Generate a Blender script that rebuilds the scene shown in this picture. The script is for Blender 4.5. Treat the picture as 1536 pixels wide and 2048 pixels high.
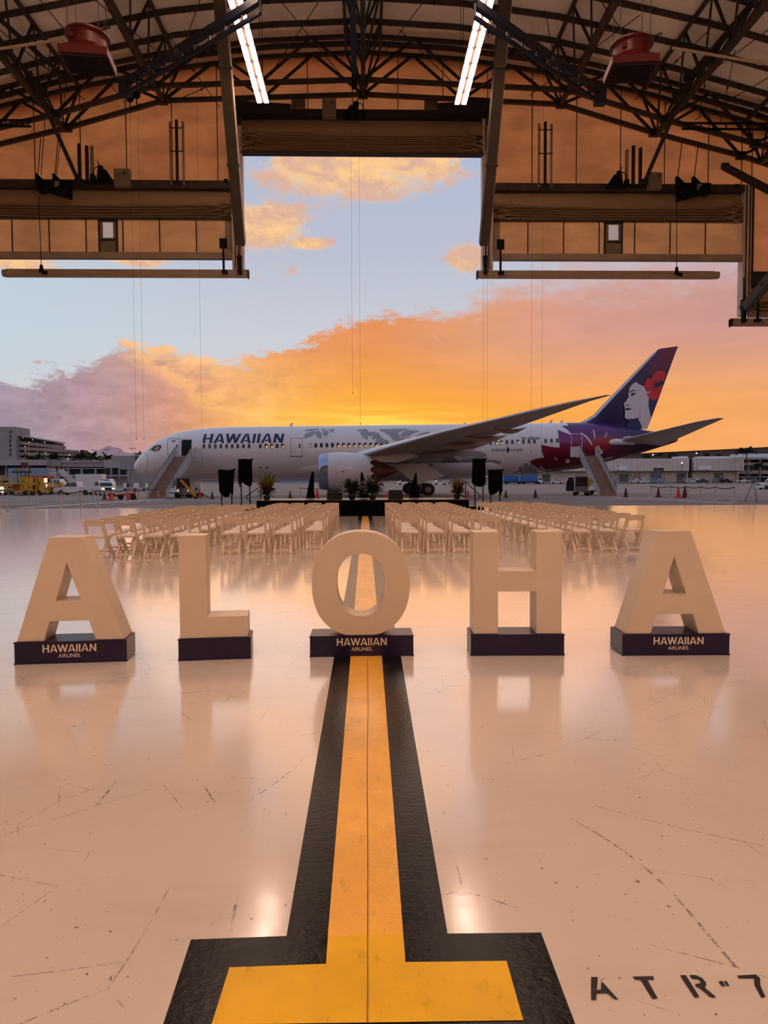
import bpy, bmesh, math, random
import numpy as np
from mathutils import Vector, Matrix
random.seed(7)
for o in list(bpy.data.objects): bpy.data.objects.remove(o, do_unlink=True)
scene = bpy.context.scene
COL = scene.collection
# ------------------------------------------------------------------ camera
F_PX, CAM_H = 1420.0, 1.55
YAW, PITCH, ROLL = math.radians(1.49), math.radians(2.58), math.radians(-0.25)
CAM_ROT = Matrix.Rotation(-YAW, 3, 'Z') @ Matrix.Rotation(math.pi/2 - PITCH, 3, 'X') @ Matrix.Rotation(ROLL, 3, 'Z')
cam_data = bpy.data.cameras.new('camera'); cam = bpy.data.objects.new('camera', cam_data); COL.objects.link(cam)
cam.matrix_world = Matrix.Translation((0, 0, CAM_H)) @ CAM_ROT.to_4x4()
cam_data.sensor_fit = 'HORIZONTAL'; cam_data.sensor_width = 36.0; cam_data.lens = F_PX/1536*36.0
cam_data.clip_start = 0.05; cam_data.clip_end = 12000
scene.camera = cam
vs = scene.view_settings
vs.view_transform = 'Standard'; vs.look = 'None'; vs.gamma = 1.0; vs.use_curve_mapping = False
vs.exposure = 0.0
LAMP_POWER = 27.0        # emission of the hangar's ceiling luminaires
SKY_POWER = 1.0
# the sun, veiled by the cloud bank just above the horizon beyond the aircraft
sun_data = bpy.data.lights.new('veiled_sun', 'SUN'); sun = bpy.data.objects.new('veiled_sun', sun_data); COL.objects.link(sun)
sun_data.energy = 0.26; sun_data.color = (1.0, 0.56, 0.28); sun_data.angle = math.radians(40)
sun.rotation_euler = Vector((-0.02, -1.0, -0.085)).to_track_quat('-Z', 'Y').to_euler()

def lin(c):
    r = []
    for v in c[:3]:
        v = v/255.0
        r.append(v/12.92 if v <= 0.04045 else ((v+0.055)/1.055)**2.4)
    return (r[0], r[1], r[2], 1.0)

# ------------------------------------------------------------------ world: dusk sky with cloud banks
world = bpy.data.worlds.new('dusk_sky'); scene.world = world; world.use_nodes = True
wt = world.node_tree; wt.nodes.clear()
class NB:
    def __init__(s, tree): s.t = tree
    def n(s, typ, **kw):
        nd = s.t.nodes.new(typ)
        for k, v in kw.items(): setattr(nd, k, v)
        return nd
    def link(s, a, b): s.t.links.new(a, b)
    def put(s, sock, v):
        if hasattr(v, 'is_output') or isinstance(v, bpy.types.NodeSocket): s.link(v, sock)
        else: sock.default_value = v
    def m(s, op, a, b=0.0, c=0.0, clamp=False):
        nd = s.n('ShaderNodeMath', operation=op, use_clamp=clamp)
        s.put(nd.inputs[0], a); s.put(nd.inputs[1], b); s.put(nd.inputs[2], c)
        return nd.outputs[0]
    def ramp(s, v, a, b, x=0.0, y=1.0, smooth=True):
        nd = s.n('ShaderNodeMapRange', interpolation_type='SMOOTHSTEP' if smooth else 'LINEAR')
        s.put(nd.inputs['Value'], v); s.put(nd.inputs['From Min'], a); s.put(nd.inputs['From Max'], b)
        nd.inputs['To Min'].default_value = x; nd.inputs['To Max'].default_value = y
        return nd.outputs['Result']
    def colramp(s, v, stops):
        nd = s.n('ShaderNodeValToRGB'); cr = nd.color_ramp
        stops = sorted(stops)
        while len(cr.elements) < len(stops): cr.elements.new(0.5)
        for e, (p, c) in zip(cr.elements, stops): e.position = p; e.color = c if len(c) == 4 and max(c) <= 1.0 else lin(c)
        s.put(nd.inputs[0], v); return nd.outputs[0]
    def mix(s, f, a, b, mode='MIX'):
        nd = s.n('ShaderNodeMix', data_type='RGBA', blend_type=mode)
        s.put(nd.inputs['Factor'], f); s.put(nd.inputs[6], a); s.put(nd.inputs[7], b)
        return nd.outputs[2]
    def noise(s, vec, scale, detail=4, rough=0.55, dist=0.0):
        nd = s.n('ShaderNodeTexNoise')
        if vec is not None: s.link(vec, nd.inputs['Vector'])
        nd.inputs['Scale'].default_value = scale; nd.inputs['Detail'].default_value = detail
        nd.inputs['Roughness'].default_value = rough; nd.inputs['Distortion'].default_value = dist
        return nd.outputs['Fac']
    def vmul(s, vec, k):
        nd = s.n('ShaderNodeVectorMath', operation='MULTIPLY'); s.link(vec, nd.inputs[0]); nd.inputs[1].default_value = k
        return nd.outputs[0]

def azel(px, py):
    az = math.atan((px-731)/F_PX); return az, math.atan((960-py)/F_PX*math.cos(az))
def build_sky():
    b = NB(wt)
    d = b.n('ShaderNodeTexCoord').outputs['Generated']
    sp = b.n('ShaderNodeSeparateXYZ'); b.link(d, sp.inputs[0])
    az = b.m('ARCTAN2', sp.outputs[0], sp.outputs[1]); el = b.m('ARCSINE', sp.outputs[2])
    n1 = b.noise(b.vmul(d, (1, 1, 2.2)), 7.0, 8, 0.58, 0.3)
    n2 = b.noise(b.vmul(d, (1, 1, 2.5)), 17.0, 9, 0.6, 0.25)
    n3 = b.noise(b.vmul(d, (1, 1, 5.0)), 9.0, 7, 0.6, 0.6)
    n4 = b.noise(b.vmul(d, (1, 1, 1.8)), 46.0, 8, 0.62, 0.4)
    t = b.m('DIVIDE', b.m('ADD', az, 0.65), 1.3, clamp=True)
    T = lambda px: (math.atan((px-731)/F_PX)+0.65)/1.3
    # height of the cloud bank by direction
    pts = [(-120, 775), (0, 768), (80, 762), (140, 742), (200, 728), (245, 690), (330, 692), (400, 712), (470, 712), (560, 705),
           (600, 686), (690, 655), (760, 634), (900, 622), (1000, 585), (1120, 545), (1536, 470)]
    fc = b.n('ShaderNodeFloatCurve'); cm = fc.mapping; cv = cm.curves[0]
    P2 = [(T(px), azel(px, py)[1]*2) for px, py in pts]
    cv.points[0].location = (0, P2[0][1]); cv.points[1].location = (1, P2[-1][1])
    for p in P2: cv.points.new(*p)
    cm.update(); b.link(t, fc.inputs['Value'])
    bank = b.m('MULTIPLY', fc.outputs[0], 0.5)
    amp = b.ramp(az, -0.35, 0.3, 0.05, 0.09)
    wob = b.m('ADD', b.m('MULTIPLY', b.m('SUBTRACT', n1, 0.5), amp), b.m('ADD', b.m('MULTIPLY', b.m('SUBTRACT', n2, 0.5), 0.075), b.m('MULTIPLY', b.m('SUBTRACT', n4, 0.5), 0.05)))
    edge = b.m('SUBTRACT', b.m('ADD', bank, wob), el)
    soft = b.ramp(az, 0.0, 0.4, 0.010, 0.075)
    bankmask = b.ramp(b.m('DIVIDE', edge, soft), -0.5, 1.0)
    low = b.colramp(t, [(0, (140, 120, 140)), (T(0), (150, 128, 146)), (T(200), (172, 138, 146)), (T(330), (196, 146, 138)), (T(430), (234, 166, 118)),
                        (T(540), (255, 190, 112)), (T(640), (253, 176, 80)), (T(740), (252, 172, 60)), (T(860), (252, 166, 64)), (T(1050), (252, 168, 80)),
                        (T(1250), (252, 172, 92)), (T(1536), (244, 168, 105)), (1, (225, 160, 120))])
    high = b.colramp(t, [(0, (158, 165, 190)), (T(0), (170, 170, 190)), (T(150), (178, 168, 184)), (T(260), (206, 172, 164)), (T(400), (226, 162, 124)),
                         (T(560), (230, 152, 100)), (T(760), (230, 148, 92)), (T(950), (226, 158, 120)), (T(1150), (214, 156, 138)), (T(1536), (200, 150, 145)), (1, (185, 150, 160))])
    h = b.ramp(el, 0.085, 0.21)
    bankcol = b.mix(h, low, high)
    tex = b.m('ADD', 0.86, b.m('MULTIPLY', n3, 0.28))
    bankcol = b.mix(1.0, bankcol, tex, 'MULTIPLY')
    # lit rims on the cumulus at the left
    rim = b.m('MULTIPLY', b.ramp(edge, 0.0, 0.055, 1, 0), b.m('MULTIPLY', b.ramp(az, -0.38, -0.30), b.ramp(az, -0.12, -0.22)))
    rim = b.m('MULTIPLY', rim, b.ramp(n2, 0.35, 0.6))
    bankcol = b.mix(rim, bankcol, lin((255, 198, 135)))
    # billow of darker lavender cloud low at the left, with its own ragged border
    bl = b.m('SUBTRACT', b.m('SUBTRACT', b.m('MULTIPLY', az, -0.55), 0.005), el)
    bl = b.m('ADD', bl, b.m('MULTIPLY', b.m('SUBTRACT', n2, 0.5), 0.10))
    blm = b.m('MULTIPLY', b.ramp(bl, -0.004, 0.02), b.ramp(az, -0.06, -0.2))
    blcol = b.colramp(t, [(0, (150, 140, 160)), (T(0), (163, 150, 168)), (T(250), (190, 150, 150)), (T(400), (226, 158, 122)), (T(520), (245, 175, 105))])
    bankcol = b.mix(b.m('MULTIPLY', blm, 0.75), bankcol, b.mix(1.0, blcol, b.m('ADD', 0.86, b.m('MULTIPLY', n2, 0.28)), 'MULTIPLY'))
    rim2 = b.m('MULTIPLY', b.m('MULTIPLY', b.ramp(bl, -0.012, 0.002), b.ramp(bl, 0.004, 0.022, 1, 0)), b.m('MULTIPLY', b.ramp(az, -0.34, -0.26), b.ramp(az, -0.06, -0.12)))
    bankcol = b.mix(b.m('MULTIPLY', rim2, 0.7), bankcol, lin((255, 190, 122)))
    puff = b.m('MULTIPLY', b.ramp(az, 0.05, -0.15), b.m('SUBTRACT', b.m('ADD', b.m('MULTIPLY', n2, 0.6), b.m('MULTIPLY', n4, 0.5)), 0.55))
    bankcol = b.mix(1.0, bankcol, b.m('ADD', 1.0, b.m('MULTIPLY', puff, 0.9)), 'MULTIPLY')
    # clear sky
    clear = b.colramp(b.m('DIVIDE', el, 1.5708, clamp=True),
                      [(0, (238, 196, 165)), (0.06, (226, 208, 202)), (0.12, (204, 207, 216)), (0.19, (188, 193, 210)), (0.28, (174, 186, 212)), (0.6, (152, 170, 206)), (1, (144, 162, 202))])
    cool = b.m('MULTIPLY', b.ramp(az, -0.1, -0.5), b.ramp(el, 0.02, 0.16))
    clear = b.mix(b.m('MULTIPLY', cool, 0.6), clear, lin((188, 212, 224)))
    # upper sunlit clouds
    g = None
    for (px, py, a, c) in [(690, 352, 175, 52), (840, 330, 110, 42), (530, 462, 95, 40), (620, 495, 45, 12), (930, 522, 36, 26), (40, 530, 70, 16), (280, 528, 60, 12), (680, 275, 190, 40),
                            (-300, 330, 260, 70), (1900, 380, 300, 80), (760, -150, 420, 160)]:
        a0, e0 = azel(px, py)
        q = b.m('ADD', b.m('POWER', b.m('ABSOLUTE', b.m('DIVIDE', b.m('SUBTRACT', az, a0), a/F_PX)), 2.0),
                b.m('POWER', b.m('ABSOLUTE', b.m('DIVIDE', b.m('SUBTRACT', el, e0), c/F_PX)), 2.0))
        e_ = b.m('EXPONENT', b.m('MULTIPLY', q, -1.0))
        g = e_ if g is None else b.m('MAXIMUM', g, e_)
    cm_ = b.m('ADD', g, b.m('ADD', b.m('MULTIPLY', b.m('SUBTRACT', n1, 0.5), 1.15), b.m('ADD', b.m('MULTIPLY', b.m('SUBTRACT', n2, 0.5), 1.5), b.m('MULTIPLY', b.m('SUBTRACT', n4, 0.5), 1.0))))
    upm = b.ramp(cm_, 0.26, 0.74)
    upcol = b.mix(b.ramp(b.m('ADD', b.m('MULTIPLY', n2, 0.9), b.m('MULTIPLY', n4, 0.6)), 0.60, 0.88), lin((255, 206, 142)), lin((222, 178, 156)))
    hi = b.m('MULTIPLY', b.ramp(b.noise(d, 2.4, 6, 0.6), 0.5, 0.68), b.ramp(el, 0.5, 0.75))
    sky = b.mix(upm, clear, upcol)
    sky = b.mix(b.m('MULTIPLY', hi, 0.6), sky, lin((226, 180, 165)))
    sky = b.mix(bankmask, sky, bankcol)
    # glow where the sun has just gone down
    def gauss(a0, sa, e0, se):
        q = b.m('ADD', b.m('POWER', b.m('ABSOLUTE', b.m('DIVIDE', b.m('SUBTRACT', az, a0), sa)), 2.0), b.m('POWER', b.m('ABSOLUTE', b.m('DIVIDE', b.m('SUBTRACT', el, e0), se)), 2.0))
        return b.m('EXPONENT', b.m('MULTIPLY', q, -1.0))
    sky = b.mix(b.m('MULTIPLY', gauss(0.03, 0.22, 0.085, 0.035), 0.45), sky, lin((255, 172, 52)))
    streak = b.ramp(b.noise(b.vmul(d, (1, 1, 14)), 8.0, 5, 0.6), 0.4, 0.6)
    sky = b.mix(b.m('MULTIPLY', gauss(0.0, 0.12, 0.078, 0.02), b.m('ADD', 0.35, b.m('MULTIPLY', streak, 0.6))), sky, lin((255, 232, 95)))
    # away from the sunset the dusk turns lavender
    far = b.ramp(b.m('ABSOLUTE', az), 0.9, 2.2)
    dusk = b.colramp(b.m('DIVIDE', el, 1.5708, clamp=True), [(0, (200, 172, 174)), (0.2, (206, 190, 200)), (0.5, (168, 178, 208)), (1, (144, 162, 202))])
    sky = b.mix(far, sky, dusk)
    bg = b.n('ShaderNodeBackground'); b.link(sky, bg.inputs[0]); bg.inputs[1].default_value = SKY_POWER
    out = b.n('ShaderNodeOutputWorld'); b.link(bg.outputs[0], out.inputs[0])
build_sky()

# ------------------------------------------------------------------ helpers
def ray(px, py):
    return CAM_ROT @ Vector(((px-768)/F_PX, -(py-1024)/F_PX, -1.0))
def P(px, py, Y):            # the point at depth Y
    d = ray(px, py); t = Y/d.y
    return Vector((d.x*t, Y, CAM_H + d.z*t))
def G(px, py, z=0.0):        # the point on level ground
    d = ray(px, py); t = (z-CAM_H)/d.z
    return Vector((d.x*t, d.y*t, z))
GZ = [(0, 0), (41, 0), (60, -0.05), (76, -0.18), (108, -0.36), (160, -0.3), (260, 0.0), (9000, 0.0)]
def gz(Y):
    for (a, za), (b_, zb) in zip(GZ, GZ[1:]):
        if Y <= b_: return za + (zb-za)*(Y-a)/(b_-a)
    return 0.0
def GA(px, Y):               # on the apron at depth Y under column px
    x = P(px, 960, Y).x
    return Vector((x, Y, gz(Y)))

def prop(o, label=None, cat=None, group=None, kind=None):
    if label: o['label'] = label
    if cat: o['category'] = cat
    if group: o['group'] = group
    if kind: o['kind'] = kind
    return o
def empty(name, loc=(0, 0, 0), rz=0.0, label=None, cat=None, group=None, kind=None):
    o = bpy.data.objects.new(name, None); COL.objects.link(o); o.location = loc; o.rotation_euler = (0, 0, rz)
    o.empty_display_size = 0.1
    return prop(o, label, cat, group, kind)
class MB:
    """collects shapes, then links them as one mesh object"""
    def __init__(s): s.v = []; s.f = []
    def add(s, vs_, fs):
        n = len(s.v); s.v += [tuple(v) for v in vs_]; s.f += [tuple(i+n for i in f) for f in fs]; return s
    def box(s, c, d, rz=0.0):
        x, y, z = d[0]/2, d[1]/2, d[2]/2
        cs, sn = math.cos(rz), math.sin(rz); vv = []
        for sx, sy, sz in ((-1,-1,-1),(1,-1,-1),(1,1,-1),(-1,1,-1),(-1,-1,1),(1,-1,1),(1,1,1),(-1,1,1)):
            a, b_ = sx*x, sy*y
            vv.append((c[0]+a*cs-b_*sn, c[1]+a*sn+b_*cs, c[2]+sz*z))
        return s.add(vv, [(3,2,1,0),(4,5,6,7),(0,1,5,4),(1,2,6,5),(2,3,7,6),(3,0,4,7)])
    def span(s, lo, hi):
        return s.box([(a+b_)/2 for a, b_ in zip(lo, hi)], [abs(b_-a) for a, b_ in zip(lo, hi)])
    def hexa(s, p):   # eight corners, bottom four then top four, same winding
        return s.add(p, [(3,2,1,0),(4,5,6,7),(0,1,5,4),(1,2,6,5),(2,3,7,6),(3,0,4,7)])
    def bar(s, a, b_, w, h=None, up=(0, 0, 1)):
        a, b_ = Vector(a), Vector(b_); h = w if h is None else h
        t = (b_-a).normalized(); u = Vector(up)
        if abs(t.dot(u)) > 0.98: u = Vector((0, 1, 0))
        r = t.cross(u).normalized(); u = r.cross(t)
        q = [a-r*w/2-u*h/2, a+r*w/2-u*h/2, a+r*w/2+u*h/2, a-r*w/2+u*h/2]
        q += [p+(b_-a) for p in q]
        return s.add(q, [(0,1,2,3),(7,6,5,4),(4,5,1,0),(5,6,2,1),(6,7,3,2),(7,4,0,3)])
    def tube(s, pts, r, n=8, cap=True, radii=None):
        pts = [Vector(p) for p in pts]; base = len(s.v); m = len(pts); pu = None
        for i, p in enumerate(pts):
            t = (pts[min(i+1, m-1)]-pts[max(i-1, 0)]).normalized()
            if pu is None:
                u = Vector((0, 0, 1)) if abs(t.z) < 0.95 else Vector((0, 1, 0))
            else: u = pu
            a = t.cross(u).normalized(); u = a.cross(t).normalized(); pu = u
            rr = radii[i] if radii else r
            for k in range(n):
                th = 2*math.pi*k/n; s.v.append(tuple(p+a*math.cos(th)*rr+u*math.sin(th)*rr))
        for i in range(m-1):
            for k in range(n):
                k2 = (k+1) % n; s.f.append((base+i*n+k, base+i*n+k2, base+(i+1)*n+k2, base+(i+1)*n+k))
        if cap:
            s.f.append(tuple(base+k for k in reversed(range(n)))); s.f.append(tuple(base+(m-1)*n+k for k in range(n)))
        return s
    def lathe(s, prof, n=16, c=(0, 0, 0), axis='z', cap=True):
        base = len(s.v); m = len(prof)
        for (r, h) in prof:
            for k in range(n):
                th = 2*math.pi*k/n; a, b_ = r*math.cos(th), r*math.sin(th)
                v = {'z': (a, b_, h), 'x': (h, a, b_), 'y': (b_, h, a)}[axis]
                s.v.append((c[0]+v[0], c[1]+v[1], c[2]+v[2]))
        for i in range(m-1):
            for k in range(n):
                k2 = (k+1) % n; s.f.append((base+i*n+k, base+i*n+k2, base+(i+1)*n+k2, base+(i+1)*n+k))
        if cap:
            s.f.append(tuple(base+k for k in reversed(range(n)))); s.f.append(tuple(base+(m-1)*n+k for k in range(n)))
        return s
    def prism(s, poly, fa, fb):   # poly of 2D points carried by two maps to front and back
        n = len(poly); b0 = len(s.v)
        s.v += [tuple(fa(*p)) for p in poly] + [tuple(fb(*p)) for p in poly]
        s.f.append(tuple(b0+i for i in range(n))); s.f.append(tuple(b0+n+i for i in reversed(range(n))))
        for i in range(n):
            j = (i+1) % n; s.f.append((b0+j, b0+i, b0+n+i, b0+n+j))
        return s
    def build(s, name, mat, parent=None, smooth=False, **kw):
        me = bpy.data.meshes.new(name); me.from_pydata(s.v, [], s.f); me.update()
        return link(name, me, mat, parent, smooth, **kw)
def link(name, me, mat, parent=None, smooth=False, label=None, cat=None, group=None, kind=None, fix=True, angle=40):
    if fix:
        bm = bmesh.new(); bm.from_mesh(me); bmesh.ops.recalc_face_normals(bm, faces=bm.faces); bm.to_mesh(me); bm.free()
    if mat is not None: me.materials.append(mat)
    if smooth:
        for p in me.polygons: p.use_smooth = True
        try: me.set_sharp_from_angle(angle=math.radians(angle))
        except Exception: pass
    o = bpy.data.objects.new(name, me); COL.objects.link(o)
    if parent is not None: o.parent = parent
    return prop(o, label, cat, group, kind)
def copy_tree(o, parent=None):
    c = o.copy(); COL.objects.link(c); c.parent = parent
    for ch in KIDS.get(o.name, []): copy_tree(ch, c)
    return c
KIDS = {}
def index_kids():
    KIDS.clear()
    for o in bpy.data.objects:
        if o.parent: KIDS.setdefault(o.parent.name, []).append(o)
def flat(name, poly, z, mat, parent=None, **kw):   # a flat coat of paint on the floor
    bm = bmesh.new(); f = bm.faces.new([bm.verts.new((p[0], p[1], z)) for p in poly])
    if f.normal.z < 0: f.normal_flip()
    f.normal_update()
    bmesh.ops.triangulate(bm, faces=bm.faces)
    for f in bm.faces:
        f.normal_update()
        if f.normal.z < 0: f.normal_flip()
    me = bpy.data.meshes.new(name); bm.to_mesh(me); bm.free()
    return link(name, me, mat, parent, fix=False, **kw)
def spline(pts, closed=True, k=6):
    n = len(pts); out = []
    rng = range(n) if closed else range(n-1)
    for i in rng:
        p0, p1, p2, p3 = (pts[(i-1) % n], pts[i], pts[(i+1) % n], pts[(i+2) % n]) if closed else (pts[max(i-1, 0)], pts[i], pts[i+1], pts[min(i+2, n-1)])
        for j in range(k):
            t = j/k
            out.append(tuple(0.5*((2*b_)+(-a+c)*t+(2*a-5*b_+4*c-d)*t*t+(-a+3*b_-3*c+d)*t**3) for a, b_, c, d in zip(p0, p1, p2, p3)))
    if not closed: out.append(tuple(pts[-1]))
    return out
def interp(tab, x):
    if x <= tab[0][0]: return tab[0][1]
    for (a, va), (b_, vb) in zip(tab, tab[1:]):
        if x <= b_: return va+(vb-va)*(x-a)/(b_-a)
    return tab[-1][1]
ORD = ['first', 'second', 'third', 'fourth', 'fifth', 'sixth', 'seventh', 'eighth', 'ninth', 'tenth', 'eleventh', 'twelfth', 'thirteenth', 'fourteenth',
       'fifteenth', 'sixteenth', 'seventeenth', 'eighteenth', 'nineteenth', 'twentieth', 'twenty-first', 'twenty-second', 'twenty-third', 'twenty-fourth']
NUM = ['one', 'two', 'three', 'four', 'five', 'six', 'seven', 'eight', 'nine', 'ten', 'eleven', 'twelve']

# ------------------------------------------------------------------ materials
MATS = {}
def M(name, rgb, rough=0.55, metal=0.0, var=0.10, scale=3.0, bump=0.0, bscale=30.0, emit=None, estr=0.0, stretch=(1, 1, 1), spec=0.5, coords='Object'):
    if name in MATS: return MATS[name]
    m = bpy.data.materials.new(name); m.use_nodes = True; MATS[name] = m
    t = m.node_tree; b = NB(t); bs = t.nodes['Principled BSDF']
    tc = b.n('ShaderNodeTexCoord').outputs[coords]
    v = b.vmul(tc, stretch)
    n = b.noise(v, scale, 5, 0.6)
    c = lin(rgb)
    lo = tuple(x*(1-var) for x in c[:3])+(1,); hi = tuple(min(1, x*(1+var)) for x in c[:3])+(1,)
    b.link(b.mix(b.ramp(n, 0.3, 0.7), lo, hi), bs.inputs['Base Color'])
    bs.inputs['Roughness'].default_value = rough; bs.inputs['Metallic'].default_value = metal
    bs.inputs['Specular IOR Level'].default_value = spec
    if bump:
        bp = b.n('ShaderNodeBump'); bp.inputs['Strength'].default_value = bump; bp.inputs['Distance'].default_value = 0.02
        b.link(b.noise(v, bscale, 4, 0.6), bp.inputs['Height']); b.link(bp.outputs[0], bs.inputs['Normal'])
    if emit:
        bs.inputs['Emission Color'].default_value = lin(emit); bs.inputs['Emission Strength'].default_value = estr
    return m
# ------------------------------------------------------------------ surface materials
def floor_material():
    m = bpy.data.materials.new('epoxy_floor'); m.use_nodes = True; b = NB(m.node_tree); bs = m.node_tree.nodes['Principled BSDF']
    tc = b.n('ShaderNodeTexCoord').outputs['Object']
    big = b.noise(tc, 0.22, 5, 0.6); mid = b.noise(b.vmul(tc, (1, 3, 1)), 0.9, 6, 0.65)
    col = b.mix(b.ramp(big, 0.3, 0.7), lin((215, 202, 190)), lin((228, 215, 203)))
    col = b.mix(b.m('MULTIPLY', b.ramp(mid, 0.52, 0.75), 0.25), col, lin((184, 164, 146)))
    # tyre and dolly scratches: borders of large distorted cells, broken up by noise
    def scratches(scale, w, seed, keep):
        mp = b.n('ShaderNodeMapping'); b.link(tc, mp.inputs[0]); mp.inputs['Location'].default_value = (seed, seed*1.7, 0); mp.inputs['Rotation'].default_value = (0, 0, seed)
        nz = b.n('ShaderNodeTexNoise'); b.link(mp.outputs[0], nz.inputs['Vector']); nz.inputs['Scale'].default_value = 0.33; nz.inputs['Detail'].default_value = 0
        ad = b.n('ShaderNodeVectorMath', operation='ADD'); b.link(mp.outputs[0], ad.inputs[0])
        b.link(b.vmul(nz.outputs['Color'], (2.2, 2.2, 0)), ad.inputs[1])
        vo = b.n('ShaderNodeTexVoronoi', feature='DISTANCE_TO_EDGE'); b.link(ad.outputs[0], vo.inputs['Vector']); vo.inputs['Scale'].default_value = scale
        ln = b.ramp(vo.outputs['Distance'], 0.0, w, 1, 0)
        brk = b.m('MULTIPLY', b.ramp(b.noise(tc, 1.1, 3, 0.6), keep, keep+0.06), b.ramp(b.noise(tc, 26.0, 3, 0.7), 0.42, 0.55))
        return b.m('MULTIPLY', ln, brk)
    sc = b.m('MAXIMUM', b.m('MAXIMUM', scratches(0.75, 0.0028, 3.1, 0.50), scratches(0.5, 0.0018, 7.7, 0.48)), scratches(1.2, 0.0032, 12.3, 0.53))
    spots = b.m('MULTIPLY', b.ramp(b.noise(tc, 38.0, 2, 0.5), 0.695, 0.72), b.ramp(b.noise(tc, 1.6, 3, 0.6), 0.42, 0.6))
    streak = b.m('MULTIPLY', b.ramp(b.noise(b.vmul(tc, (1, 5, 1)), 9.0, 6, 0.75), 0.62, 0.72), b.ramp(b.noise(tc, 0.8, 3), 0.45, 0.65))
    col = b.mix(b.m('MULTIPLY', streak, 0.22), col, lin((140, 110, 84)))
    col = b.mix(b.m('MULTIPLY', b.m('MAXIMUM', sc, spots), 0.72), col, lin((62, 44, 32)))
    b.link(col, bs.inputs['Base Color'])
    r = b.m('ADD', 0.06, b.m('MULTIPLY', b.noise(b.vmul(tc, (1, 2, 1)), 2.5, 6, 0.7), 0.17))
    b.link(r, bs.inputs['Roughness']); bs.inputs['Specular IOR Level'].default_value = 0.9
    bs.inputs['Coat Weight'].default_value = 0.5; bs.inputs['Coat Roughness'].default_value = 0.10; bs.inputs['Coat IOR'].default_value = 1.5
    bp = b.n('ShaderNodeBump'); bp.inputs['Strength'].default_value = 0.07; bp.inputs['Distance'].default_value = 0.012
    b.link(b.noise(b.vmul(tc, (1, 1.6, 1)), 3.2, 7, 0.62), bp.inputs['Height']); b.link(bp.outputs[0], bs.inputs['Normal']); b.link(bp.outputs[0], bs.inputs['Coat Normal'])
    return m
def paint_material(name, rgb, worn, rough, spec=0.5):
    m = bpy.data.materials.new(name); m.use_nodes = True; b = NB(m.node_tree); bs = m.node_tree.nodes['Principled BSDF']
    tc = b.n('ShaderNodeTexCoord').outputs['Object']
    col = b.mix(b.ramp(b.noise(tc, 2.0, 5, 0.6), 0.3, 0.7), lin(rgb), lin(tuple(min(255, v*1.08) for v in rgb)))
    wear = b.m('MULTIPLY', b.ramp(b.noise(b.vmul(tc, (2, 1, 1)), 7.0, 8, 0.72), 0.56, 0.72), 0.5)
    scr = b.m('MULTIPLY', b.ramp(b.noise(b.vmul(tc, (1, 7, 1)), 12.0, 5, 0.75), 0.63, 0.70), 0.5)
    col = b.mix(b.m('MAXIMUM', wear, scr), col, lin(worn)); b.link(col, bs.inputs['Base Color'])
    bs.inputs['Specular IOR Level'].default_value = spec; b.link(b.m('ADD', rough, b.m('MULTIPLY', b.noise(tc, 5.0, 5, 0.7), 0.25)), bs.inputs['Roughness'])
    bp = b.n('ShaderNodeBump'); bp.inputs['Strength'].default_value = 0.25; bp.inputs['Distance'].default_value = 0.006
    b.link(b.noise(tc, 40.0, 4, 0.6), bp.inputs['Height']); b.link(bp.outputs[0], bs.inputs['Normal'])
    return m
def fabric_material(name, rgb, rgbt, trans):
    m = bpy.data.materials.new(name); m.use_nodes = True; t = m.node_tree; t.nodes.clear(); b = NB(t)
    tc = b.n('ShaderNodeTexCoord').outputs['Object']
    v = b.mix(b.ramp(b.noise(b.vmul(tc, (0.7, 1, 1.6)), 0.5, 6, 0.65), 0.3, 0.7), lin(tuple(x*0.9 for x in rgbt)), lin(rgbt))
    df = b.n('ShaderNodeBsdfDiffuse'); df.inputs[0].default_value = lin(rgb)
    tr = b.n('ShaderNodeBsdfTranslucent'); b.link(v, tr.inputs[0])
    mx = b.n('ShaderNodeMixShader'); mx.inputs[0].default_value = trans
    b.link(df.outputs[0], mx.inputs[1]); b.link(tr.outputs[0], mx.inputs[2])
    out = b.n('ShaderNodeOutputMaterial'); b.link(mx.outputs[0], out.inputs[0])
    return m
def asphalt_material():
    m = bpy.data.materials.new('apron_concrete'); m.use_nodes = True; b = NB(m.node_tree); bs = m.node_tree.nodes['Principled BSDF']
    tc = b.n('ShaderNodeTexCoord').outputs['Object']
    col = b.mix(b.ramp(b.noise(b.vmul(tc, (0.35, 1, 1)), 0.16, 6, 0.6), 0.35, 0.65), lin((122, 107, 100)), lin((152, 131, 120)))
    st = b.ramp(b.noise(b.vmul(tc, (0.06, 1, 1)), 0.5, 5, 0.65), 0.55, 0.7)
    col = b.mix(b.m('MULTIPLY', st, 0.4), col, lin((78, 66, 62)))
    b.link(col, bs.inputs['Base Color']); bs.inputs['Roughness'].default_value = 0.8; bs.inputs['Specular IOR Level'].default_value = 0.25
    return m
MAT_FLOOR = floor_material(); MAT_APRON = asphalt_material()
MAT_BLACKP = paint_material('black_floor_paint', (17, 15, 14), (52, 42, 35), 0.10, 0.22)
MAT_ORANGEP = paint_material('orange_floor_paint', (236, 176, 66), (166, 118, 60), 0.12)
MAT_YELLOWP = paint_material('yellow_floor_paint', (228, 178, 0), (168, 128, 14), 0.22, 0.3)
MAT_FABRIC = fabric_material('translucent_wall_fabric', (210, 166, 128), (255, 208, 164), 0.90)
MAT_LEAF_FABRIC = fabric_material('translucent_leaf_fabric', (214, 172, 134), (255, 216, 174), 0.90)
MAT_FOLD = fabric_material('folded_curtain_fabric', (152, 126, 98), (130, 96, 70), 0.02)
STEEL = M('rusty_brown_steel', (58, 45, 36), 0.6, 0.1, 0.25, 2.0)
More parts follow.
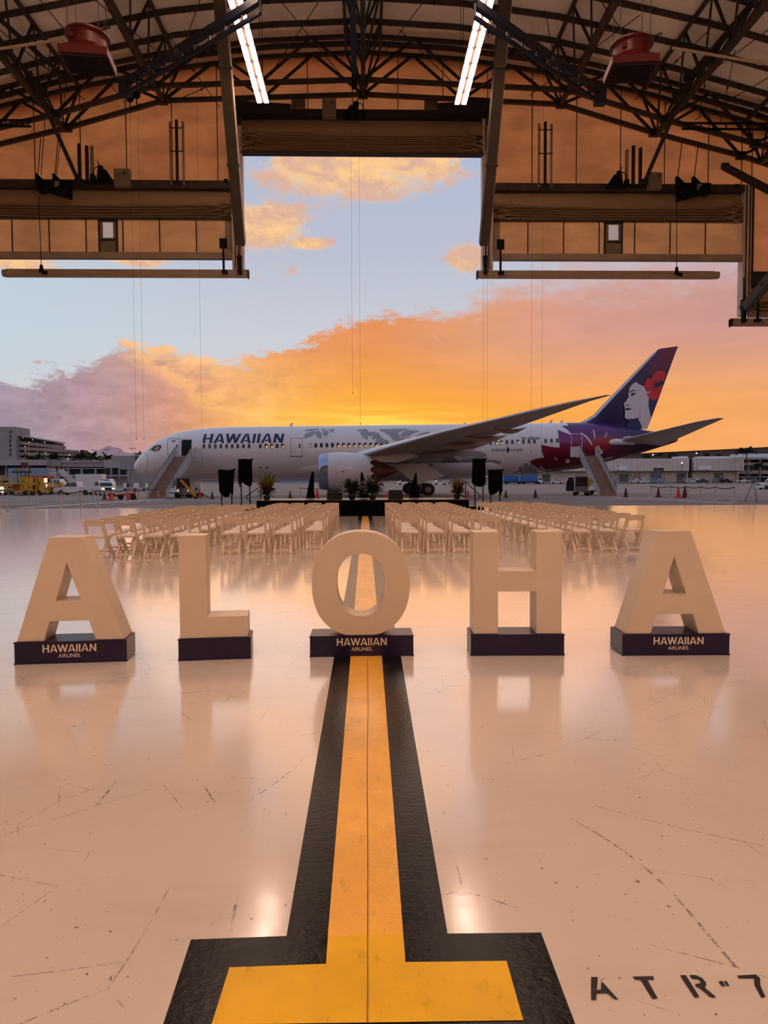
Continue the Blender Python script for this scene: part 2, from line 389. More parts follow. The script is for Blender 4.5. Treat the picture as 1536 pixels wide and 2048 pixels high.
STEEL_DK = M('dark_brown_steel', (33, 26, 22), 0.6, 0.1, 0.25, 2.0)
BEIGE_ST = M('beige_painted_steel', (150, 128, 104), 0.55, 0.0, 0.12, 1.5)
JAMB = M('pale_jamb_steel', (196, 172, 150), 0.5, 0.0, 0.12, 1.5)
BLACKM = M('black_machinery', (11, 10, 10), 0.6, 0.0, 0.3, 4.0, spec=0.15)
NAVY_ST = M('navy_painted_steel', (17, 20, 36), 0.45, 0.1, 0.2, 2.0)
CEIL = M('ceiling_panel', (238, 222, 204), 0.8, 0.0, 0.10, 0.6)
WALLM = M('beige_wall_sheet', (182, 160, 136), 0.8, 0.0, 0.10, 0.5)
GREYBOX = M('grey_cabinet_paint', (120, 106, 84), 0.5, 0.0, 0.1, 2.0)
CABLE = M('thin_steel_cable', (70, 56, 50), 0.5, 0.5, 0.1, 4.0)

# ------------------------------------------------------------------ ground
EDGE = 41.0; HW = 50.0; BACK = -46.0; W = 42.0
MB().span((-HW, BACK, -0.3), (HW, EDGE, 0.0)).build('floor', MAT_FLOOR, kind='structure', label='glossy cream epoxy hangar floor with scuffs')
def apron():
    xs = [-900, -300, -120, -60, -30, 0, 30, 60, 120, 300, 900]
    ys = [EDGE, 50, 60, 68, 76, 92, 108, 134, 160, 200, 260, 420, 900, 6000]
    mb = MB(); n = len(xs)
    mb.v = [(x, y, gz(y)) for y in ys for x in xs]
    mb.f = [(j*n+i, j*n+i+1, (j+1)*n+i+1, (j+1)*n+i) for j in range(len(ys)-1) for i in range(n-1)]
    for (x0, x1) in ((-900, -HW-0.01), (HW+0.01, 900)):
        mb.add([(x0, -60, -.01), (x1, -60, -.01), (x1, EDGE, -.01), (x0, EDGE, -.01)], [(0, 1, 2, 3)])
    return mb.build('apron_ground', MAT_APRON, kind='structure', label='grey concrete airport apron outside the hangar')
apron()
def lineG(name, a, b_, w, mat, label, z=None):
    a, b_ = Vector(a), Vector(b_); t = (b_-a); t.z = 0; t.normalize(); r = Vector((-t.y, t.x, 0))*w/2
    n = 8; mb = MB()
    for i in range(n+1):
        p = a.lerp(b_, i/n); zz = (gz(p.y) if z is None else z)+0.012
        mb.v += [(p.x-r.x, p.y-r.y, zz), (p.x+r.x, p.y+r.y, zz)]
    mb.f = [(2*i, 2*i+1, 2*i+3, 2*i+2) for i in range(n)]
    return mb.build(name, mat, label=label, cat='ground marking', fix=False)
WHITELINE = M('white_line_paint', (214, 196, 184), 0.4, 0, 0.12, 1.0)
def GG(px, py):
    z = 0.0
    for _ in range(4):
        q = G(px, py, z); z = gz(q.y)
    return q
lineG('apron_line', GG(40, 1016.5), GG(330, 998.5), 0.75, WHITELINE, 'broad white apron line running behind the stanchions at left')
lineG('apron_line', GG(230, 1016.2), GG(345, 1010), 0.35, WHITELINE, 'narrow white apron line just outside the floor edge at left')
lineG('apron_line', GG(1228, 995), GG(1470, 1006.8), 0.6, WHITELINE, 'broad white apron line below the right stanchion row')
lineG('apron_line', GG(1145, 1005.5), GG(1330, 1010.2), 0.3, WHITELINE, 'narrow white apron line left of the right stanchion row')

# painted taxi line with T bar
def gpoly(pts): return [G(x, y) for x, y in pts]
YT = G(731, 1871).y; YF = G(731, 1032.5).y
blk = gpoly([(318, 2075), (382, 1880), (573, 1873)]) + gpoly([(668, 1316)]) + gpoly([(717.3, 1032)]) + gpoly([(743.6, 1032)]) + gpoly([(802, 1315), (895, 1868), (1082, 1866), (1160, 2075)])
flat('taxi_line_border', blk, 0.002, MAT_BLACKP, label='black border of the floor line ending in a T', cat='floor marking')
flat('taxi_line', gpoly([(655.5, 1875), (701, 1316), (724, 1032), (736.8, 1032), (764, 1315), (806.5, 1871)]), 0.004, MAT_ORANGEP, label='worn orange-yellow centre line leading under the letter O', cat='floor marking')
flat('taxi_line_bar', gpoly([(423, 2052), (459, 1937), (652, 1930), (656, 1875), (806.5, 1871), (811, 1926.5), (1013, 1924), (1046.5, 2043)]), 0.004, MAT_YELLOWP, label='bright yellow T bar at the near end of the line', cat='floor marking')
GROOVE = M('dark_groove', (150, 100, 40), 0.6, 0, 0.3, 30)
gv = []
random.seed(3)
ys_ = [2048, 1980, 1900, 1800, 1700, 1600, 1500, 1420, 1340, 1318]
for y in ys_: gv.append((735.5+random.uniform(-1, 1), y))
L = [G(x-1.6*(y-960)/1088, y) for x, y in gv] + [G(x+1.6*(y-960)/1088, y) for x, y in reversed(gv)]
flat('floor_joint', L, 0.006, GROOVE, label='dark floor joint running down the middle of the yellow line', cat='floor joint')
# stencilled letters
def zs(pts, ox=1150, oy=1900, k=3.98): return [G(ox+x/k, oy+y/k) for x, y in pts]
INK = M('black_stencil_ink', (22, 18, 16), 0.55, 0, 0.4, 14)
st = empty('stencil_text', G(1350, 1975), 0, 'black stencilled lettering ATR-7 on the cream floor', 'floor lettering')
def stenc(name, polys):
    mb = MB()
    c = st.location
    bm = bmesh.new()
    for pl in polys:
        f = bm.faces.new([bm.verts.new((p.x-c.x, p.y-c.y, 0.003)) for p in zs(pl)])
    bmesh.ops.triangulate(bm, faces=bm.faces)
    for f in bm.faces:
        f.normal_update()
        if f.normal.z < 0: f.normal_flip()
    me = bpy.data.meshes.new(name); bm.to_mesh(me); bm.free(); return link(name, me, INK, st, fix=False)
stenc('letter_a', [[(128,222),(182,222),(168,404),(128,404)], [(172,326),(205,320),(208,262),(222,264),(345,400),(320,400),(255,350),(172,352)]])
stenc('letter_t', [[(458,218),(622,214),(630,240),(577,244),(658,392),(616,394),(522,244),(478,242)]])
stenc('letter_r', [[(836,208),(882,206),(992,382),(952,384)], [(910,206),(960,206),(1010,228),(1040,262),(1044,290),(1030,302),(1124,382),(1082,384),(990,308),(962,300),(955,278),(985,275),(1004,262),(985,240),(925,232)]])
stenc('hyphen', [[(1142,256),(1172,252),(1196,292),(1168,294)], [(1184,256),(1206,254),(1230,290),(1206,292)]])
stenc('digit_seven', [[(1288,210),(1440,202),(1474,232),(1474,288),(1516,380),(1484,384),(1430,290),(1424,232),(1308,232)]])

# ------------------------------------------------------------------ hangar shell
ROOF = [(0, 26.2), (5, 25.95), (10, 25.35), (17, 23.9), (22, 22.6), (26, 21.3), (33, 18.6), (40, 15.6), (50, 11.0)]
def roofz(x): return interp(ROOF, abs(x))
RX = sorted(set([-a for a, _ in ROOF]+[a for a, _ in ROOF]))
ceiling = empty('ceiling', (0, 0, 0), 0, 'brown hangar ceiling of sheet panels on steel purlins', None, None, 'structure')
ry = []
y = W+0.9
while y > BACK: ry.append(y); y -= 1.9
for i in range(len(ry)-1):
    y0, y1 = ry[i+1]+0.015, ry[i]-0.015
    if y1 < -6: break
    mb = MB(); n = len(RX)
    for zz in (0.0, 0.12):
        for x in RX: mb.v += [(x, y0, roofz(x)+zz), (x, y1, roofz(x)+zz)]
    o = 2*n
    for k in range(n-1):
        mb.f += [(2*k, 2*k+1, 2*k+3, 2*k+2), (o+2*k, o+2*k+2, o+2*k+3, o+2*k+1), (2*k, 2*k+2, o+2*k+2, o+2*k), (2*k+1, o+2*k+1, o+2*k+3, 2*k+3)]
    mb.build('roof_panel', CEIL, ceiling)
    if y1 > 8:
        pb = MB()
        for k in range(n-1):
            pb.bar((RX[k], y1+0.015, roofz(RX[k])-0.14), (RX[k+1], y1+0.015, roofz(RX[k+1])-0.14), 0.13, 0.26)
        pl = pb.build('purlin', STEEL, ceiling)
        if y1 > 24:
            cb = MB()
            for x in np.arange(-30, 30.1, 2.1): cb.box((x, y1-0.12, roofz(x)-0.30), (0.10, 0.10, 0.16))
            cb.build('purlin_clip', STEEL_DK, pl)
MB().add([(x, yy, roofz(x)+zz) for zz in (0.0, 0.12) for yy in (BACK, ry[i]) for x in RX],
         [(k, k+1, len(RX)+k+1, len(RX)+k) for k in range(len(RX)-1)]+[(2*len(RX)+k, 3*len(RX)+k, 3*len(RX)+k+1, 2*len(RX)+k+1) for k in range(len(RX)-1)]).build('roof_panel', CEIL, ceiling)
for nm, x in (('wall_left', -HW), ('wall_right', HW)):
    MB().span((x-0.15 if x < 0 else x, BACK, 0), (x if x < 0 else x+0.15, W, 11.0)).build(nm, WALLM, kind='structure')
bw = MB(); bw.prism([(-HW, 0), (HW, 0)]+[(x, roofz(x)) for x in reversed(RX)], lambda a, c: (a, BACK, c), lambda a, c: (a, BACK-0.15, c)); bw.build('wall_back', WALLM, kind='structure')

# front wall of translucent fabric panels
wall = empty('wall_front', (0, W, 0), 0, 'translucent orange fabric gable wall above the hangar doors', None, None, 'structure')
XL, XR = P(487, 430, W).x, P(963, 430, W).x          # tail-door opening
JW = 0.62                                            # jamb width
X2 = P(1481, 450, W).x; X2L = -X2+ (XL+XR)           # outer ends of the side doors
ZC0 = P(725, 312, W).z; ZC1 = P(725, 241, W).z; ZC2 = P(725, 226, W).z     # tail door: curtain bottom, top, header top
ZS_top = P(725, 370, W).z; ZS_h = P(725, 384, W).z; ZS_f = P(725, 441, W).z; ZS_p = P(725, 509, W).z; ZS_b = P(725, 521, W).z
ZO_top = P(1510, 547, W).z; ZO_h = P(1510, 574, W).z; ZO_f = P(1510, 628, W).z
def zone(x):
    if XL-JW < x < XR+JW: return ZC2
    if X2L < x < X2: return ZS_top
    return ZO_top
cuts = sorted(set(list(np.round(np.arange(-HW, HW+0.1, 2.6), 3)) + [XL-JW, XR+JW, X2, X2L, 0.0, HW]))
cuts = [c for i, c in enumerate(cuts) if i == 0 or c-cuts[i-1] > 0.02]
for a, c in zip(cuts, cuts[1:]):
    zb = zone((a+c)/2); q0, q1 = a+0.02, c-0.02
    mids = [q0]+[x for x in RX if q0 < x < q1]+[q1]
    mb = MB(); mb.prism([(q0, zb), (q1, zb)]+[(x, roofz(x)) for x in reversed(mids)], lambda x, z: (x, 0.0, z), lambda x, z: (x, 0.008, z))
    mb.build('fabric_panel', MAT_FABRIC, wall)
    if c < HW-0.1: MB().span((c-0.022, -0.03, zb), (c+0.022, 0.012, roofz(c)-0.02)).build('seam_strip', STEEL, wall)
for xa in (P(597, 200, W).x, P(862, 200, W).x):     # small louvred vents beside the gable truss
    v = MB().box((xa, -0.06, P(597, 208, W).z), (0.8, 0.08, 0.55)).build('vent', BEIGE_ST, wall)
    for k in range(5): MB().box((xa, -0.11, P(597, 208, W).z-0.2+0.1*k), (0.72, 0.03, 0.03)).build('louver', STEEL, v)

def curtain(x0, x1, ztop, zfold, zbot, pleats, seed):
    """gathered door fabric: a slack upper drape, then stacked pleats"""
    rnd = random.Random(seed); n = 72
    prof = [(0.0, ztop), (-0.16, ztop-(ztop-zfold)*0.35), (-0.24, ztop-(ztop-zfold)*0.75), (-0.20, zfold)]
    h = (zfold-zbot)/pleats
    for k in range(pleats):
        prof += [(-0.26, zfold-h*(k+0.22)), (-0.36, zfold-h*(k+0.5)), (-0.27, zfold-h*(k+0.78)), (-0.04, zfold-h*(k+0.98))]
    prof.append((-0.10, zbot))
    mb = MB(); m = len(prof); ph = []
    for j in range(m):
        if j < 4 or (j-4) % 4 == 0: pv = rnd.uniform(0, 6.3)
        ph.append(pv)
    for i in range(n+1):
        t = i/n; e = min(t, 1-t)
        for j, (dy, z) in enumerate(prof):
            end = math.exp(-(e/0.07)**2)
            sag = -0.10*math.sin(math.pi*t)*(1 if 0 < j < m-1 else 0)*(ztop-zfold)
            wob = (0.03 if j < 4 else 0.012)*math.sin(7*t+ph[j])+(0.02 if j < 4 else 0.006)*math.sin(19*t+2*ph[j])
            crumple = end*(0.16*math.sin(23*t*3+ph[j]*3)+0.10*rnd.uniform(-1, 1))
            inner = 1 if 0 < j < m-1 else 0
            mb.v.append((x0+(x1-x0)*t, dy+inner*(wob*0.8+0.10*end*rnd.uniform(-1, 1)), z+inner*(sag+wob+crumple*0.7)))
    for i in range(n):
        for j in range(m-1): mb.f.append((i*m+j, (i+1)*m+j, (i+1)*m+j+1, i*m+j+1))
    return mb
def jamb(door, x, z0, z1, side):
    MB().span((x-JW/2, -0.35, z0), (x+JW/2, 0.25, z1)).build('jamb', JAMB, door)
    for k in (-0.12, 0.06): MB().span((x+k-0.025, -0.40, z0), (x+k+0.025, -0.35, z1)).build('guide_rail', STEEL_DK, door)

# door_1: the tall slot for aircraft tails
door1 = empty('door_1', (0, W, 0), 0, 'gathered fabric curtain of the tall central tail door', None, None, 'structure')
MB().span((XL-0.35, -0.42, ZC1), (XR+0.35, 0.2, ZC2)).build('header_beam', STEEL_DK, door1)
curtain(XL-0.1, XR+0.1, ZC1, ZC1-(ZC1-ZC0)*0.42, ZC0+0.06, 8, 5).build('curtain', MAT_FOLD, door1, True, angle=70)
MB().span((XL-0.1, -0.36, ZC0-0.05), (XR+0.1, 0.02, ZC0+0.07)).build('bottom_rail', STEEL, door1)
for xx, s in ((XL-JW/2, -1), (XR+JW/2, 1)): jamb(door1, xx, P(725, 541, W).z, ZC2, s)
# side door leaves
def side_door(name, x0, x1, pdx, label, side):
    d = empty(name, (0, W, 0), 0, label, None, None, 'structure')
    MB().span((x0, -0.42, ZS_h), (x1, 0.2, ZS_top)).build('header_beam', STEEL, d)
    curtain(x0, x1, ZS_h, ZS_h-(ZS_h-ZS_f)*0.5, ZS_f+0.04, 5, 11+side).build('curtain', MAT_FOLD, d, True, angle=70)
    MB().span((x0, -0.30, ZS_f-0.05), (x1, 0.02, ZS_f+0.05)).build('curtain_rail', STEEL, d)
    n = 7
    for k in range(n):
        a, c = x0+(x1-x0)*k/n, x0+(x1-x0)*(k+1)/n
        MB().span((a+0.02, -0.02, ZS_p), (c-0.02, 0.0, ZS_f-0.05)).build('fabric_panel', MAT_LEAF_FABRIC, d)
        if k: MB().span((a-0.03, -0.05, ZS_p), (a+0.03, 0.01, ZS_f-0.05)).build('seam_strip', STEEL, d)
    MB().span((x0, -0.30, ZS_b), (x1, 0.08, ZS_p)).build('bottom_beam', BEIGE_ST, d)
    # gusset corners
    gx = x1 if side < 0 else x0
    MB().span((gx-0.45 if side < 0 else gx, -0.06, ZS_p), (gx if side < 0 else gx+0.45, 0.0, ZS_f-0.05)).build('end_post', BEIGE_ST, d)
    # personnel door in the leaf
    pdw = 1.12; z0, z1 = ZS_p, ZS_f-0.06
    fr = MB(); fr.span((pdx-pdw/2, -0.10, z0), (pdx-pdw/2+0.12, -0.02, z1)).span((pdx+pdw/2-0.12, -0.10, z0), (pdx+pdw/2, -0.02, z1)).span((pdx-pdw/2, -0.10, z1-0.10), (pdx+pdw/2, -0.02, z1))
    pd = fr.build('personnel_door', STEEL, d)
    wx0, wx1, wz0, wz1 = pdx-0.30, pdx+0.30, z1-1.02, z1-0.13
    lf = MB(); lf.span((pdx-0.44, -0.08, z0), (pdx+0.44, -0.03, wz0)).span((pdx-0.44, -0.08, wz0), (wx0, -0.03, wz1)).span((wx1, -0.08, wz0), (pdx+0.44, -0.03, wz1)).span((pdx-0.44, -0.08, wz1), (pdx+0.44, -0.03, z1-0.1))
    lf.build('door_leaf', GREYBOX, pd)
    gm = MATS.get('door_glass')
    if gm is None:
        gm = bpy.data.materials.new('door_glass'); gm.use_nodes = True; MATS['door_glass'] = gm; t = gm.node_tree; t.nodes.clear(); b = NB(t)
        tr = b.n('ShaderNodeBsdfTranslucent'); tp = b.n('ShaderNodeBsdfTransparent'); mx = b.n('ShaderNodeMixShader')
        tc = b.n('ShaderNodeTexCoord').outputs['Object']
        b.link(b.mix(b.noise(tc, 3.0), lin((246, 232, 222)), lin((255, 244, 234))), tr.inputs[0]); mx.inputs[0].default_value = 0.25
        b.link(tr.outputs[0], mx.inputs[1]); b.link(tp.outputs[0], mx.inputs[2]); out = b.n('ShaderNodeOutputMaterial'); b.link(mx.outputs[0], out.inputs[0])
    MB().span((wx0, -0.06, wz0), (wx1, -0.05, wz1)).build('pane', gm, pd)
    MB().box((pdx+0.02, -0.14, wz0-0.13), (0.82, 0.06, 0.07)).build('push_bar', STEEL_DK, pd)
    return d
d2 = side_door('door_2', X2L, XL-JW, P(217, 470, W).x, 'partly raised left side door leaf with small personnel door', -1)
d3 = side_door('door_3', XR+JW, X2, P(1226, 470, W).x, 'partly raised right side door leaf with small personnel door', 1)
# a hole is needed behind the personnel-door panes
for d, pdx in ((d2, P(217, 470, W).x), (d3, P(1226, 470, W).x)):
    z1 = ZS_f-0.06
    for o in list(d.children):
        if o.name.startswith('fabric_panel'):
            me = o.data; xs_ = [v.co.x for v in me.vertices]; a, c = min(xs_), max(xs_)
            w0, w1 = pdx-0.44, pdx+0.44
            if w1 > a and w0 < c:
                mb = MB()
                if w0 > a: mb.span((a, -0.02, ZS_p), (w0, 0.0, ZS_f-0.05))
                if w1 < c: mb.span((max(a, w1), -0.02, ZS_p), (c, 0.0, ZS_f-0.05))
                bpy.data.objects.remove(o, do_unlink=True)
                if mb.v: mb.build('fabric_panel', MAT_LEAF_FABRIC, d)
for xx, d in ((X2+0.25, d3), (X2L-0.25, d2)):
    MB().span((xx-0.24, -0.35, P(1481, 632, W).z), (xx+0.24, 0.25, ZS_top)).build('jamb', JAMB, d)
    for k in (-0.1, 0.12): MB().span((xx+k-0.025, -0.40, P(1481, 632, W).z), (xx+k+0.025, -0.35, ZS_top)).build('guide_rail', STEEL_DK, d)
    MB().span((xx+0.28, -0.3, ZO_top), (xx+0.40, -0.1, ZS_top)).build('drain_pipe', STEEL_DK, d)
for nm, a, c, lb in (('door_4', X2+0.5, HW, 'lower outer door curtain at the right edge'), ('door_5', -HW, X2L-0.5, 'lower outer door curtain beyond the left edge')):
    d = empty(nm, (0, W, 0), 0, lb, None, None, 'structure')
    MB().span((a, -0.42, ZO_h), (c, 0.2, ZO_top)).build('header_beam', STEEL_DK, d)
    curtain(a, c, ZO_h, ZO_h-(ZO_h-ZO_f)*0.45, ZO_f+0.04, 5, 31).build('curtain', MAT_FOLD, d, True, angle=70)
    MB().span((a, -0.30, ZO_f-0.22), (c, 0.02, ZO_f+0.05)).build('bottom_beam', BEIGE_ST, d)

# folded mullion bars slung under the leaves
def mullion_bar(x0, x1, zc, Y, label, roundend):
    e = empty('mullion_bar', ((x0+x1)/2, Y, zc), 0, label, 'beam', 'folded door mullions')
    h = (x1-x0)/2
    for i, (dz, r) in enumerate(((0.14, 0.10), (0.0, 0.12), (-0.15, 0.08))):
        MB().tube([(-h+(0.25 if roundend > 0 else 0), 0, dz), (h-(0.25 if roundend < 0 else 0), 0, dz)], r, 10).build('rail', BEIGE_ST, e, True)
    MB().box((0, 0.08, 0.0), (2*h-0.5, 0.10, 0.40)).build('web_plate', STEEL, e)
    xe = h if roundend > 0 else -h
    MB().box((xe-0.04*roundend, 0, -0.03), (0.08, 0.34, 0.40)).build('end_plate', STEEL_DK, e)
    MB().lathe([(0.05, 0), (0.2, 0.06), (0.22, 0.18), (0.2, 0.3)], 12, (-xe-0.15*0 - (0.0 if roundend > 0 else 0.3), 0, 0), 'x').build('end_cap', BEIGE_ST, e, True)
    return e
YB = 40.6
a, c = P(4, 547, YB), P(498, 548, YB); mullion_bar(a.x, c.x, c.z, YB, 'long horizontal mullion bar slung below the left door leaf', 1)
a, c = P(953, 549, YB), P(1437, 551, YB); mullion_bar(a.x, c.x, (a.z+c.z)/2, YB, 'long horizontal mullion bar slung below the right door leaf', -1)
a = P(1460, 645, YB); mullion_bar(a.x, a.x+14, a.z, YB, 'mullion bar slung below the outer door at right edge', -1)
# their hanging blocks, tall locking posts and black target boards
def target(px, py0, py1, pyb, w, label):
    t = P(px, py0, YB-0.35); m_ = P(px, py1, YB-0.35); bt = P(px, pyb, YB-0.35)
    e = empty('target_board', bt, 0, label, 'sign board', 'black boards on the mullion bars')
    MB().span((-w/2, -0.04, m_.z-bt.z), (w/2, 0.04, t.z-bt.z)).build('board', BLACKM, e)
    MB().span((-0.055, -0.05, 0.0), (0.055, 0.05, m_.z-bt.z)).build('post', BLACKM, e)
    MB().span((-0.1, -0.1, -0.08), (0.2, 0.42, 0.06)).build('foot', BLACKM, e)
target(447.5, 477, 497, 543, 0.42, 'black square board on a post, left mullion bar')
target(1001, 479, 499, 545, 0.42, 'black square board on a post, middle-right mullion bar')
target(1515, 580, 598, 640, 0.45, 'black square board on a post, far right mullion bar')
def latch(px, py0, py1, label):
    a, c = P(px, py0, YB-0.2), P(px, py1, YB-0.2)
    e = empty('latch_arm', c, 0, label, 'latch', 'black latch arms at the bar ends')
    h = a.z-c.z
    MB().hexa([(-0.1, -0.1, 0.08), (0.1, -0.1, 0.08), (0.1, 0.1, 0.08), (-0.1, 0.1, 0.08), (-0.16, -0.1, h), (0.13, -0.1, h), (0.13, 0.1, h), (-0.16, 0.1, h)]).build('arm', BLACKM, e)
    MB().tube([(0, -0.16, 0.04), (0, 0.16, 0.04)], 0.13, 10).build('pin', BLACKM, e)
    MB().tube([(0, 0, h), (0.03, 0.1, h+1.3)], 0.035, 6).build('rod', BLACKM, e)
latch(480, 512, 546, 'black latch arm at the inner end of the left bar')
latch(971, 512, 546, 'black latch arm at the inner end of the middle-right bar')
latch(1487, 600, 643, 'black latch arm at the end of the far right bar')
def hanger(px, pyt, pyb, label):
    a, c = P(px, pyt, YB-0.15), P(px, pyb, YB-0.15)
    e = empty('hanger_cable', c, 0, label, 'cable', 'cables holding the mullion bars')
    h = a.z-c.z
    MB().tube([(0, 0, 0.3), (-0.05, 0, h)], 0.022, 6).build('cable', BLACKM, e)
    MB().hexa([(-0.12, -0.08, 0), (0.12, -0.08, 0), (0.12, 0.08, 0), (-0.12, 0.08, 0), (-0.05, -0.05, 0.42), (0.06, -0.05, 0.42), (0.06, 0.05, 0.42), (-0.05, 0.05, 0.42)]).build('socket', BLACKM, e)
    MB().tube([(0.05, 0, 0.02), (0.32, 0, -0.02)], 0.10, 8).build('shackle', BLACKM, e)
hanger(83, 392, 545, 'black cable and shackle holding the left mullion bar')
hanger(1353, 395, 549, 'black cable and shackle holding the right mullion bar')

# swung-up leaning mullions
def lean(pa, ya, pb, yb, w, label, part=1):
    A, B = P(pa[0], pa[1], ya), P(pb[0], pb[1], yb)
    e = empty('swing_mullion', B, 0, label, 'column', 'swung-up door mullions')
    A = A-B; n = 4
    MB().bar((0, 0, 0), A, w, w*0.9, up=(0, 1, 0)).build('column', M('olive_brown_steel', (66, 54, 38), 0.6, 0.05, 0.2, 1.5), e)
    u = A.normalized()
    MB().bar(Vector((w*0.52, -0.05, 0))+u*0.1, Vector((w*0.52, -0.05, 0))+u*(A.length*0.95), 0.06, w*0.5, up=(0, 1, 0)).build('guide_flange', JAMB, e)
    for k in (0.3, 0.62, 0.9): MB().box(A*k+Vector((0, -w*0.5, 0)), (w*1.25, 0.05, 0.14)).build('clamp', STEEL_DK, e)
    return e
lean((428, -140), 31.0, (481, 488), 40.4, 0.52, 'leaning brown column on the left of the tall opening')
lean((1022, -140), 31.0, (968, 488), 40.4, 0.52, 'leaning brown column on the right of the tall opening')
lean((1640, 440), 33.0, (1489, 618), 40.6, 0.5, 'leaning brown column at the right image edge')
# ------------------------------------------------------------------ roof steelwork
BOT = [(0, 23.45), (11.3, 23.0), (16.7, 21.45), (21.8, 20.2), (27, 18.6), (33, 16.2), (40, 13.0)]
def botz(x): return interp(BOT, abs(x))
def truss_gable(Y, label):
    e = empty('gable_truss', (0, Y, 0), 0, label, 'truss', 'cross trusses at the gable')
    nodes = [-33, -27, -21.8, -16.7, -11.3, -5.65, 0, 5.65, 11.3, 16.7, 21.8, 27, 33]
    for a, c in zip(nodes, nodes[1:]):
        MB().bar((a, 0, botz(a)), (c, 0, botz(c)), 0.20, 0.22).build('bottom_chord', STEEL, e)
        MB().bar((a, 0, roofz(a)-0.42), (c, 0, roofz(c)-0.42), 0.18, 0.2).build('top_chord', STEEL, e)
        mx = (a+c)/2
        MB().bar((a, 0, botz(a)), (mx, 0, roofz(mx)-0.42), 0.13).build('diagonal', STEEL_DK, e)
        MB().bar((c, 0, botz(c)), (mx, 0, roofz(mx)-0.42), 0.13).build('diagonal', STEEL_DK, e)
    for a in nodes: MB().box((a, 0, botz(a)), (0.5, 0.26, 0.4)).build('gusset', STEEL_DK, e)
    return e
truss_gable(41.4, 'gable cross truss closest to the orange fabric wall')
truss_gable(39.9, 'gable cross truss on the camera side of the pair')
def long_truss(x, label, y1=41.4, y0=19.0):
    e = empty('roof_truss', (x, y1, 0), 0, label, 'truss', 'lengthwise roof trusses')
    zb, zt = botz(x), roofz(x)-0.42
    n = int((y1-y0)/2.8); ys = [-(y1-y0)*k/n for k in range(n+1)]
    off = 0.95
    zt1, zt2 = roofz(x-off)-0.42, roofz(x+off)-0.42
    MB().bar((0, 0, zb), (0, ys[-1], zb), 0.24, 0.26).build('bottom_chord', STEEL, e)
    MB().bar((-off, 0, zt1), (-off, ys[-1], zt1), 0.16, 0.18).build('top_chord', STEEL, e)
    MB().bar((off, 0, zt2), (off, ys[-1], zt2), 0.16, 0.18).build('top_chord', STEEL, e)
    for k in range(n+1):
        for s, zz in ((-off, zt1), (off, zt2)):
            MB().bar((0, ys[k], zb), (s, ys[k], zz), 0.11).build('post', STEEL_DK, e)
            if k < n: MB().bar((0, ys[k], zb), (s, ys[k+1], zz), 0.10).build('diagonal', STEEL_DK, e)
    MB().bar((-off, 0, zt1), (off, 0, zt2), 0.14).build('tie', STEEL_DK, e)
    return e
for x, nm in ((0, 'lengthwise roof truss over the centre line'), (-11.3, 'lengthwise roof truss between left lamps and left red hood'), (11.3, 'lengthwise roof truss between right lamps and right red hood'),
              (-16.9, 'lengthwise roof truss directly above the left red hood'), (16.9, 'lengthwise roof truss directly above the right red hood'),
              (-23.0, 'lengthwise roof truss at the left image edge'), (23.0, 'lengthwise roof truss at the right image edge')):
    long_truss(x, nm)
# big diagonal struts and braces near the gable
def strut(a, c, w, label, mat=STEEL_DK):
    a, c = Vector(a), Vector(c)
    e = empty('strut', c, 0, label, 'strut', 'sloping struts over the door headers')
    MB().bar((0, 0, 0), a-c, w).build('member', mat, e)
    MB().box((0, 0, 0.05), (0.4, 0.2, 0.3)).build('foot_plate', mat, e)
    return e
strut(P(59, 143, 37), P(158, 365, 41.3), 0.16, 'sloping strut standing on the left door header')
strut(P(1374, 168, 37), P(1288, 366, 41.3), 0.16, 'sloping strut standing on the right door header')
strut(P(1560, 392, 36.5), P(1450, 334, 41.2), 0.32, 'heavy dark strut near the right image edge')
strut(P(-10, 30, 33), P(130, 155, 38), 0.16, 'sloping strut left of the left red hood')
strut(P(1500, 10, 33), P(1375, 158, 38), 0.16, 'sloping strut right of the right red hood')
# thin bracing rods
rods = [((80, 0, 31), (250, 205, 39)), ((190, 0, 31), (335, 120, 37)), ((0, 60, 33), (170, 200, 40)), ((330, 60, 33), (440, 215, 40)), ((560, 0, 32), (690, 160, 40)),
        ((640, 0, 32), (540, 150, 40)), ((850, 0, 32), (735, 150, 40)), ((800, 60, 34), (910, 170, 40)), ((1280, 30, 32), (1060, 190, 40)), ((1200, 0, 31), (1330, 180, 39)),
        ((1440, 40, 33), (1270, 200, 40)), ((1536, 60, 33), (1330, 210, 40)), ((1546, 150, 35), (1390, 240, 40)), ((20, 150, 36), (130, 240, 41)), ((100, 100, 35), (82, 350, 40.9)), ((140, 90, 35), (113, 350, 40.9)),
        ((400, 0, 31), (330, 200, 40)), ((1090, 20, 32), (1120, 180, 40)), ((1420, 110, 35), (1398, 235, 40)), ((1470, 100, 35), (1440, 250, 40)), ((470, 150, 38), (330, 210, 40))]
for i, (a, c) in enumerate(rods):
    A, C_ = P(*a), P(*c)
    e = empty('tension_rod', A, 0, 'thin dark tension rod crossing the roof steelwork, %s from the left by its upper end' % ORD[sorted(r_[0][0] for r_ in rods).index(a[0])], 'rod', 'thin tension rods in the roof')
    MB().tube([(0, 0, 0), C_-A], 0.022, 5).build('rod', STEEL_DK, e)
    MB().tube([(C_-A)*0.45, (C_-A)*0.48], 0.05, 6).build('turnbuckle', STEEL_DK, e)

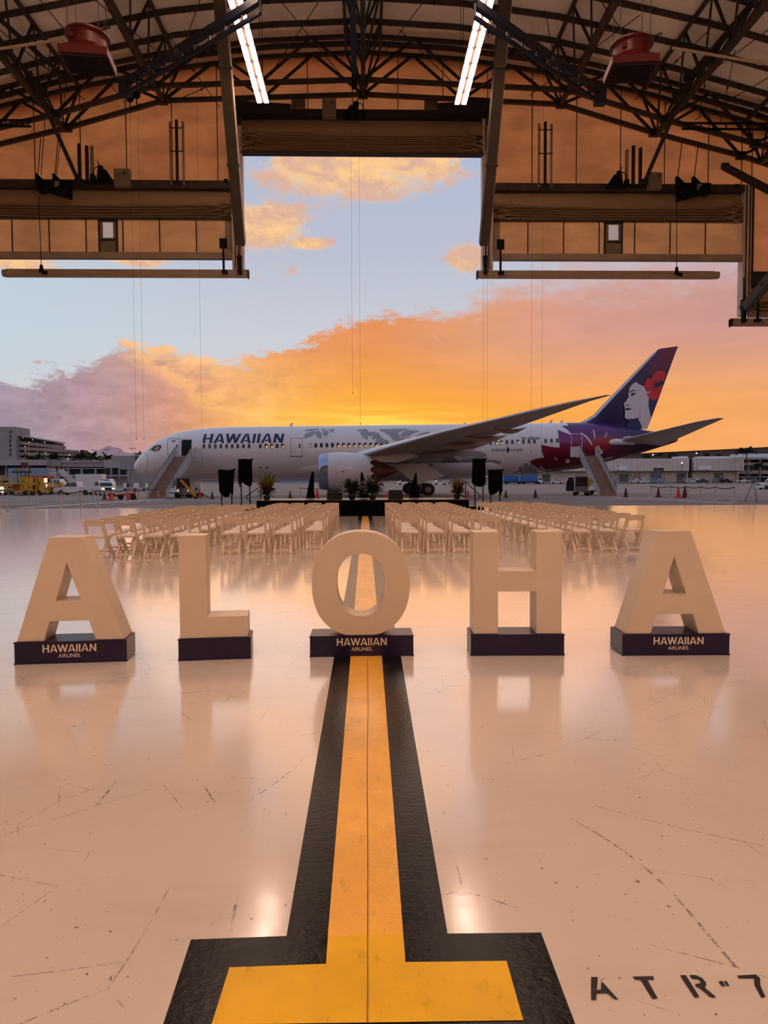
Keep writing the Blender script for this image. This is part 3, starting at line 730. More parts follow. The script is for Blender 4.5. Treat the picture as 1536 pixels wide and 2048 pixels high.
# blue crane girders
def crane(a, c, label):
    A, C_ = P(*a), P(*c); C_.z = A.z
    e = empty('crane_girder', A, 0, label, 'girder', 'navy lattice girders under the roof')
    D = C_-A; lo = Vector((0, 0, -0.5))
    MB().bar((0, 0, 0), D, 0.22, 0.30).build('top_chord', NAVY_ST, e)
    MB().bar(lo, D+lo, 0.12, 0.14).build('bottom_chord', NAVY_ST, e)
    n = 9
    for k in range(n+1): MB().bar(D*k/n, D*k/n+lo, 0.07).build('strut', NAVY_ST, e)
    MB().box((0, 0, -0.2), (0.5, 0.4, 0.75)).build('end_plate', NAVY_ST, e)
    for k in (2, 4): MB().box(D*k/n+Vector((0, 0, -0.12)), (0.28, 0.3, 0.2)).build('clamp', STEEL, e)
crane((250, 166, 33.6), (520, -2, 27.8), 'navy lattice girder rising toward the left lamp row')
crane((1200, 184, 33.6), (950, -4, 27.6), 'navy lattice girder rising toward the right lamp row')
mono = empty('monorail_beam', P(709, 155, 38), 0, 'navy monorail beam hanging at the roof centre', 'beam')
MB().bar((0, 0, 0), (0, -14, 0), 0.28, 0.35).build('beam', NAVY_ST, mono); MB().box((0.0, 0.1, -0.1), (0.3, 0.2, 0.8)).build('end_stop', BLACKM, mono)
# light-coloured pipes beside the hoods
pipe = M('pale_pipe', (150, 130, 104), 0.5, 0.1, 0.12, 2.0)
for a, c, lb in (((-40, 103, 26), (128, 79, 26), 'pale pipe running to the left red hood'), ((1345, 96, 26), (1580, 136, 26), 'pale pipe running from the right red hood')):
    A, C_ = P(*a), P(*c); e = empty('pipe', A, 0, lb, 'pipe', 'pale pipes by the hoods')
    MB().tube([(0, 0, 0), C_-A], 0.05, 8).build('tube', pipe, e, True); MB().tube([(C_-A)*0.72, (C_-A)*0.76], 0.075, 8).build('coupling', pipe, e, True)
# catwalk ladders
for x0, x1, y_, lb in ((-40, 62, 240, 'dark horizontal ladder tray at left edge below the ceiling'), (1364, 1590, 246, 'dark horizontal ladder tray at right edge below the ceiling')):
    A, C_ = P(x0, y_, 38), P(x1, y_, 38); C_.z = A.z
    e = empty('ladder_tray', A, 0, lb, 'ladder', 'ladder trays under the ceiling'); D = C_-A; lo = Vector((0, 0, -0.3))
    MB().bar((0, 0, 0), D, 0.08, 0.09).build('rail', BLACKM, e); MB().bar(lo, D+lo, 0.08, 0.09).build('rail', BLACKM, e)
    for k in range(9): MB().bar(D*(k+0.5)/9, D*(k+0.5)/9+lo, 0.05).build('rung', BLACKM, e)

# ------------------------------------------------------------------ ceiling lamps
TUBE = M('lamp_diffuser', (255, 250, 245), 0.4, 0, 0.02, 3.0, emit=(255, 217, 194), estr=LAMP_POWER)
LH = M('lamp_housing', (120, 104, 96), 0.4, 0.2, 0.08, 3.0)
LX = {-1: (P(516, 208, 37).x, P(537, 208, 37).x, P(527, 208, 37).z), 1: (P(911, 211, 37).x, P(930, 211, 37).x, P(920, 211, 37).z)}
for s in (-1, 1):
    xa, xb, z = LX[s]; xc = (xa+xb)/2; dx = (xb-xa)/4
    for k in range(9):      # longer units added unseen behind the camera to brighten the letter fronts
        e = empty('ceiling_lamp', (xc, -6.0-4.4*k, z), 0, 'added long linear lamp, unseen behind the camera, %s from the front of the %s row' % (ORD[k], 'left' if s < 0 else 'right'), 'lamp', 'linear ceiling lamps in two rows')
        MB().box((0, 0, 0.08), (0.62, 4.3, 0.08)).build('housing', LH, e)
        for q in (-1, 1): MB().box((q*0.18, 0, 0.02), (0.20, 4.2, 0.05)).build('diffuser', TUBE, e)
        for q in (-1.8, 1.8): MB().tube([(0, q, 0.1), (0, q, roofz(xc)-z)], 0.015, 5).build('hanger_rod', STEEL_DK, e)
    for k in range(33):
        Y = 36.4-1.2*k
        lb = '%s linear lamp from the door in the %s ceiling row' % (ORD[k].capitalize() if k < len(ORD) else 'Far %s' % NUM[min(k-24, 11)], 'left' if s < 0 else 'right')
        if k >= 24: lb = 'linear lamp overhead behind the camera, %s more beyond, %s row' % (NUM[k-24], 'left' if s < 0 else 'right')
        e = empty('ceiling_lamp', (xc, Y, z), 0, lb, 'lamp', 'linear ceiling lamps in two rows')
        MB().box((0, 0, 0.08), (0.62, 1.17, 0.08)).build('housing', LH, e)
        for q in (-1, 1): MB().box((q*0.18, 0, 0.02), (0.20, 1.0, 0.05)).build('diffuser', TUBE, e)
        if k % 4 == 0:
            for q in (-0.5, 0.5): MB().tube([(0, q, 0.1), (0, q, roofz(xc)-z)], 0.015, 5).build('hanger_rod', STEEL_DK, e)

for s in (-1, 1):           # outer rows, out of view, added to brighten near floor and letters
    for k in range(10):
        xo = 14.5*s; zo = 20.6
        e = empty('ceiling_lamp', (xo, 7.0-4.6*k, zo), 0, 'added unseen linear lamp of the outer rear %s row, %s from the front' % ('left' if s < 0 else 'right', ORD[k]), 'lamp', 'added linear lamps in the outer rear rows')
        MB().box((0, 0, 0.08), (0.62, 4.3, 0.08)).build('housing', LH, e)
        for q in (-1, 1): MB().box((q*0.18, 0, 0.02), (0.20, 4.2, 0.05)).build('diffuser', TUBE, e)
        for q in (-1.8, 1.8): MB().tube([(0, q, 0.1), (0, q, roofz(xo)-zo)], 0.015, 5).build('hanger_rod', STEEL_DK, e)

# ------------------------------------------------------------------ red hoods
RED = M('red_sheet_metal', (86, 9, 8), 0.35, 0.15, 0.15, 1.5); DARKUN = M('dark_grille', (40, 22, 18), 0.6, 0.2, 0.2, 3.0)
def hood(c, rz, label):
    e = empty('red_hood', c, rz, label, 'hood', 'red ventilation hoods under the roof')
    w, d = 0.80, 0.66
    sk = MB(); sk.hexa([(-w, -d, 0), (w, -d, 0), (w, d, 0), (-w, d, 0), (-w, -d, 0.26), (w, -d, 0.26), (w, d, 0.26), (-w, d, 0.26)]); sk.build('skirt', RED, e)
    n = 28; mb = MB()
    ring = []
    for k in range(n):
        th = 2*math.pi*(k+0.5)/n; cx, cy = math.cos(th), math.sin(th); q = 1/max(abs(cx)/w, abs(cy)/d)
        ring.append((cx*q, cy*q))
    for k in range(n): mb.v.append((ring[k][0], ring[k][1], 0.26))
    for k in range(n):
        th = 2*math.pi*(k+0.5)/n; mb.v.append((math.cos(th)*0.62, math.sin(th)*0.62, 0.46))
    mb.f = [(k, (k+1) % n, n+(k+1) % n, n+k) for k in range(n)]
    mb.build('transition', RED, e, True)
    MB().lathe([(0.62, 0.46), (0.62, 0.80), (0.66, 0.84), (0.74, 0.87), (0.74, 0.93), (0.5, 0.95)], 28).build('collar', RED, e, True)
    for a in (0.6, 2.5, 4.1): MB().box((0.63*math.cos(a), 0.63*math.sin(a), 0.64), (0.14, 0.14, 0.16)).build('lug', RED, e)
    MB().box((0, 0, -0.012), (2*w-0.1, 2*d-0.1, 0.02)).build('grille_backing', DARKUN, e)
    for k in range(13): MB().box((0, -d+0.1+k*(2*d-0.2)/12, -0.035), (2*w-0.12, 0.02, 0.05)).build('louver', DARKUN, e)
    for a in ((-.5, -.5), (.5, -.5), (.5, .5), (-.5, .5)):
        MB().tube([(a[0], a[1], 0.9), (a[0]*1.05, a[1]*1.05, roofz(c[0])-c[2])], 0.012, 5).build('hanger_rod', STEEL_DK, e)
    MB().tube([(0.3, -0.3, 0.9), (0.9, -0.5, 1.0)], 0.03, 6).build('conduit', STEEL_DK, e)
hood(P(176, 128, 25.4), 0.10, 'red ventilation hood hanging under the roof at upper left')
hood(P(1262, 145, 25.4), -0.10, 'red ventilation hood hanging under the roof at upper right')

# ------------------------------------------------------------------ thin hanging wires
wires = [(705, 788, 'second-longest wire, hanging left of centre'), (721, 850, 'thin wire hanging right at the centre'), (288, 880, 'thin wire hanging in front of the aircraft nose, outer'), (273, 880, 'thin wire hanging left of the nose wire'), (405, 935, 'thin wire crossing the start of the big lettering'),
         (966, 870, 'thin wire right of the tail door opening, outer'), (974, 868, 'thin wire right of the tail door opening, inner'), (1062, 905, 'thin wire left of the registration number'), (1083, 905, 'thin wire crossing the registration number')]
for px, pyb, lb in wires:
    a = P(px, pyb, 38.0); e = empty('hanging_wire', a, 0, lb[0].upper()+lb[1:], 'wire', 'thin wires hanging from the roof')
    MB().tube([(0, 0, 0.1), (0, 0, roofz(a.x)-a.z+0.02)], 0.005, 5).build('wire', CABLE, e); MB().tube([(0, 0, 0), (0, 0, 0.12)], 0.014, 6).build('weight', CABLE, e)
# hoists
YEL = M('yellow_hoist_paint', (176, 128, 20), 0.5, 0, 0.2, 8)
def hoist(c, mat, label, top):
    e = empty('chain_hoist', c, 0, label, 'hoist', 'chain hoists')
    MB().lathe([(0.02, -0.07), (0.17, -0.05), (0.2, 0), (0.17, 0.05), (0.02, 0.07)], 14, (0, 0, 0), 'y').build('sheave', mat, e, True)
    MB().tube([(0, 0, 0.15), (0, 0, top)], 0.018, 6).build('chain', BLACKM, e)
    MB().tube(spline([(0, 0, -0.18), (0, 0, -0.42), (0.10, 0, -0.52), (0.16, 0, -0.40)], False, 4), 0.028, 6).build('hook', BLACKM, e)
c = P(260, 197, 36); hoist(c, BLACKM, 'black chain hoist hanging below the left navy girder', 0.9)
c = P(273, 190, 36); hoist(c, BLACKM, 'smaller dark hoist hook right beside the left chain hoist', 0.7)
c = P(974, 48, 30.5); hoist(c, YEL, 'yellow pulley block hanging by the right lamps', 2.0)

# ------------------------------------------------------------------ door machinery on the headers
def cabinet(px0, px1, py0, py1, label):
    Y = 41.35; a, c = P(px0, py1, Y), P(px1, py0, Y)
    e = empty('control_cabinet', ((a.x+c.x)/2, Y, a.z), 0, label, 'cabinet', 'door control cabinets'); w, h = c.x-a.x, c.z-a.z
    MB().span((-w/2, -0.18, 0), (w/2, 0.18, h)).build('box', GREYBOX, e)
    MB().span((-w/2+0.04, -0.205, 0.05), (w/2-0.04, -0.185, h-0.04)).build('door', GREYBOX, e)
    MB().box((w*0.22, -0.22, h*0.72), (0.06, 0.03, 0.12)).build('handle', BLACKM, e); MB().box((-w*0.08, -0.21, h*0.88), (0.14, 0.01, 0.05)).build('label_plate', M('label_plate', (170, 165, 150)), e)
cabinet(230, 260, 340, 374, 'grey control cabinet on the left door header'); cabinet(1295, 1322, 347, 379, 'grey control cabinet on the right door header'); cabinet(645, 672, 199, 236, 'grey control cabinet above the tail door')
def winch(px, py, sgn, label, Y=41.2):
    c = P(px, py, Y); e = empty('door_winch', c, 0, label, 'winch', 'black winches on the door headers')
    MB().hexa([(-0.45, -0.25, 0), (0.45, -0.25, 0), (0.45, 0.25, 0), (-0.45, 0.25, 0), (-0.38 if sgn > 0 else -0.05, -0.22, 0.62), (0.05 if sgn > 0 else 0.38, -0.22, 0.62), (0.05 if sgn > 0 else 0.38, 0.22, 0.62), (-0.38 if sgn > 0 else -0.05, 0.22, 0.62)]).build('gearbox', BLACKM, e)
    MB().tube([(-0.28*sgn, 0, 0.62), (-0.3*sgn, 0, 0.86)], 0.16, 10).build('motor', BLACKM, e, True)
    MB().tube([(-0.3*sgn, 0, 0.86), (-0.46*sgn, 0, 1.15)], 0.03, 6).build('lever', BLACKM, e)
    MB().box((-0.72*sgn, 0, 0.2), (0.24, 0.3, 0.36)).build('brake', BLACKM, e)
    MB().tube(spline([(-0.72*sgn, 0, 0.38), (-0.62*sgn, 0, 0.75), (-0.4*sgn, 0, 0.85)], False, 4), 0.025, 6).build('conduit', BLACKM, e)
winch(212, 364, 1, 'black winch gearbox beside the left control cabinet'); winch(1228, 374, -1, 'black winch gearbox left of the right control cabinet')
winch(702, 236, -1, 'black winch gearbox above the tail door opening')
def pulleyset(px, py, s, label):
    Y = 40.9; c = P(px, py, Y); e = empty('pulley_carriage', c, 0, label, 'pulley', 'cable pulley carriages')
    MB().hexa([(-0.9, -0.2, 0.1), (0.9, -0.2, -0.4), (0.9, 0.2, -0.4), (-0.9, 0.2, 0.1), (-0.95, -0.2, 0.55), (0.95, -0.2, 0.55), (0.95, 0.2, 0.55), (-0.95, 0.2, 0.55)] if s > 0 else
              [(-0.9, -0.2, -0.4), (0.9, -0.2, 0.1), (0.9, 0.2, 0.1), (-0.9, 0.2, -0.4), (-0.95, -0.2, 0.55), (0.95, -0.2, 0.55), (0.95, 0.2, 0.55), (-0.95, 0.2, 0.55)]).build('frame', BLACKM, e)
    for k in (-0.55, 0.55): MB().lathe([(0.05, -0.1), (0.34, -0.06), (0.34, 0.06), (0.05, 0.1)], 14, (k, -0.24, 0.1 if k*s < 0 else -0.05), 'y').build('sheave', BLACKM, e)
    for k in (-0.9, 0.05):
        MB().hexa([(k-0.1, -0.1, 0.5), (k+0.45, -0.1, 0.5), (k+0.45, 0.1, 0.5), (k-0.1, 0.1, 0.5), (k-0.12, -0.1, 0.95), (k, -0.1, 0.95), (k, 0.1, 0.95), (k-0.12, 0.1, 0.95)]).build('bracket', BLACKM, e)
        MB().tube([(k, 0, 0.9), (k+0.22, 0, 2.9)], 0.025, 6).build('cable', BLACKM, e)
    MB().box((0.25, -0.26, 0.3), (0.26, 0.03, 0.34)).build('tag_plate', GREYBOX, e)
pulleyset(109, 383, 1, 'black pulley carriage hanging on the left header'); pulleyset(1386, 388, -1, 'black pulley carriage hanging on the right header')
# masts with rungs, small posts, header railing cables
def mast(px, py0, py1, label):
    Y = 41.5; a, c = P(px, py1, Y), P(px, py0, Y); h = c.z-a.z
    e = empty('guide_mast', a, 0, label, 'mast', 'guide masts on the gable wall')
    MB().span((-0.07, -0.07, 0), (0.07, 0.07, h)).build('pole', STEEL_DK, e)
    for s in (-0.36, 0.36): MB().span((s-0.06, -0.05, 0), (s+0.06, 0.05, h-0.1)).build('rail', BEIGE_ST, e)
    for k in (0.1, h*0.5, h-0.5): MB().tube([(-0.38, -0.1, k+0.06), (-0.3, -0.12, k), (0.3, -0.12, k), (0.38, -0.1, k+0.06)], 0.03, 6).build('rung', STEEL_DK, e)
mast(355, 240, 369, 'three-pole guide mast on the orange wall at left'); mast(1090, 244, 374, 'three-pole guide mast on the orange wall at right')
for px, py0, py1, lb in ((160, 288, 366, 'outer dark post over the left header'), (175, 292, 366, 'inner dark post over the left header'), (1266, 292, 374, 'inner dark post over the right header'), (1280, 296, 374, 'outer dark post over the right header'), (185, 292, 366, 'pale strip post over the left header'), (1253, 300, 374, 'pale strip post over the right header')):
    a, c = P(px, py1, 41.5), P(px, py0, 41.5); e = empty('short_post', a, 0, lb, 'post', 'short posts over the headers')
    MB().span((-0.08, -0.08, 0), (0.08, 0.08, c.z-a.z)).build('post', BEIGE_ST if 'pale' in lb else STEEL_DK, e); MB().box((0, 0, 0.06), (0.3, 0.3, 0.12)).build('foot', STEEL_DK, e)
for a, c, lb in (((-20, 358), (456, 362), 'thin handline above the left header'), ((995, 366), (1476, 372), 'thin handline above the right header')):
    A, C_ = P(a[0], a[1], 41.6), P(c[0], c[1], 41.6); e = empty('handline', A, 0, lb, 'cable', 'handlines over the headers')
    MB().tube([(0, 0, 0), C_-A], 0.02, 5).build('line', STEEL_DK, e); MB().tube([(C_-A)*0.985, C_-A], 0.12, 8).build('end_pulley', BLACKM, e)
# header end frames either side of the tail-door header
for px, lb in ((474, 'dark bracket at the left end of the tail door header'), (981, 'dark bracket at the right end of the tail door header')):
    a = P(px, 246, 40.65); e = empty('header_bracket', a, 0, lb, 'bracket', 'tail door header brackets')
    MB().span((-0.2, -0.25, 0), (0.2, 0.25, 1.2)).build('plate', STEEL_DK, e)
    sg = 1 if px < 700 else -1
    MB().bar((0, 0, 0.9), (sg*3.0, 0, 0.75), 0.3, 0.5).build('arm', STEEL_DK, e)
# ------------------------------------------------------------------ lettering tools
def wordmark(t=0.19, gap=0.17):
    """strokes of HAWAIIAN, unit height; list of 2D polygons and the total width"""
    out = []; x = 0.0
    def H(w): return [[(0,0),(t,0),(t,1),(0,1)], [(w-t,0),(w,0),(w,1),(w-t,1)], [(t,.42),(w-t,.42),(w-t,.58),(t,.58)]]
    def A(w): return [[(0,0),(t*1.05,0),(w/2+t*.15,1),(w/2-t*.6,1)], [(w-t*1.05,0),(w,0),(w/2+t*.6,1),(w/2-t*.15,1)], [(w*.34,.20),(w*.84,.20),(w*.78,.35),(w*.40,.35)]]
    def Wl(w):
        a = w*0.29; b_ = w*0.71
        return [[(0,1),(t*1.05,1),(a+t*.5,0),(a-t*.5,0)], [(w/2-t*.5,1),(w/2+t*.5,1),(a+t*.5,0),(a-t*.5,0)], [(w/2-t*.5,1),(w/2+t*.5,1),(b_+t*.5,0),(b_-t*.5,0)], [(w-t*1.05,1),(w,1),(b_+t*.5,0),(b_-t*.5,0)]]
    def I(w): return [[(0,0),(t,0),(t,1),(0,1)]]
    def N(w): return [[(0,0),(t,0),(t,1),(0,1)], [(w-t,0),(w,0),(w,1),(w-t,1)], [(0,1),(t*1.1,1),(w,0),(w-t*1.1,0)]]
    for f, w, g in ((H,.82,.12),(A,.95,.0),(Wl,1.35,.0),(A,.95,.10),(I,t,.17),(I,t,.12),(A,.95,.12),(N,.84,0)):
        out += [[(px+x, py) for px, py in pl] for pl in f(w)]
        x += w+g
    return out, x
def font_mesh(txt, bold=0.0):
    """vertices and faces of a line of type, scaled to unit height (capital height) with its width"""
    cu = bpy.data.curves.new('type', 'FONT'); cu.body = txt; cu.offset = bold; cu.resolution_u = 4
    ob = bpy.data.objects.new('type', cu); COL.objects.link(ob)
    me = bpy.data.meshes.new_from_object(ob.evaluated_get(bpy.context.evaluated_depsgraph_get()))
    vs_ = [(v.co.x, v.co.y) for v in me.vertices]; fs = [tuple(p.vertices) for p in me.polygons]
    bpy.data.objects.remove(ob, do_unlink=True); bpy.data.curves.remove(cu); bpy.data.meshes.remove(me)
    x0 = min(v[0] for v in vs_); y0 = 0.0; h = max(v[1] for v in vs_)
    vs_ = [((a-x0)/h, (c-y0)/h) for a, c in vs_]
    return vs_, fs, max(v[0] for v in vs_)
TYPE = {k: font_mesh(k, b_) for k, b_ in (('AIRLINES.', 0.008), ('DREAM', 0.0), ('LINER', 0.0), ('N781HA', 0.03))}

# ------------------------------------------------------------------ the five big letters
CREAM = M('cream_letter_paint', (222, 203, 178), 0.42, 0, 0.05, 1.5, bump=0.03, bscale=60)
NAVYB = M('navy_plinth_vinyl', (24, 10, 56), 0.34, 0, 0.10, 2.0)
LOGO = M('cream_print', (232, 214, 194), 0.5, 0, 0.05, 5)
def A_poly(): return [[(0,0),(.25,0),(.305,.192),(.67,.192),(.73,0),(1,0),(.638,1),(.318,1)], [(.475,.756),(.603,.385),(.365,.385)]]
LET = {
 'A': ([(0,0),(.25,0),(.305,.192),(.67,.192),(.73,0),(1,0),(.638,1),(.318,1)], [(.365,.385),(.603,.385),(.475,.756)]),
 'L': ([(0,0),(1,0),(1,.207),(.394,.207),(.394,1),(0,1)], None),
 'H': ([(0,0),(.28,0),(.28,.417),(.713,.417),(.713,0),(1,0),(1,1),(.713,1),(.713,.617),(.28,.617),(.28,1),(0,1)], None),
 'O': (None, None)}
def oval(cx, cy, a, c, n=64, p=2.25, flatten=None):
    o = []
    for k in range(n):
        th = 2*math.pi*k/n; x = math.copysign(abs(math.cos(th))**(2/p), math.cos(th)); y = math.copysign(abs(math.sin(th))**(2/p), math.sin(th))
        yy = cy+y*c
        if flatten is not None: yy = max(yy, flatten)
        o.append((cx+x*a, yy))
    return o
LET['O'] = (oval(.5, .497, .5, .513, flatten=0.0), oval(.5, .492, .247, .305))
def letter_mesh(ch, w, h, d):
    outer, hole = LET[ch]
    bm = bmesh.new(); loops = [outer]+([hole] if hole else [])
    edges = []
    for lp in loops:
        vs_ = [bm.verts.new((x*w-w/2, 0, y*h)) for x, y in lp]
        edges += [bm.edges.new((vs_[i], vs_[(i+1) % len(vs_)])) for i in range(len(vs_))]
    bmesh.ops.triangle_fill(bm, use_beauty=True, use_dissolve=False, edges=edges)
    r = bmesh.ops.extrude_face_region(bm, geom=list(bm.faces))
    bmesh.ops.translate(bm, vec=(0, d, 0), verts=[v for v in r['geom'] if isinstance(v, bmesh.types.BMVert)])
    bmesh.ops.dissolve_limit(bm, angle_limit=0.01, verts=bm.verts, edges=bm.edges)
    bmesh.ops.recalc_face_normals(bm, faces=bm.faces)
    me = bpy.data.meshes.new('letter_body'); bm.to_mesh(me); bm.free(); return me
def sign(ch, pl, pr, lw, lh, off, base_h, depth, label, logo=None):
    a, c = G(*pl), G(*pr); mid = (a+c)/2; w = (c-a).length; rz = math.atan2(c.y-a.y, c.x-a.x)
    e = empty('letter_sign', mid, rz, label, 'letter sign', 'giant letters standing on the floor')
    bd = depth
    b0 = MB().span((-w/2, 0, 0.004), (w/2, bd, base_h)).build('plinth', NAVYB, e)
    bv = b0.modifiers.new('bevel', 'BEVEL'); bv.width = 0.004; bv.segments = 1
    for q in (0.006, base_h-0.006): MB().span((-w/2-0.004, -0.005, q-0.006), (w/2+0.004, 0.004, q+0.006)).build('edge_trim', NAVYB, e)
    o = link('letter_body', letter_mesh(ch, lw, lh, bd-0.03), CREAM, e, True, angle=30); o.location = (off, 0.012, base_h+0.001)
    bv = o.modifiers.new('bevel', 'BEVEL'); bv.width = 0.0025; bv.segments = 1; bv.limit_method = 'ANGLE'
    if logo is not None:
        polys, tw = wordmark(0.185); hh = 0.064; k = hh; x0 = logo-tw*k/2
        mb = MB()
        for p in polys: mb.prism(p, lambda x, y: (x0+x*k, -0.006, 0.098+y*k), lambda x, y: (x0+x*k, -0.001, 0.098+y*k))
        mb.build('word_print', LOGO, b0)
        vs_, fs, tw2 = TYPE['AIRLINES.']; k2 = 0.031; x1 = logo-tw2*k2/2
        me = bpy.data.meshes.new('small_print'); me.from_pydata([(x1+x*k2, -0.005, 0.052+y*k2) for x, y in vs_], [], fs); me.update(); link('small_print', me, LOGO, b0)
    return e
sign('A', (29, 1329.5), (254, 1322.5), 0.885, 0.885, 0.0, 0.19, 0.31, 'big cream letter A on navy plinth with airline lettering, left end of the word', -0.01)
sign('L', (357, 1322), (502, 1317), 0.575, 0.89, -0.005, 0.19, 0.31, 'big cream letter L on a plain navy plinth')
sign('O', (620, 1314), (827, 1311.5), 0.860, 0.905, -0.005, 0.185, 0.31, 'big cream letter O on navy plinth astride the yellow line', 0.0)
sign('H', (941.8, 1311.5), (1128.5, 1310.8), 0.775, 0.90, 0.0, 0.19, 0.31, 'big cream letter H on a plain navy plinth')
sign('A', (1244.5, 1311.3), (1459, 1310), 0.880, 0.90, 0.0, 0.19, 0.33, 'big cream letter A on navy plinth with airline lettering, right end of the word', 0.02)

# ------------------------------------------------------------------ folding chairs
RESIN = M('white_resin', (226, 206, 184), 0.42, 0, 0.04, 3.0)
PAD = M('white_vinyl_seat', (236, 222, 204), 0.35, 0, 0.04, 4.0)
def build_chair():
    e = empty('folding_chair', (0, 0, 0))
    H_, w = 0.765, 0.205
    def leg(a, c): return MB().bar(a, c, 0.034, 0.042, up=(1, 0, 0))
    for s in (-1, 1):
        leg((s*w, -0.225, H_), (s*w, -0.07, 0.40)).bar((s*w, -0.07, 0.40), (s*w, 0.19, 0.0), 0.034, 0.042, up=(1, 0, 0)).build('front_leg', RESIN, e)
        leg((s*(w-0.037), 0.09, 0.42), (s*(w-0.037), -0.22, 0.0)).build('rear_leg', RESIN, e)
    n = 10; mb = MB()
    def bp(t, z): return (-w+2*w*t, -0.222-0.03*math.sin(math.pi*t)+(H_-z)*0.42, z)
    for k in range(n+1):
        t = k/n; arch = math.sin(math.pi*t)
        zt, zb = H_-0.005+0.022*arch, H_-0.135+0.028*arch
        p0, p1 = bp(t, zb), bp(t, zt)
        mb.v += [(p0[0], p0[1]-0.011, p0[2]), (p1[0], p1[1]-0.011, p1[2]), (p1[0], p1[1]+0.011, p1[2]), (p0[0], p0[1]+0.011, p0[2])]
    for k in range(n):
        for j in range(4): mb.f.append((4*k+j, 4*k+(j+1) % 4, 4*k+4+(j+1) % 4, 4*k+4+j))
    mb.f += [(3, 2, 1, 0), (4*n, 4*n+1, 4*n+2, 4*n+3)]
    mb.build('backrest', RESIN, e)
    st_ = MB(); q = w-0.022
    st_.hexa([(-q, -0.17, 0.405), (q, -0.17, 0.405), (q, 0.20, 0.425), (-q, 0.20, 0.425), (-q, -0.17, 0.44), (q, -0.17, 0.44), (q, 0.20, 0.46), (-q, 0.20, 0.46)]); so = st_.build('seat', RESIN, e)
    MB().hexa([(-q+.012, -0.16, 0.441), (q-.012, -0.16, 0.441), (q-.012, 0.19, 0.461), (-q+.012, 0.19, 0.461), (-q+.03, -0.14, 0.458), (q-.03, -0.14, 0.458), (q-.03, 0.17, 0.477), (-q+.03, 0.17, 0.477)]).build('seat_pad', PAD, so)
    MB().box((0, -0.175, 0.062), (2*(w-0.037), 0.022, 0.04)).build('stretcher', RESIN, e)
    MB().box((0, 0.115, 0.12), (2*w, 0.022, 0.036)).build('stretcher', RESIN, e)
    return e
chair0 = build_chair(); index_kids(); used = [False]
def place_chair(x, y, rz, label):
    c = chair0
    if used[0]: c = copy_tree(chair0)
    used[0] = True
    c.location = (x, y, 0.0); c.rotation_euler = (0, 0, rz)
    prop(c, label, 'chair', 'white folding chairs in rows'); return c
rc = random.Random(21)
BLOCKS = [('left outer', [-3.80, -4.32, -4.85, -5.38], 14.7, 11, -1), ('left inner', [-1.15, -1.73, -2.31, -2.88], 15.25, 12, -1),
          ('right inner', [0.92, 1.49, 2.06, 2.64], 15.25, 12, 1), ('right outer', [4.05, 4.62, 5.19, 5.78], 15.15, 12, 1)]
for bn, xs, y0, rows, sd in BLOCKS:
    for r in range(rows):
        for k, x in enumerate(xs):
            if bn == 'left inner' and k == 0 and r == 0: continue
            if r == rows-1 and bn.endswith('outer') and k == 3: continue
            if r == rows-2 and bn == 'right outer' and k == 3 and False: continue
            outer = bn.endswith('outer')
            rz = (0.03+0.055*k)*sd*(1 if outer else 0)+rc.uniform(-0.05, 0.05)
            yy = y0+0.86*r+rc.uniform(-0.035, 0.035)+(0.03*k*k if outer else 0)*(1 if sd > 0 else -0.6)
            place_chair(x+rc.uniform(-0.03, 0.03), yy, rz, 'white folding chair, %s row from the back, %s from the aisle side, %s block' % (ORD[r], ORD[k], bn))

# ------------------------------------------------------------------ stage
BLK = M('black_stage_skirt', (9, 8, 9), 0.9, 0, 0.3, 2.0, spec=0.05); DECK = M('stage_deck', (84, 74, 74), 0.32, 0, 0.15, 1.5)
CLOTH = M('black_cloth', (9, 8, 9), 0.95, 0, 0.3, 6.0, spec=0.05); STAND = M('black_stand_metal', (20, 18, 18), 0.4, 0.3, 0.2, 4.0)
SY = 30.6; SZ = 0.70
sx0, sx1 = P(513, 1000, SY).x, P(938, 1000, SY).x
stage = empty('stage', ((sx0+sx1)/2, SY, 0), 0, 'low black skirted stage in front of the airliner', 'stage')
hw = (sx1-sx0)/2
nseg = 7
for k in range(nseg):
    a, c = -hw+2*hw*k/nseg, -hw+2*hw*(k+1)/nseg
    MB().span((a+0.004, 0.02, SZ-0.10), (c-0.004, 2.9, SZ)).build('deck_panel', DECK, stage)
mb = MB(); n = 160
for i in range(n+1):
    x = -hw+2*hw*i/n; dy = 0.025*math.sin(i*1.9)+0.012*math.sin(i*0.7)
    mb.v += [(x, dy*0.3, SZ-0.03), (x, dy-0.01, 0.01)]
mb.f = [(2*i, 2*i+2, 2*i+3, 2*i+1) for i in range(n)]
mb.build('skirt', BLK, stage, True)
MB().span((-hw, 0.04, 0.0), (hw, 2.86, SZ-0.105)).build('underframe', BLK, stage)
step = empty('stage_step', (sx1+0.45, SY+2.0, 0), 0, 'low black step unit at the right end of the stage', 'steps')
MB().span((-0.4, -0.8, 0), (0.4, 0.8, 0.32)).build('box', BLK, step); MB().span((-0.4, -0.82, 0.32), (0.4, 0.82, 0.35)).build('tread', DECK, step)
step2 = empty('stage_step', (sx0-0.45, SY+2.0, 0), 0, 'low black step unit at the left end of the stage', 'steps')
MB().span((-0.4, -0.8, 0), (0.4, 0.8, 0.32)).build('box', BLK, step2); MB().span((-0.4, -0.82, 0.32), (0.4, 0.82, 0.35)).build('tread', DECK, step2)
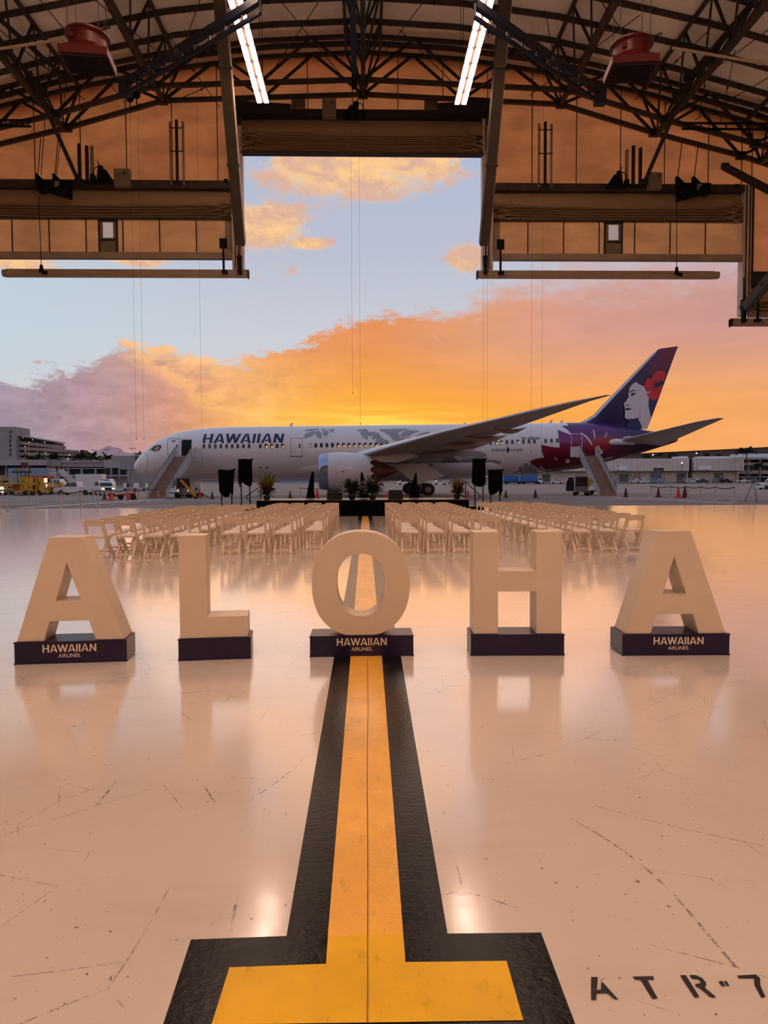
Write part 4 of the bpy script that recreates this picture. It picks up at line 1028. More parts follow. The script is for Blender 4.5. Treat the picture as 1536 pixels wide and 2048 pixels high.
def rail(px0, py0, px1, py1, label):
    a, c = P(px0, py0, SY+1.2), P(px1, py1, SY+1.2); base = Vector((a.x, SY+1.2, SZ)); d = c-base; t = a-base
    e = empty('stage_handrail', base, 0, label, 'handrail', 'stage handrails')
    s = 1 if px1 > px0 else -1
    MB().tube([t+Vector((0, 0, -t.z)), t], 0.022, 6).build('post', STAND, e)
    MB().tube(spline([t, d, d+Vector((0.06*s, 0, -0.14)), d+Vector((-0.10*s, 0, -0.26)), d+Vector((-0.18*s, 0, -0.28))], False, 5), 0.022, 6).build('rail', STAND, e)
rail(931, 964, 957, 988, 'bent black handrail at the right end of the stage'); rail(521, 973, 496, 990, 'bent black handrail at the left end of the stage')
# covered screens on two-leg stands
def covered_screen(px0, px1, pyt, pyb, Y, label, seed, taper):
    r = random.Random(seed)
    a, c = P(px0, pyb, Y), P(px1, pyt, Y); x0, x1, z0, z1 = a.x, c.x, a.z, c.z; xc = (x0+x1)/2; w = (x1-x0)/2
    e = empty('covered_screen', (xc, Y, 0), 0, label, 'covered screen', 'black draped screens on stands')
    nx, nz = 22, 16; mb = MB(); nr = nx*2
    for j in range(nz+1):
        t = j/nz; z = z1+(z0-z1)*t; ww = w*(1-taper*t)
        for i in range(nr):
            th = 2*math.pi*i/nr; fx = math.copysign(abs(math.cos(th))**0.35, math.cos(th)); fy = math.copysign(abs(math.sin(th))**0.6, math.sin(th))
            fold = 0.035*math.sin(5*th+seed)*t+0.02*math.sin(11*th+seed*2)*t
            dz = (0.05*math.sin(3*th+seed)+0.04*math.sin(7*th+seed))*(t**6)*1.6 + (0.025*math.sin(4*th+seed))*(1-t)**8
            mb.v.append((fx*(ww+fold), fy*(0.13+fold), z+dz))
    for j in range(nz):
        for i in range(nr): mb.f.append((j*nr+i, j*nr+(i+1) % nr, (j+1)*nr+(i+1) % nr, (j+1)*nr+i))
    mb.f.append(tuple(range(nr-1, -1, -1)))
    mb.build('cloth_cover', CLOTH, e, True, angle=80)
    for s in (-1, 1):
        MB().tube([(s*w*0.62, 0, 0.05), (s*w*0.62, 0, z0+0.3)], 0.028, 8).build('leg', STAND, e)
        MB().box((s*w*0.62, 0, 0.10), (0.09, 0.09, 0.10)).build('collar', STAND, e)
    MB().span((-w*0.9, -0.3, 0.0), (w*0.9, -0.24, 0.05)).span((-w*0.62-0.03, -0.3, 0.0), (-w*0.62+0.03, 0.35, 0.05)).span((w*0.62-0.03, -0.3, 0.0), (w*0.62+0.03, 0.35, 0.05)).build('base_frame', STAND, e)
    MB().tube([(w*0.86, -0.05, z1-0.03), (w*1.12, -0.05, z1+0.04)], 0.04, 6).build('knotted_corner', CLOTH, e)
covered_screen(437, 469, 940, 988, 30.2, 'shorter black draped screen at the left end of the row', 3, 0.28)
covered_screen(477, 504, 919, 968, 31.2, 'taller black draped screen left of the stage', 8, 0.10)
covered_screen(945, 971, 918, 968, 31.2, 'taller black draped screen right of the stage', 13, 0.06)
covered_screen(976, 1005, 940, 985, 30.2, 'shorter black draped screen at the right end of the row', 17, 0.15)
# black flat cases behind the stands
for px, lb in ((492, 'flat black stand base plate beside the left screens'), (972, 'flat black stand base plate beside the right screens')):
    a = GG(px, 1030); e = empty('base_plate', (a.x+(-0.6 if px < 700 else 0.6), 30.75, 0), 0, lb, 'stand base')
    MB().span((-0.8, -0.2, 0), (0.5, 0.2, 0.06)).build('plate', STAND, e); MB().bar((-0.7, 0, 0.05), (0.6, 0.1, 0.32), 0.05).build('strut', STAND, e)
# stage monitors
def monitor(px0, px1, pyt, label):
    a, c = P(px0, 1000, SY+0.25), P(px1, pyt, SY+0.25); w = (c.x-a.x)/2; h = c.z-SZ
    e = empty('stage_monitor', ((a.x+c.x)/2, SY+0.25, SZ), 0, label, 'loudspeaker', 'wedge monitors on the stage')
    MB().hexa([(-w, 0, 0), (w, 0, 0), (w, 0.42, 0), (-w, 0.42, 0), (-w, 0.0, h*0.5), (w, 0.0, h*0.5), (w, 0.3, h), (-w, 0.3, h)]).build('cabinet', STAND, e)
    MB().hexa([(-w*.9, -0.012, h*0.55), (w*.9, -0.012, h*0.55), (w*.9, 0.0, h*0.5), (-w*.9, 0.0, h*0.5), (-w*.9, 0.262, h*0.985), (w*.9, 0.262, h*0.985), (w*.9, 0.29, h*0.98), (-w*.9, 0.29, h*0.98)]).build('grille', BLACKM, e)
monitor(654, 684, 979, 'black wedge monitor on the stage left of the central flowers'); monitor(777, 806, 980, 'black wedge monitor on the stage right of the central flowers')
# draped easels / covered stands on the stage
def draped(px, pyt, w0, w1, label, Y, seed, tripod=False):
    t = P(px, pyt, Y); h = t.z-SZ; e = empty('draped_easel', (t.x, Y, SZ), 0, label, 'draped easel', 'black draped easels on the stage')
    n = 26; nz = 14; mb = MB()
    for j in range(nz+1):
        q = j/nz; z = h*(1-q)+0.03; ww = w0+(w1-w0)*q**0.8
        for i in range(n):
            th = 2*math.pi*i/n; f = 1+0.16*math.sin(5*th+seed)*q+0.08*math.sin(9*th+seed)*q
            mb.v.append((ww*f*math.cos(th)+0.06*math.sin(3*q+seed), ww*0.7*f*math.sin(th), z))
    for j in range(nz):
        for i in range(n): mb.f.append((j*n+i, j*n+(i+1) % n, (j+1)*n+(i+1) % n, (j+1)*n+i))
    mb.f.append(tuple(range(n-1, -1, -1)))
    mb.build('cloth_cover', CLOTH, e, True, angle=80)
    for a in (0.4, 2.5, 4.6): MB().tube([(0, 0, 0.25), (0.36*math.cos(a), 0.2*math.sin(a), 0.015)], 0.016, 6).build('leg', STAND, e)
draped(623, 945, 0.05, 0.17, 'tall narrow black draped easel left on the stage', SY+1.6, 2)
draped(726, 945, 0.02, 0.22, 'pointed black draped easel behind the central flowers', SY+1.9, 5)
draped(831, 947, 0.02, 0.21, 'pointed black draped easel right on the stage', SY+1.5, 9)
# flower arrangements
LEAFD = M('dark_green_leaf', (48, 64, 28), 0.5, 0, 0.4, 9.0); LEAFY = M('yellow_green_leaf', (92, 84, 22), 0.5, 0, 0.35, 9.0); FLR = M('red_tropical_flower', (190, 34, 26), 0.45, 0, 0.25, 9.0)
FLO = M('orange_tropical_flower', (196, 92, 36), 0.45, 0, 0.25, 9.0); POT = M('dark_flower_pot', (26, 24, 22), 0.6, 0, 0.2, 4)
def blade(a, az_, el_, ln, wd, droop):
    d = Vector((math.cos(az_)*math.cos(el_), math.sin(az_)*math.cos(el_), math.sin(el_))); side = d.cross(Vector((0, 0, 1)))
    side = side.normalized() if side.length > 1e-3 else Vector((1, 0, 0))
    pts = []
    for k in range(5):
        t = k/4; p = a+d*ln*t+Vector((0, 0, -droop*ln*t*t)); w = wd*math.sin(math.pi*min(0.96, 0.12+0.86*t))
        pts.append((p-side*w, p+side*w+Vector((0, 0, w*0.3))))
    return [x for pr in pts for x in pr], [(2*k, 2*k+1, 2*k+3, 2*k+2) for k in range(4)]
def arrangement(px, pyt, wpx, seed, label, Y, flowers, tall, n_dark=170, n_yel=46, z=SZ):
    r = random.Random(seed); t = P(px, pyt, Y); h = t.z-z; w = wpx/F_PX*Y/2
    e = empty('flower_arrangement', (t.x, Y, z), 0, label, 'flower arrangement', 'tropical flower arrangements on the stage')
    MB().lathe([(0.09, 0), (0.13, 0.03), (0.15, 0.17), (0.13, 0.19)], 14).build('pot', POT, e)
    for nm, mt, cnt in (('foliage', LEAFD, n_dark), ('pale_foliage', LEAFY, n_yel)):
        mb = MB()
        for k in range(cnt):
            az_ = r.uniform(0, 2*math.pi)
            if nm == 'foliage': el_ = r.uniform(-0.1 if tall else 0.12, 1.25); ln = r.uniform(0.55, 1.0)*w*(1.1 if tall else 1.35); o = Vector((0, 0, 0.2+r.uniform(0, 0.25)*h)); wd = r.uniform(0.05, 0.105)
            else: el_ = r.uniform(0.85, 1.45); ln = r.uniform(0.6, 0.95)*h*(1.0 if tall else 0.9); o = Vector((0, 0, 0.22)); wd = r.uniform(0.02, 0.045)
            mb.add(*blade(o, az_, el_, ln, wd, r.uniform(0.05, 0.35) if nm == 'foliage' else r.uniform(0, 0.08)))
        mb.build(nm, mt, e, True, kind='stuff', fix=False)
    for k in range(flowers):
        az_ = r.uniform(math.pi*1.02, math.pi*1.98); rr = r.uniform(0.3, 0.9)*w; zz = r.uniform(0.3, 0.85)*h*(0.8 if tall else 1)
        c = Vector((rr*math.cos(az_), 0.6*rr*math.sin(az_), zz)); mb = MB()
        for q in range(6): mb.add(*blade(c, q*1.047+r.random(), r.uniform(0.1, 0.9), r.uniform(0.10, 0.17), 0.04, 0.1))
        mb.build('flower', FLR if r.random() < (0.75 if not tall else 0.35) else FLO, e, True, fix=False)
arrangement(533, 944, 50, 4, 'tall flower arrangement with yellow-green fronds at the left of the stage', SY+0.7, 9, True, 110, 70)
arrangement(704, 960, 58, 6, 'low red flower arrangement at stage centre, left of the pair', SY+0.35, 9, False)
arrangement(745, 959, 54, 9, 'low red flower arrangement at stage centre, right of the pair', SY+0.35, 9, False)
arrangement(914, 950, 42, 14, 'bushy orange flower arrangement at the right of the stage', SY+0.7, 20, True, 120, 50)
# ------------------------------------------------------------------ the airliner
PY = 81.0; GZP = gz(77.0)
NOSE_X = (269-731)*PY/F_PX + 0.0
NOSE_X = P(269, 935, PY).x
ZB, ZT, HWF = 2.08, 8.02, 2.885
PIV = 31.5; TILT = math.radians(0.55)
plane = empty('airliner', (NOSE_X+PIV, PY, GZP), 0, 'white twin-engine airliner with purple floral tail parked beyond the hangar', 'airplane')
plane.rotation_euler = (0, -TILT, 0)
PM = Matrix.Translation((NOSE_X+PIV, PY, GZP)) @ Matrix.Rotation(-TILT, 4, 'Y')
PMI = PM.inverted()
PM3 = PM.to_3x3()
def pch(tab):
    xs = np.array([a for a, _ in tab], float); ys = np.array([b_ for _, b_ in tab], float); d = np.diff(ys)/np.diff(xs); m = np.zeros(len(xs))
    for i in range(1, len(xs)-1): m[i] = 0 if d[i-1]*d[i] <= 0 else 2*d[i-1]*d[i]/(d[i-1]+d[i])
    m[0] = d[0]; m[-1] = d[-1]
    def f(x):
        x = min(max(x, xs[0]), xs[-1]); i = min(int(np.searchsorted(xs, x, 'right'))-1, len(xs)-2); h = xs[i+1]-xs[i]; t = (x-xs[i])/h
        return float((2*t**3-3*t*t+1)*ys[i]+(t**3-2*t*t+t)*h*m[i]+(-2*t**3+3*t*t)*ys[i+1]+(t**3-t*t)*h*m[i+1])
    return f
ftop = pch([(0, ZT-4.45), (0.1, ZT-4.05), (0.3, ZT-3.72), (0.57, ZT-3.3), (1.17, ZT-2.70), (2.05, ZT-1.98), (2.8, ZT-1.48), (4.0, ZT-0.9), (5.0, ZT-0.58), (6.2, ZT-0.36), (7.9, ZT-0.17), (10.2, ZT-0.04), (13, ZT), (52, ZT), (55, ZT-0.35), (58.1, ZT-0.95), (61.7, ZT-1.5)])
fbot = pch([(0, ZT-4.45), (0.1, ZB+1.25), (0.3, ZB+1.02), (0.86, ZB+0.68), (1.77, ZB+0.40), (4, ZB+0.14), (8, ZB), (44.5, ZB), (47.1, ZB+0.2), (48.6, ZB+0.46), (50.8, ZB+0.86), (53.75, ZB+1.42), (55.2, ZB+1.76), (57.9, ZB+2.42), (61.7, ZB+3.55)])
fwid = pch([(0, 0.0), (0.1, 0.36), (0.3, 0.62), (0.57, 0.86), (1.17, 1.25), (2.05, 1.70), (2.8, 1.98), (4, 2.30), (5, 2.50), (6.2, 2.66), (7.9, 2.80), (10.2, HWF), (44, HWF), (48, 2.72), (52, 2.15), (57, 1.15), (61.7, 0.36)])
def fus_y(s, z, eps=0.0):
    t, b_, w = ftop(s), fbot(s), fwid(s); c = (t+b_)/2; r = max((t-b_)/2, 1e-3); q = max(-0.998, min(0.998, (z-c)/r))
    return -(w*math.sqrt(1-q*q)+eps)
def loc(s): return s-PIV
WHITEP = M('white_aircraft_paint', (220, 214, 214), 0.22, 0, 0.03, 0.4)
def fus_pt(px, py):
    """where the sight line through a pixel meets the fuselage: (s, z)"""
    d = PMI.to_3x3() @ ray(px, py); o = PMI @ Vector((0, 0, CAM_H)); yl = -2.9
    for _ in range(6):
        t = (yl-o.y)/d.y; p = o+d*t; s, z = p.x+PIV, p.z; yl = fus_y(s, z)
    return s, z
def plane_pt(px, py, yl):
    d = PMI.to_3x3() @ ray(px, py); o = PMI @ Vector((0, 0, CAM_H)); t = (yl-o.y)/d.y; p = o+d*t; return p.x+PIV, p.z
# fuselage body
ss = [0.0, 0.05, 0.1, 0.2, 0.3, 0.45, 0.6, 0.85, 1.17, 1.6, 2.05, 2.4, 2.8, 3.4, 4.0, 4.5, 5.0, 5.6, 6.2, 7, 7.9, 9, 10.2, 11.5, 13]+list(np.arange(15, 44, 2.0))+list(np.arange(44, 61.7, 0.8))+[61.7]
N_ = 64; mb = MB()
for s in ss:
    t, b_, w = ftop(s), fbot(s), fwid(s); c, r = (t+b_)/2, (t-b_)/2
    for k in range(N_):
        th = 2*math.pi*k/N_; mb.v.append((loc(s), -w*math.cos(th), c+r*math.sin(th)))
for i in range(len(ss)-1):
    for k in range(N_): mb.f.append((i*N_+k, i*N_+(k+1) % N_, (i+1)*N_+(k+1) % N_, (i+1)*N_+k))
mb.f.append(tuple((len(ss)-1)*N_+k for k in range(N_)))
fus = mb.build('fuselage', WHITEP, plane, True, angle=60)
def decal(name, polys, mat, surf, parent, cs=0.35, cz=0.25, fine=True):
    """paint: 2D outlines cut into small facets and laid onto the skin"""
    bm = bmesh.new()
    for pl in polys:
        try: bm.faces.new([bm.verts.new((a, 0, c)) for a, c in pl])
        except Exception: pass
    bmesh.ops.triangulate(bm, faces=bm.faces)
    if fine:
        xs_ = [v.co.x for v in bm.verts]; zs_ = [v.co.z for v in bm.verts]
        for k in range(int(min(xs_)/cs), int(max(xs_)/cs)+1):
            bmesh.ops.bisect_plane(bm, geom=bm.verts[:]+bm.edges[:]+bm.faces[:], plane_co=(k*cs, 0, 0), plane_no=(1, 0, 0))
        for k in range(int(min(zs_)/cz), int(max(zs_)/cz)+1):
            bmesh.ops.bisect_plane(bm, geom=bm.verts[:]+bm.edges[:]+bm.faces[:], plane_co=(0, 0, k*cz), plane_no=(0, 0, 1))
        bmesh.ops.triangulate(bm, faces=bm.faces)
    for v in bm.verts: v.co = surf(v.co.x, v.co.z)
    for f in bm.faces:
        f.normal_update()
        if f.normal.y > 0: f.normal_flip()
        f.smooth = True
    me = bpy.data.meshes.new(name); bm.to_mesh(me); bm.free()
    return link(name, me, mat, parent, fix=False)
def skin(eps): return lambda s, z: Vector((loc(s), fus_y(s, z, eps), z))
def FP(pts, smooth=0, closed=True):
    q = [fus_pt(x, y) for x, y in pts]
    return spline(q, closed, smooth) if smooth else q
NAVYT = M('navy_title_paint', (24, 20, 62), 0.3, 0, 0.05, 2.0)
GREYL = M('silver_grey_leaf_paint', (150, 146, 150), 0.25, 0.1, 0.04, 1.0)
WINM = M('cabin_window_glass', (58, 60, 74), 0.12, 0, 0.1, 2.0); WINLIT = M('lit_cabin_window', (70, 62, 60), 0.15, 0, 0.1, 2.0, emit=(255, 196, 110), estr=0.9)
LINEM = M('panel_line_grey', (120, 116, 122), 0.4, 0, 0.05, 3.0)
# big title
polys, tw = wordmark(0.235)
x0, x1, yb, yt = 405.0, 569.0, 886.5, 868.0
def tmap(x, y):
    sl = 3.6*y
    px = x0+(x1-x0-3.6)*x/tw+sl; py = (yb-0.2)+(yt-yb)*y - (px-405)*0.004
    return fus_pt(px, py)
decal('title_lettering', [[tmap(a, c) for a, c in p] for p in polys], NAVYT, skin(0.012), plane)
# cabin windows, each a pane
def window(px, py, lit=False):
    s, z = fus_pt(px, py)
    o = decal('cabin_window', [[(s+0.155*math.copysign(abs(math.cos(a))**0.75, math.cos(a)), z+0.255*math.copysign(abs(math.sin(a))**0.75, math.sin(a))) for a in [2*math.pi*k/16 for k in range(16)]]], WINM, skin(0.016), plane, fine=False)
    if lit:
        decal('reading_light', [[(s+0.05+0.10*math.cos(a), z-0.10+0.10*math.sin(a)) for a in [2*math.pi*k/8 for k in range(8)]]], WINLIT, skin(0.024), o, fine=False)
for x in (645, 688, 732, 775, 819, 862, 905, 948, 991, 1078, 1121, 1164, 1206, 1248): window(240+x/3.84, 830+240/3.84-(x-645)*0.0012, x in (1121, 1164, 1248))
for x in (275, 318, 360, 403, 445, 487, 530, 571, 612, 654, 696, 737, 780, 823, 865, 906): window(560+x/3.84, 830+233/3.84-(x-275)*0.0026, 440 < x < 740)
for x in (185, 228, 270, 312, 354, 396, 437, 479, 521, 563, 606, 648, 735, 780, 824): window(900+x/3.84, 830+216/3.84-(x-185)*0.008, x in (354, 396, 521))
# silver floral motifs on the flank
def Z(ox, oy, k): return lambda pts: [(ox+x/k, oy+y/k) for x, y in pts]
z1 = Z(600, 840, 5.908)     # zoomed coordinates of the forward flank
leaves = [[(48,212),(52,180),(80,152),(130,138),(182,134),(165,170),(120,200)], [(182,150),(205,128),(240,135),(255,170),(250,222),(215,208),(188,185)], [(268,135),(300,120),(335,130),(340,155),(320,180),(286,196),(275,165)],
          [(345,110),(400,106),(405,125),(378,150),(355,132)], [(48,126),(100,106),(180,104),(240,108),(180,126),(90,132)], [(248,118),(270,105),(300,108),(270,124)],
          [(675,130),(700,108),(735,108),(700,132)], [(715,140),(740,110),(785,108),(810,140),(800,180),(802,230),(750,205),(718,170)], [(800,150),(840,140),(900,140),(880,165),(830,195),(808,180)], [(852,200),(880,168),(905,166),(900,205),(872,230),(852,222)],
          [(905,160),(930,155),(960,200),(1000,230),(1040,240),(1035,275),(980,280),(905,272)], [(930,118),(1000,106),(1100,116),(1160,150),(1178,200),(1165,255),(1110,240),(1060,190),(1000,150)], [(1065,112),(1130,102),(1230,104),(1150,122)], [(1120,130),(1190,108),(1300,102),(1240,118),(1170,145)],
          [(1185,195),(1215,140),(1270,122),(1410,126),(1330,165),(1260,200)], [(1180,215),(1225,210),(1222,240),(1180,262)], [(1250,215),(1340,206),(1300,236),(1258,248)], [(1340,236),(1390,175),(1470,146),(1536,142),(1536,196)]]
decal('silver_flower_motif', [FP(z1(l), 4) for l in leaves], GREYL, skin(0.012), plane)
z2 = Z(880, 860, 8.533)     # aft flank
leaves2 = [[(335,455),(360,400),(450,368),(560,356),(680,366),(760,400),(800,438),(700,480),(600,505),(480,470)], [(345,525),(400,480),(520,470),(640,490),(600,560),(540,640),(470,620),(400,560)], [(560,560),(720,512),(850,508),(960,520),(1038,545),(980,610),(900,660),(780,690),(640,670)],
           [(20,300),(150,300),(240,300),(220,395),(140,390),(60,350)], [(270,300),(420,290),(520,300),(480,360),(400,405),(280,412)], [(10,560),(90,480),(180,455),(280,500),(400,590),(520,670),(380,720),(240,720),(100,650)], [(30,680),(90,672),(140,720),(150,772),(80,768),(40,730)],
           [(150,650),(240,690),(420,720),(480,780),(320,790),(160,770)], [(470,720),(540,690),(560,760),(500,790)]]
decal('silver_leaf_motif', [FP(z2(l), 4) for l in leaves2], GREYL, skin(0.012), plane)
WV = M('white_vein_paint', (206, 200, 204), 0.3, 0, 0.03, 2.0)
decal('leaf_vein', [FP(z2(l), 3) for l in ([(205,592),(225,590),(270,650),(330,705),(300,700),(240,655)], [(350,520),(480,462),(585,452),(585,462),(480,475),(370,525)], [(700,495),(770,460),(780,470),(715,498)], [(770,632),(850,600),(856,608),(780,640)])], WV, skin(0.018), plane)
daisy = Z(900, 830, 3.84)
decal('daisy_motif', [FP(daisy(l), 4) for l in ([(490,445),(540,428),(580,440),(640,432),(690,448),(590,462)], [(528,420),(532,395),(552,395),(560,425),(545,435)], [(565,425),(565,380),(590,370),(600,395),(595,430),(580,436)], [(600,430),(606,385),(625,375),(642,400),(625,432)], [(630,435),(645,408),(668,415),(655,438)])], GREYL, skin(0.012), plane)
# titles aft
def type_decal(name, key, px0, px1, py_base, hpx, mat, eps=0.014, sl=0.0, rise=0.004):
    vs_, fs, tw_ = TYPE[key]
    me = bpy.data.meshes.new(name); pts = []
    for a, c in vs_:
        px = px0+(px1-px0)*a/tw_+sl*c; s, z = fus_pt(px, py_base-hpx*c-(px-px0)*rise); pts.append(skin(eps)(s, z))
    me.from_pydata(pts, [], fs); me.update(); return link(name, me, mat, plane)
type_decal('model_lettering', 'DREAM', 983.5, 1015, 903.0, 5.2, NAVYT); type_decal('model_lettering', 'LINER', 1021, 1045.5, 902.8, 5.2, NAVYT)
decal('crescent_mark', [FP([(1013.2+5.6*math.cos(a), 899.8+6.0*math.sin(a)) for a in [math.radians(-100+20*k) for k in range(11)]]+[(1012.2+5.3*math.cos(a), 899.8+5.7*math.sin(a)) for a in [math.radians(90-20*k) for k in range(10)]])], NAVYT, skin(0.014), plane)
type_decal('registration_lettering', 'N781HA', 1056, 1080, 878.8, 5.0, NAVYT)
FLAGR = M('flag_red', (150, 40, 50), 0.4); FLAGB = M('flag_blue', (30, 36, 84), 0.4)
fl = decal('flag', [FP([(1044, 874.5), (1053, 874.3), (1053, 878.8), (1044, 879)])], WHITEP, skin(0.012), plane, fine=False)
decal('flag_canton', [FP([(1044, 874.5), (1048, 874.4), (1048, 877), (1044, 877.1)])], FLAGB, skin(0.018), fl, fine=False)
for k in range(3): decal('flag_stripe', [FP([(1048 if k < 1 else 1044, 875+k*1.4), (1053, 875+k*1.4), (1053, 875.7+k*1.4), (1048 if k < 1 else 1044, 875.7+k*1.4)])], FLAGR, skin(0.016), fl, fine=False)
# purple / crimson tail livery
def livery_material():
    m = bpy.data.materials.new('purple_crimson_livery'); m.use_nodes = True; b = NB(m.node_tree); bs = m.node_tree.nodes['Principled BSDF']
    tc = b.n('ShaderNodeTexCoord').outputs['Object']; sp = b.n('ShaderNodeSeparateXYZ'); b.link(tc, sp.inputs[0])
    zz = b.m('DIVIDE', b.m('SUBTRACT', sp.outputs[2], 2.0), 8.0, clamp=True)
    v = b.colramp(b.m('ADD', zz, b.m('MULTIPLY', b.m('SUBTRACT', b.noise(tc, 0.35, 3), 0.5), 0.12)), [(0.0, (74, 8, 22)), (0.2, (104, 8, 32)), (0.34, (120, 12, 44)), (0.46, (122, 24, 92)), (0.6, (104, 28, 112)), (0.74, (62, 20, 88)), (1.0, (36, 18, 78))])
    x = b.ramp(sp.outputs[0], 50-PIV, 58-PIV)
    dark = b.colramp(zz, [(0.0, (40, 6, 22)), (0.42, (58, 10, 40)), (0.56, (34, 16, 72)), (1, (26, 18, 70))])
    b.link(b.mix(x, v, dark), bs.inputs['Base Color']); bs.inputs['Roughness'].default_value = 0.22
    return m
LIV = livery_material()
zt = Z(1000, 840, 5.12)
body = [(625,62),(700,120),(735,150),(733,270),(735,340),(835,340),(840,440),(836,498),(700,535),(620,556)]
# three petals, then everything aft of them
decal('tail_livery', [FP(zt([(590,98),(640,120),(725,152),(735,300),(735,360),(640,350),(612,280),(600,190)]), 0)], LIV, skin(0.010), plane)
decal('tail_livery', [FP(zt([(422,252),(480,268),(560,280),(630,284),(740,300),(740,420),(560,430),(450,385),(430,320)]), 0)], LIV, skin(0.020), plane, 0.35, 0.12)
decal('tail_livery', [FP(zt([(304,424),(370,396),(452,384),(600,395),(740,380),(860,380),(900,480),(700,512),(560,530),(480,535),(395,500),(330,455)]), 0)], LIV, skin(0.035), plane, 0.35, 0.06)
# aft body region by s, z grid so it wraps cleanly round the top and bottom of the cone
s_a = fus_pt(1000+735/5.12, 900)[0]
grid = MB(); sl_ = list(np.linspace(s_a-0.05, 61.72, 46)); nth = 26
for s in sl_:
    t, b_, w = ftop(s), fbot(s), fwid(s); c, r = (t+b_)/2, (t-b_)/2
    for k in range(nth+1):
        th = math.radians(-97+194*k/nth); grid.v.append((loc(s), -(w+0.009)*math.cos(th), c+(r+0.009)*math.sin(th)))
for i in range(len(sl_)-1):
    for k in range(nth): grid.f.append((i*(nth+1)+k, i*(nth+1)+k+1, (i+1)*(nth+1)+k+1, (i+1)*(nth+1)+k))
grid.build('tail_livery', LIV, plane, True)
decal('tail_livery', [FP(zt([(627,62),(700,56),(780,56),(780,160),(735,152),(690,98)]), 0)], LIV, skin(0.013), plane)
CRIM = M('crimson_petal_paint', (150, 16, 44), 0.24, 0, 0.15, 0.8); VIOL = M('violet_petal_paint', (92, 24, 104), 0.24, 0, 0.1, 0.8)
decal('crimson_petal', [FP(zt(l), 4) for l in ([(860,270),(900,230),(945,195),(1000,215),(1010,170),(1060,165),(1090,190),(1140,170),(1165,200),(1128,235),(1130,290),(1090,300),(1040,330),(985,310),(930,300)],)], CRIM, skin(0.020), plane)
decal('violet_petal', [FP(zt(l), 4) for l in ([(985,150),(990,100),(1040,70),(1090,64),(1140,80),(1170,120),(1160,165),(1090,180),(1020,170)],)], VIOL, skin(0.018), plane)
PETW = M('white_petal_mark', (226, 214, 216), 0.3, 0, 0.04, 2.0)
decal('white_mark', [FP(zt(l), 3) for l in ([(950,102),(962,108),(974,188),(966,190)], [(1090,130),(1096,134),(1080,180),(1074,178)], [(545,378),(570,392),(588,412),(572,408)], [(820,130),(850,140),(905,185),(942,245),(936,262),(918,228),(870,170)],
     [(405,462),(430,490),(470,508),(524,508),(524,514),(460,514),(420,495)], [(1050,412),(1100,388),(1150,380),(1148,386),(1100,398)], [(1256,190),(1275,172),(1320,166),(1388,182),(1384,190),(1320,176),(1280,182),(1262,200)])], PETW, skin(0.045), plane, 0.35, 0.08)
def hand(cx, cy, k, rot):
    out = []
    for i, a in enumerate((-1.15, -0.6, -0.05, 0.5, 1.0)):
        a += rot; l = (30, 38, 44, 40, 34)[i]*k; u = (math.sin(a), -math.cos(a)); n_ = (-u[1], u[0]); w_ = 7*k
        out.append([(cx+u[0]*q*l+n_[0]*g*w_, cy+u[1]*q*l+n_[1]*g*w_) for q, g in ((0.1, -0.5), (0.8, -1), (1.05, -0.5), (1.05, 0.5), (0.8, 1), (0.1, 0.5))])
    out.append([(cx+20*k*math.cos(t), cy+9*k*math.sin(t)) for t in [2*math.pi*j/10 for j in range(10)]])
    return out
decal('white_blossom_mark', [FP(zt(l)) for l in hand(692, 435, 0.85, 0.1)+hand(1012, 345, 1.25, 0.25)], PETW, skin(0.045), plane)
# doors
def outline(name, px0, px1, py0, py1, w=0.9, mat=LINEM, eps=0.014, slope=0.0):
    o = FP([(px0, py0), (px1, py0-slope), (px1, py1-slope), (px0, py1)]); i_ = FP([(px0+w, py0+w), (px1-w, py0+w-slope), (px1-w, py1-w-slope), (px0+w, py1-w)])
    polys = [[o[k], o[(k+1) % 4], i_[(k+1) % 4], i_[k]] for k in range(4)]
    return decal(name, polys, mat, skin(eps), plane)
dr = outline('passenger_door', 581.5, 605.5, 876, 913.5)
decal('door_window', [FP([(598, 888), (601, 888), (601, 896), (598, 896)])], WINM, skin(0.02), dr, fine=False)
decal('door_sill', [FP([(581.5, 912), (605.5, 912), (605.5, 914), (581.5, 914)])], LINEM, skin(0.022), dr, fine=False)
outline('service_panel', 618, 623, 886, 896, 0.6)
dr = outline('passenger_door', 336, 359, 877, 913, 0.9)
decal('door_window', [FP([(352, 889), (355, 889), (355, 897), (352, 897)])], WINM, skin(0.02), dr, fine=False)
decal('door_vent', [FP([(343, 881), (351, 881), (351, 883), (343, 883)])], STAND, skin(0.02), dr, fine=False)
BLKH = M('dark_cabin_opening', (8, 7, 7), 0.9, 0, 0.1, 2)
dr = outline('door_frame', 362, 384.5, 878.5, 913, 1.4, GREYL)
decal('open_doorway', [FP([(364, 881), (366, 880), (382, 880), (383.4, 881), (383.4, 912), (364, 912)])], BLKH, skin(0.013), dr)
outline('passenger_door', 1141.5, 1163.5, 867, 905, 0.9, PETW, 0.024)
decal('cargo_vent', [FP([(521+5*math.cos(a)*.36, 935+5*math.sin(a)*.36) for a in [k*.785 for k in range(8)]]), FP([(534+5*math.cos(a)*.36, 935+5*math.sin(a)*.36) for a in [k*.785 for k in range(8)]])], STAND, skin(0.016), plane, fine=False)
for px in (279, 293.5):   # radome seams
    a = [fus_pt(px+2*math.sin(k*0.5), y) for k, y in enumerate(range(906 if px > 290 else 916, 948, 4))]
    decal('radome_seam', [[(s-0.012, z) for s, z in a]+[(s+0.012, z) for s, z in reversed(a)]], LINEM, skin(0.012), plane, fine=False)
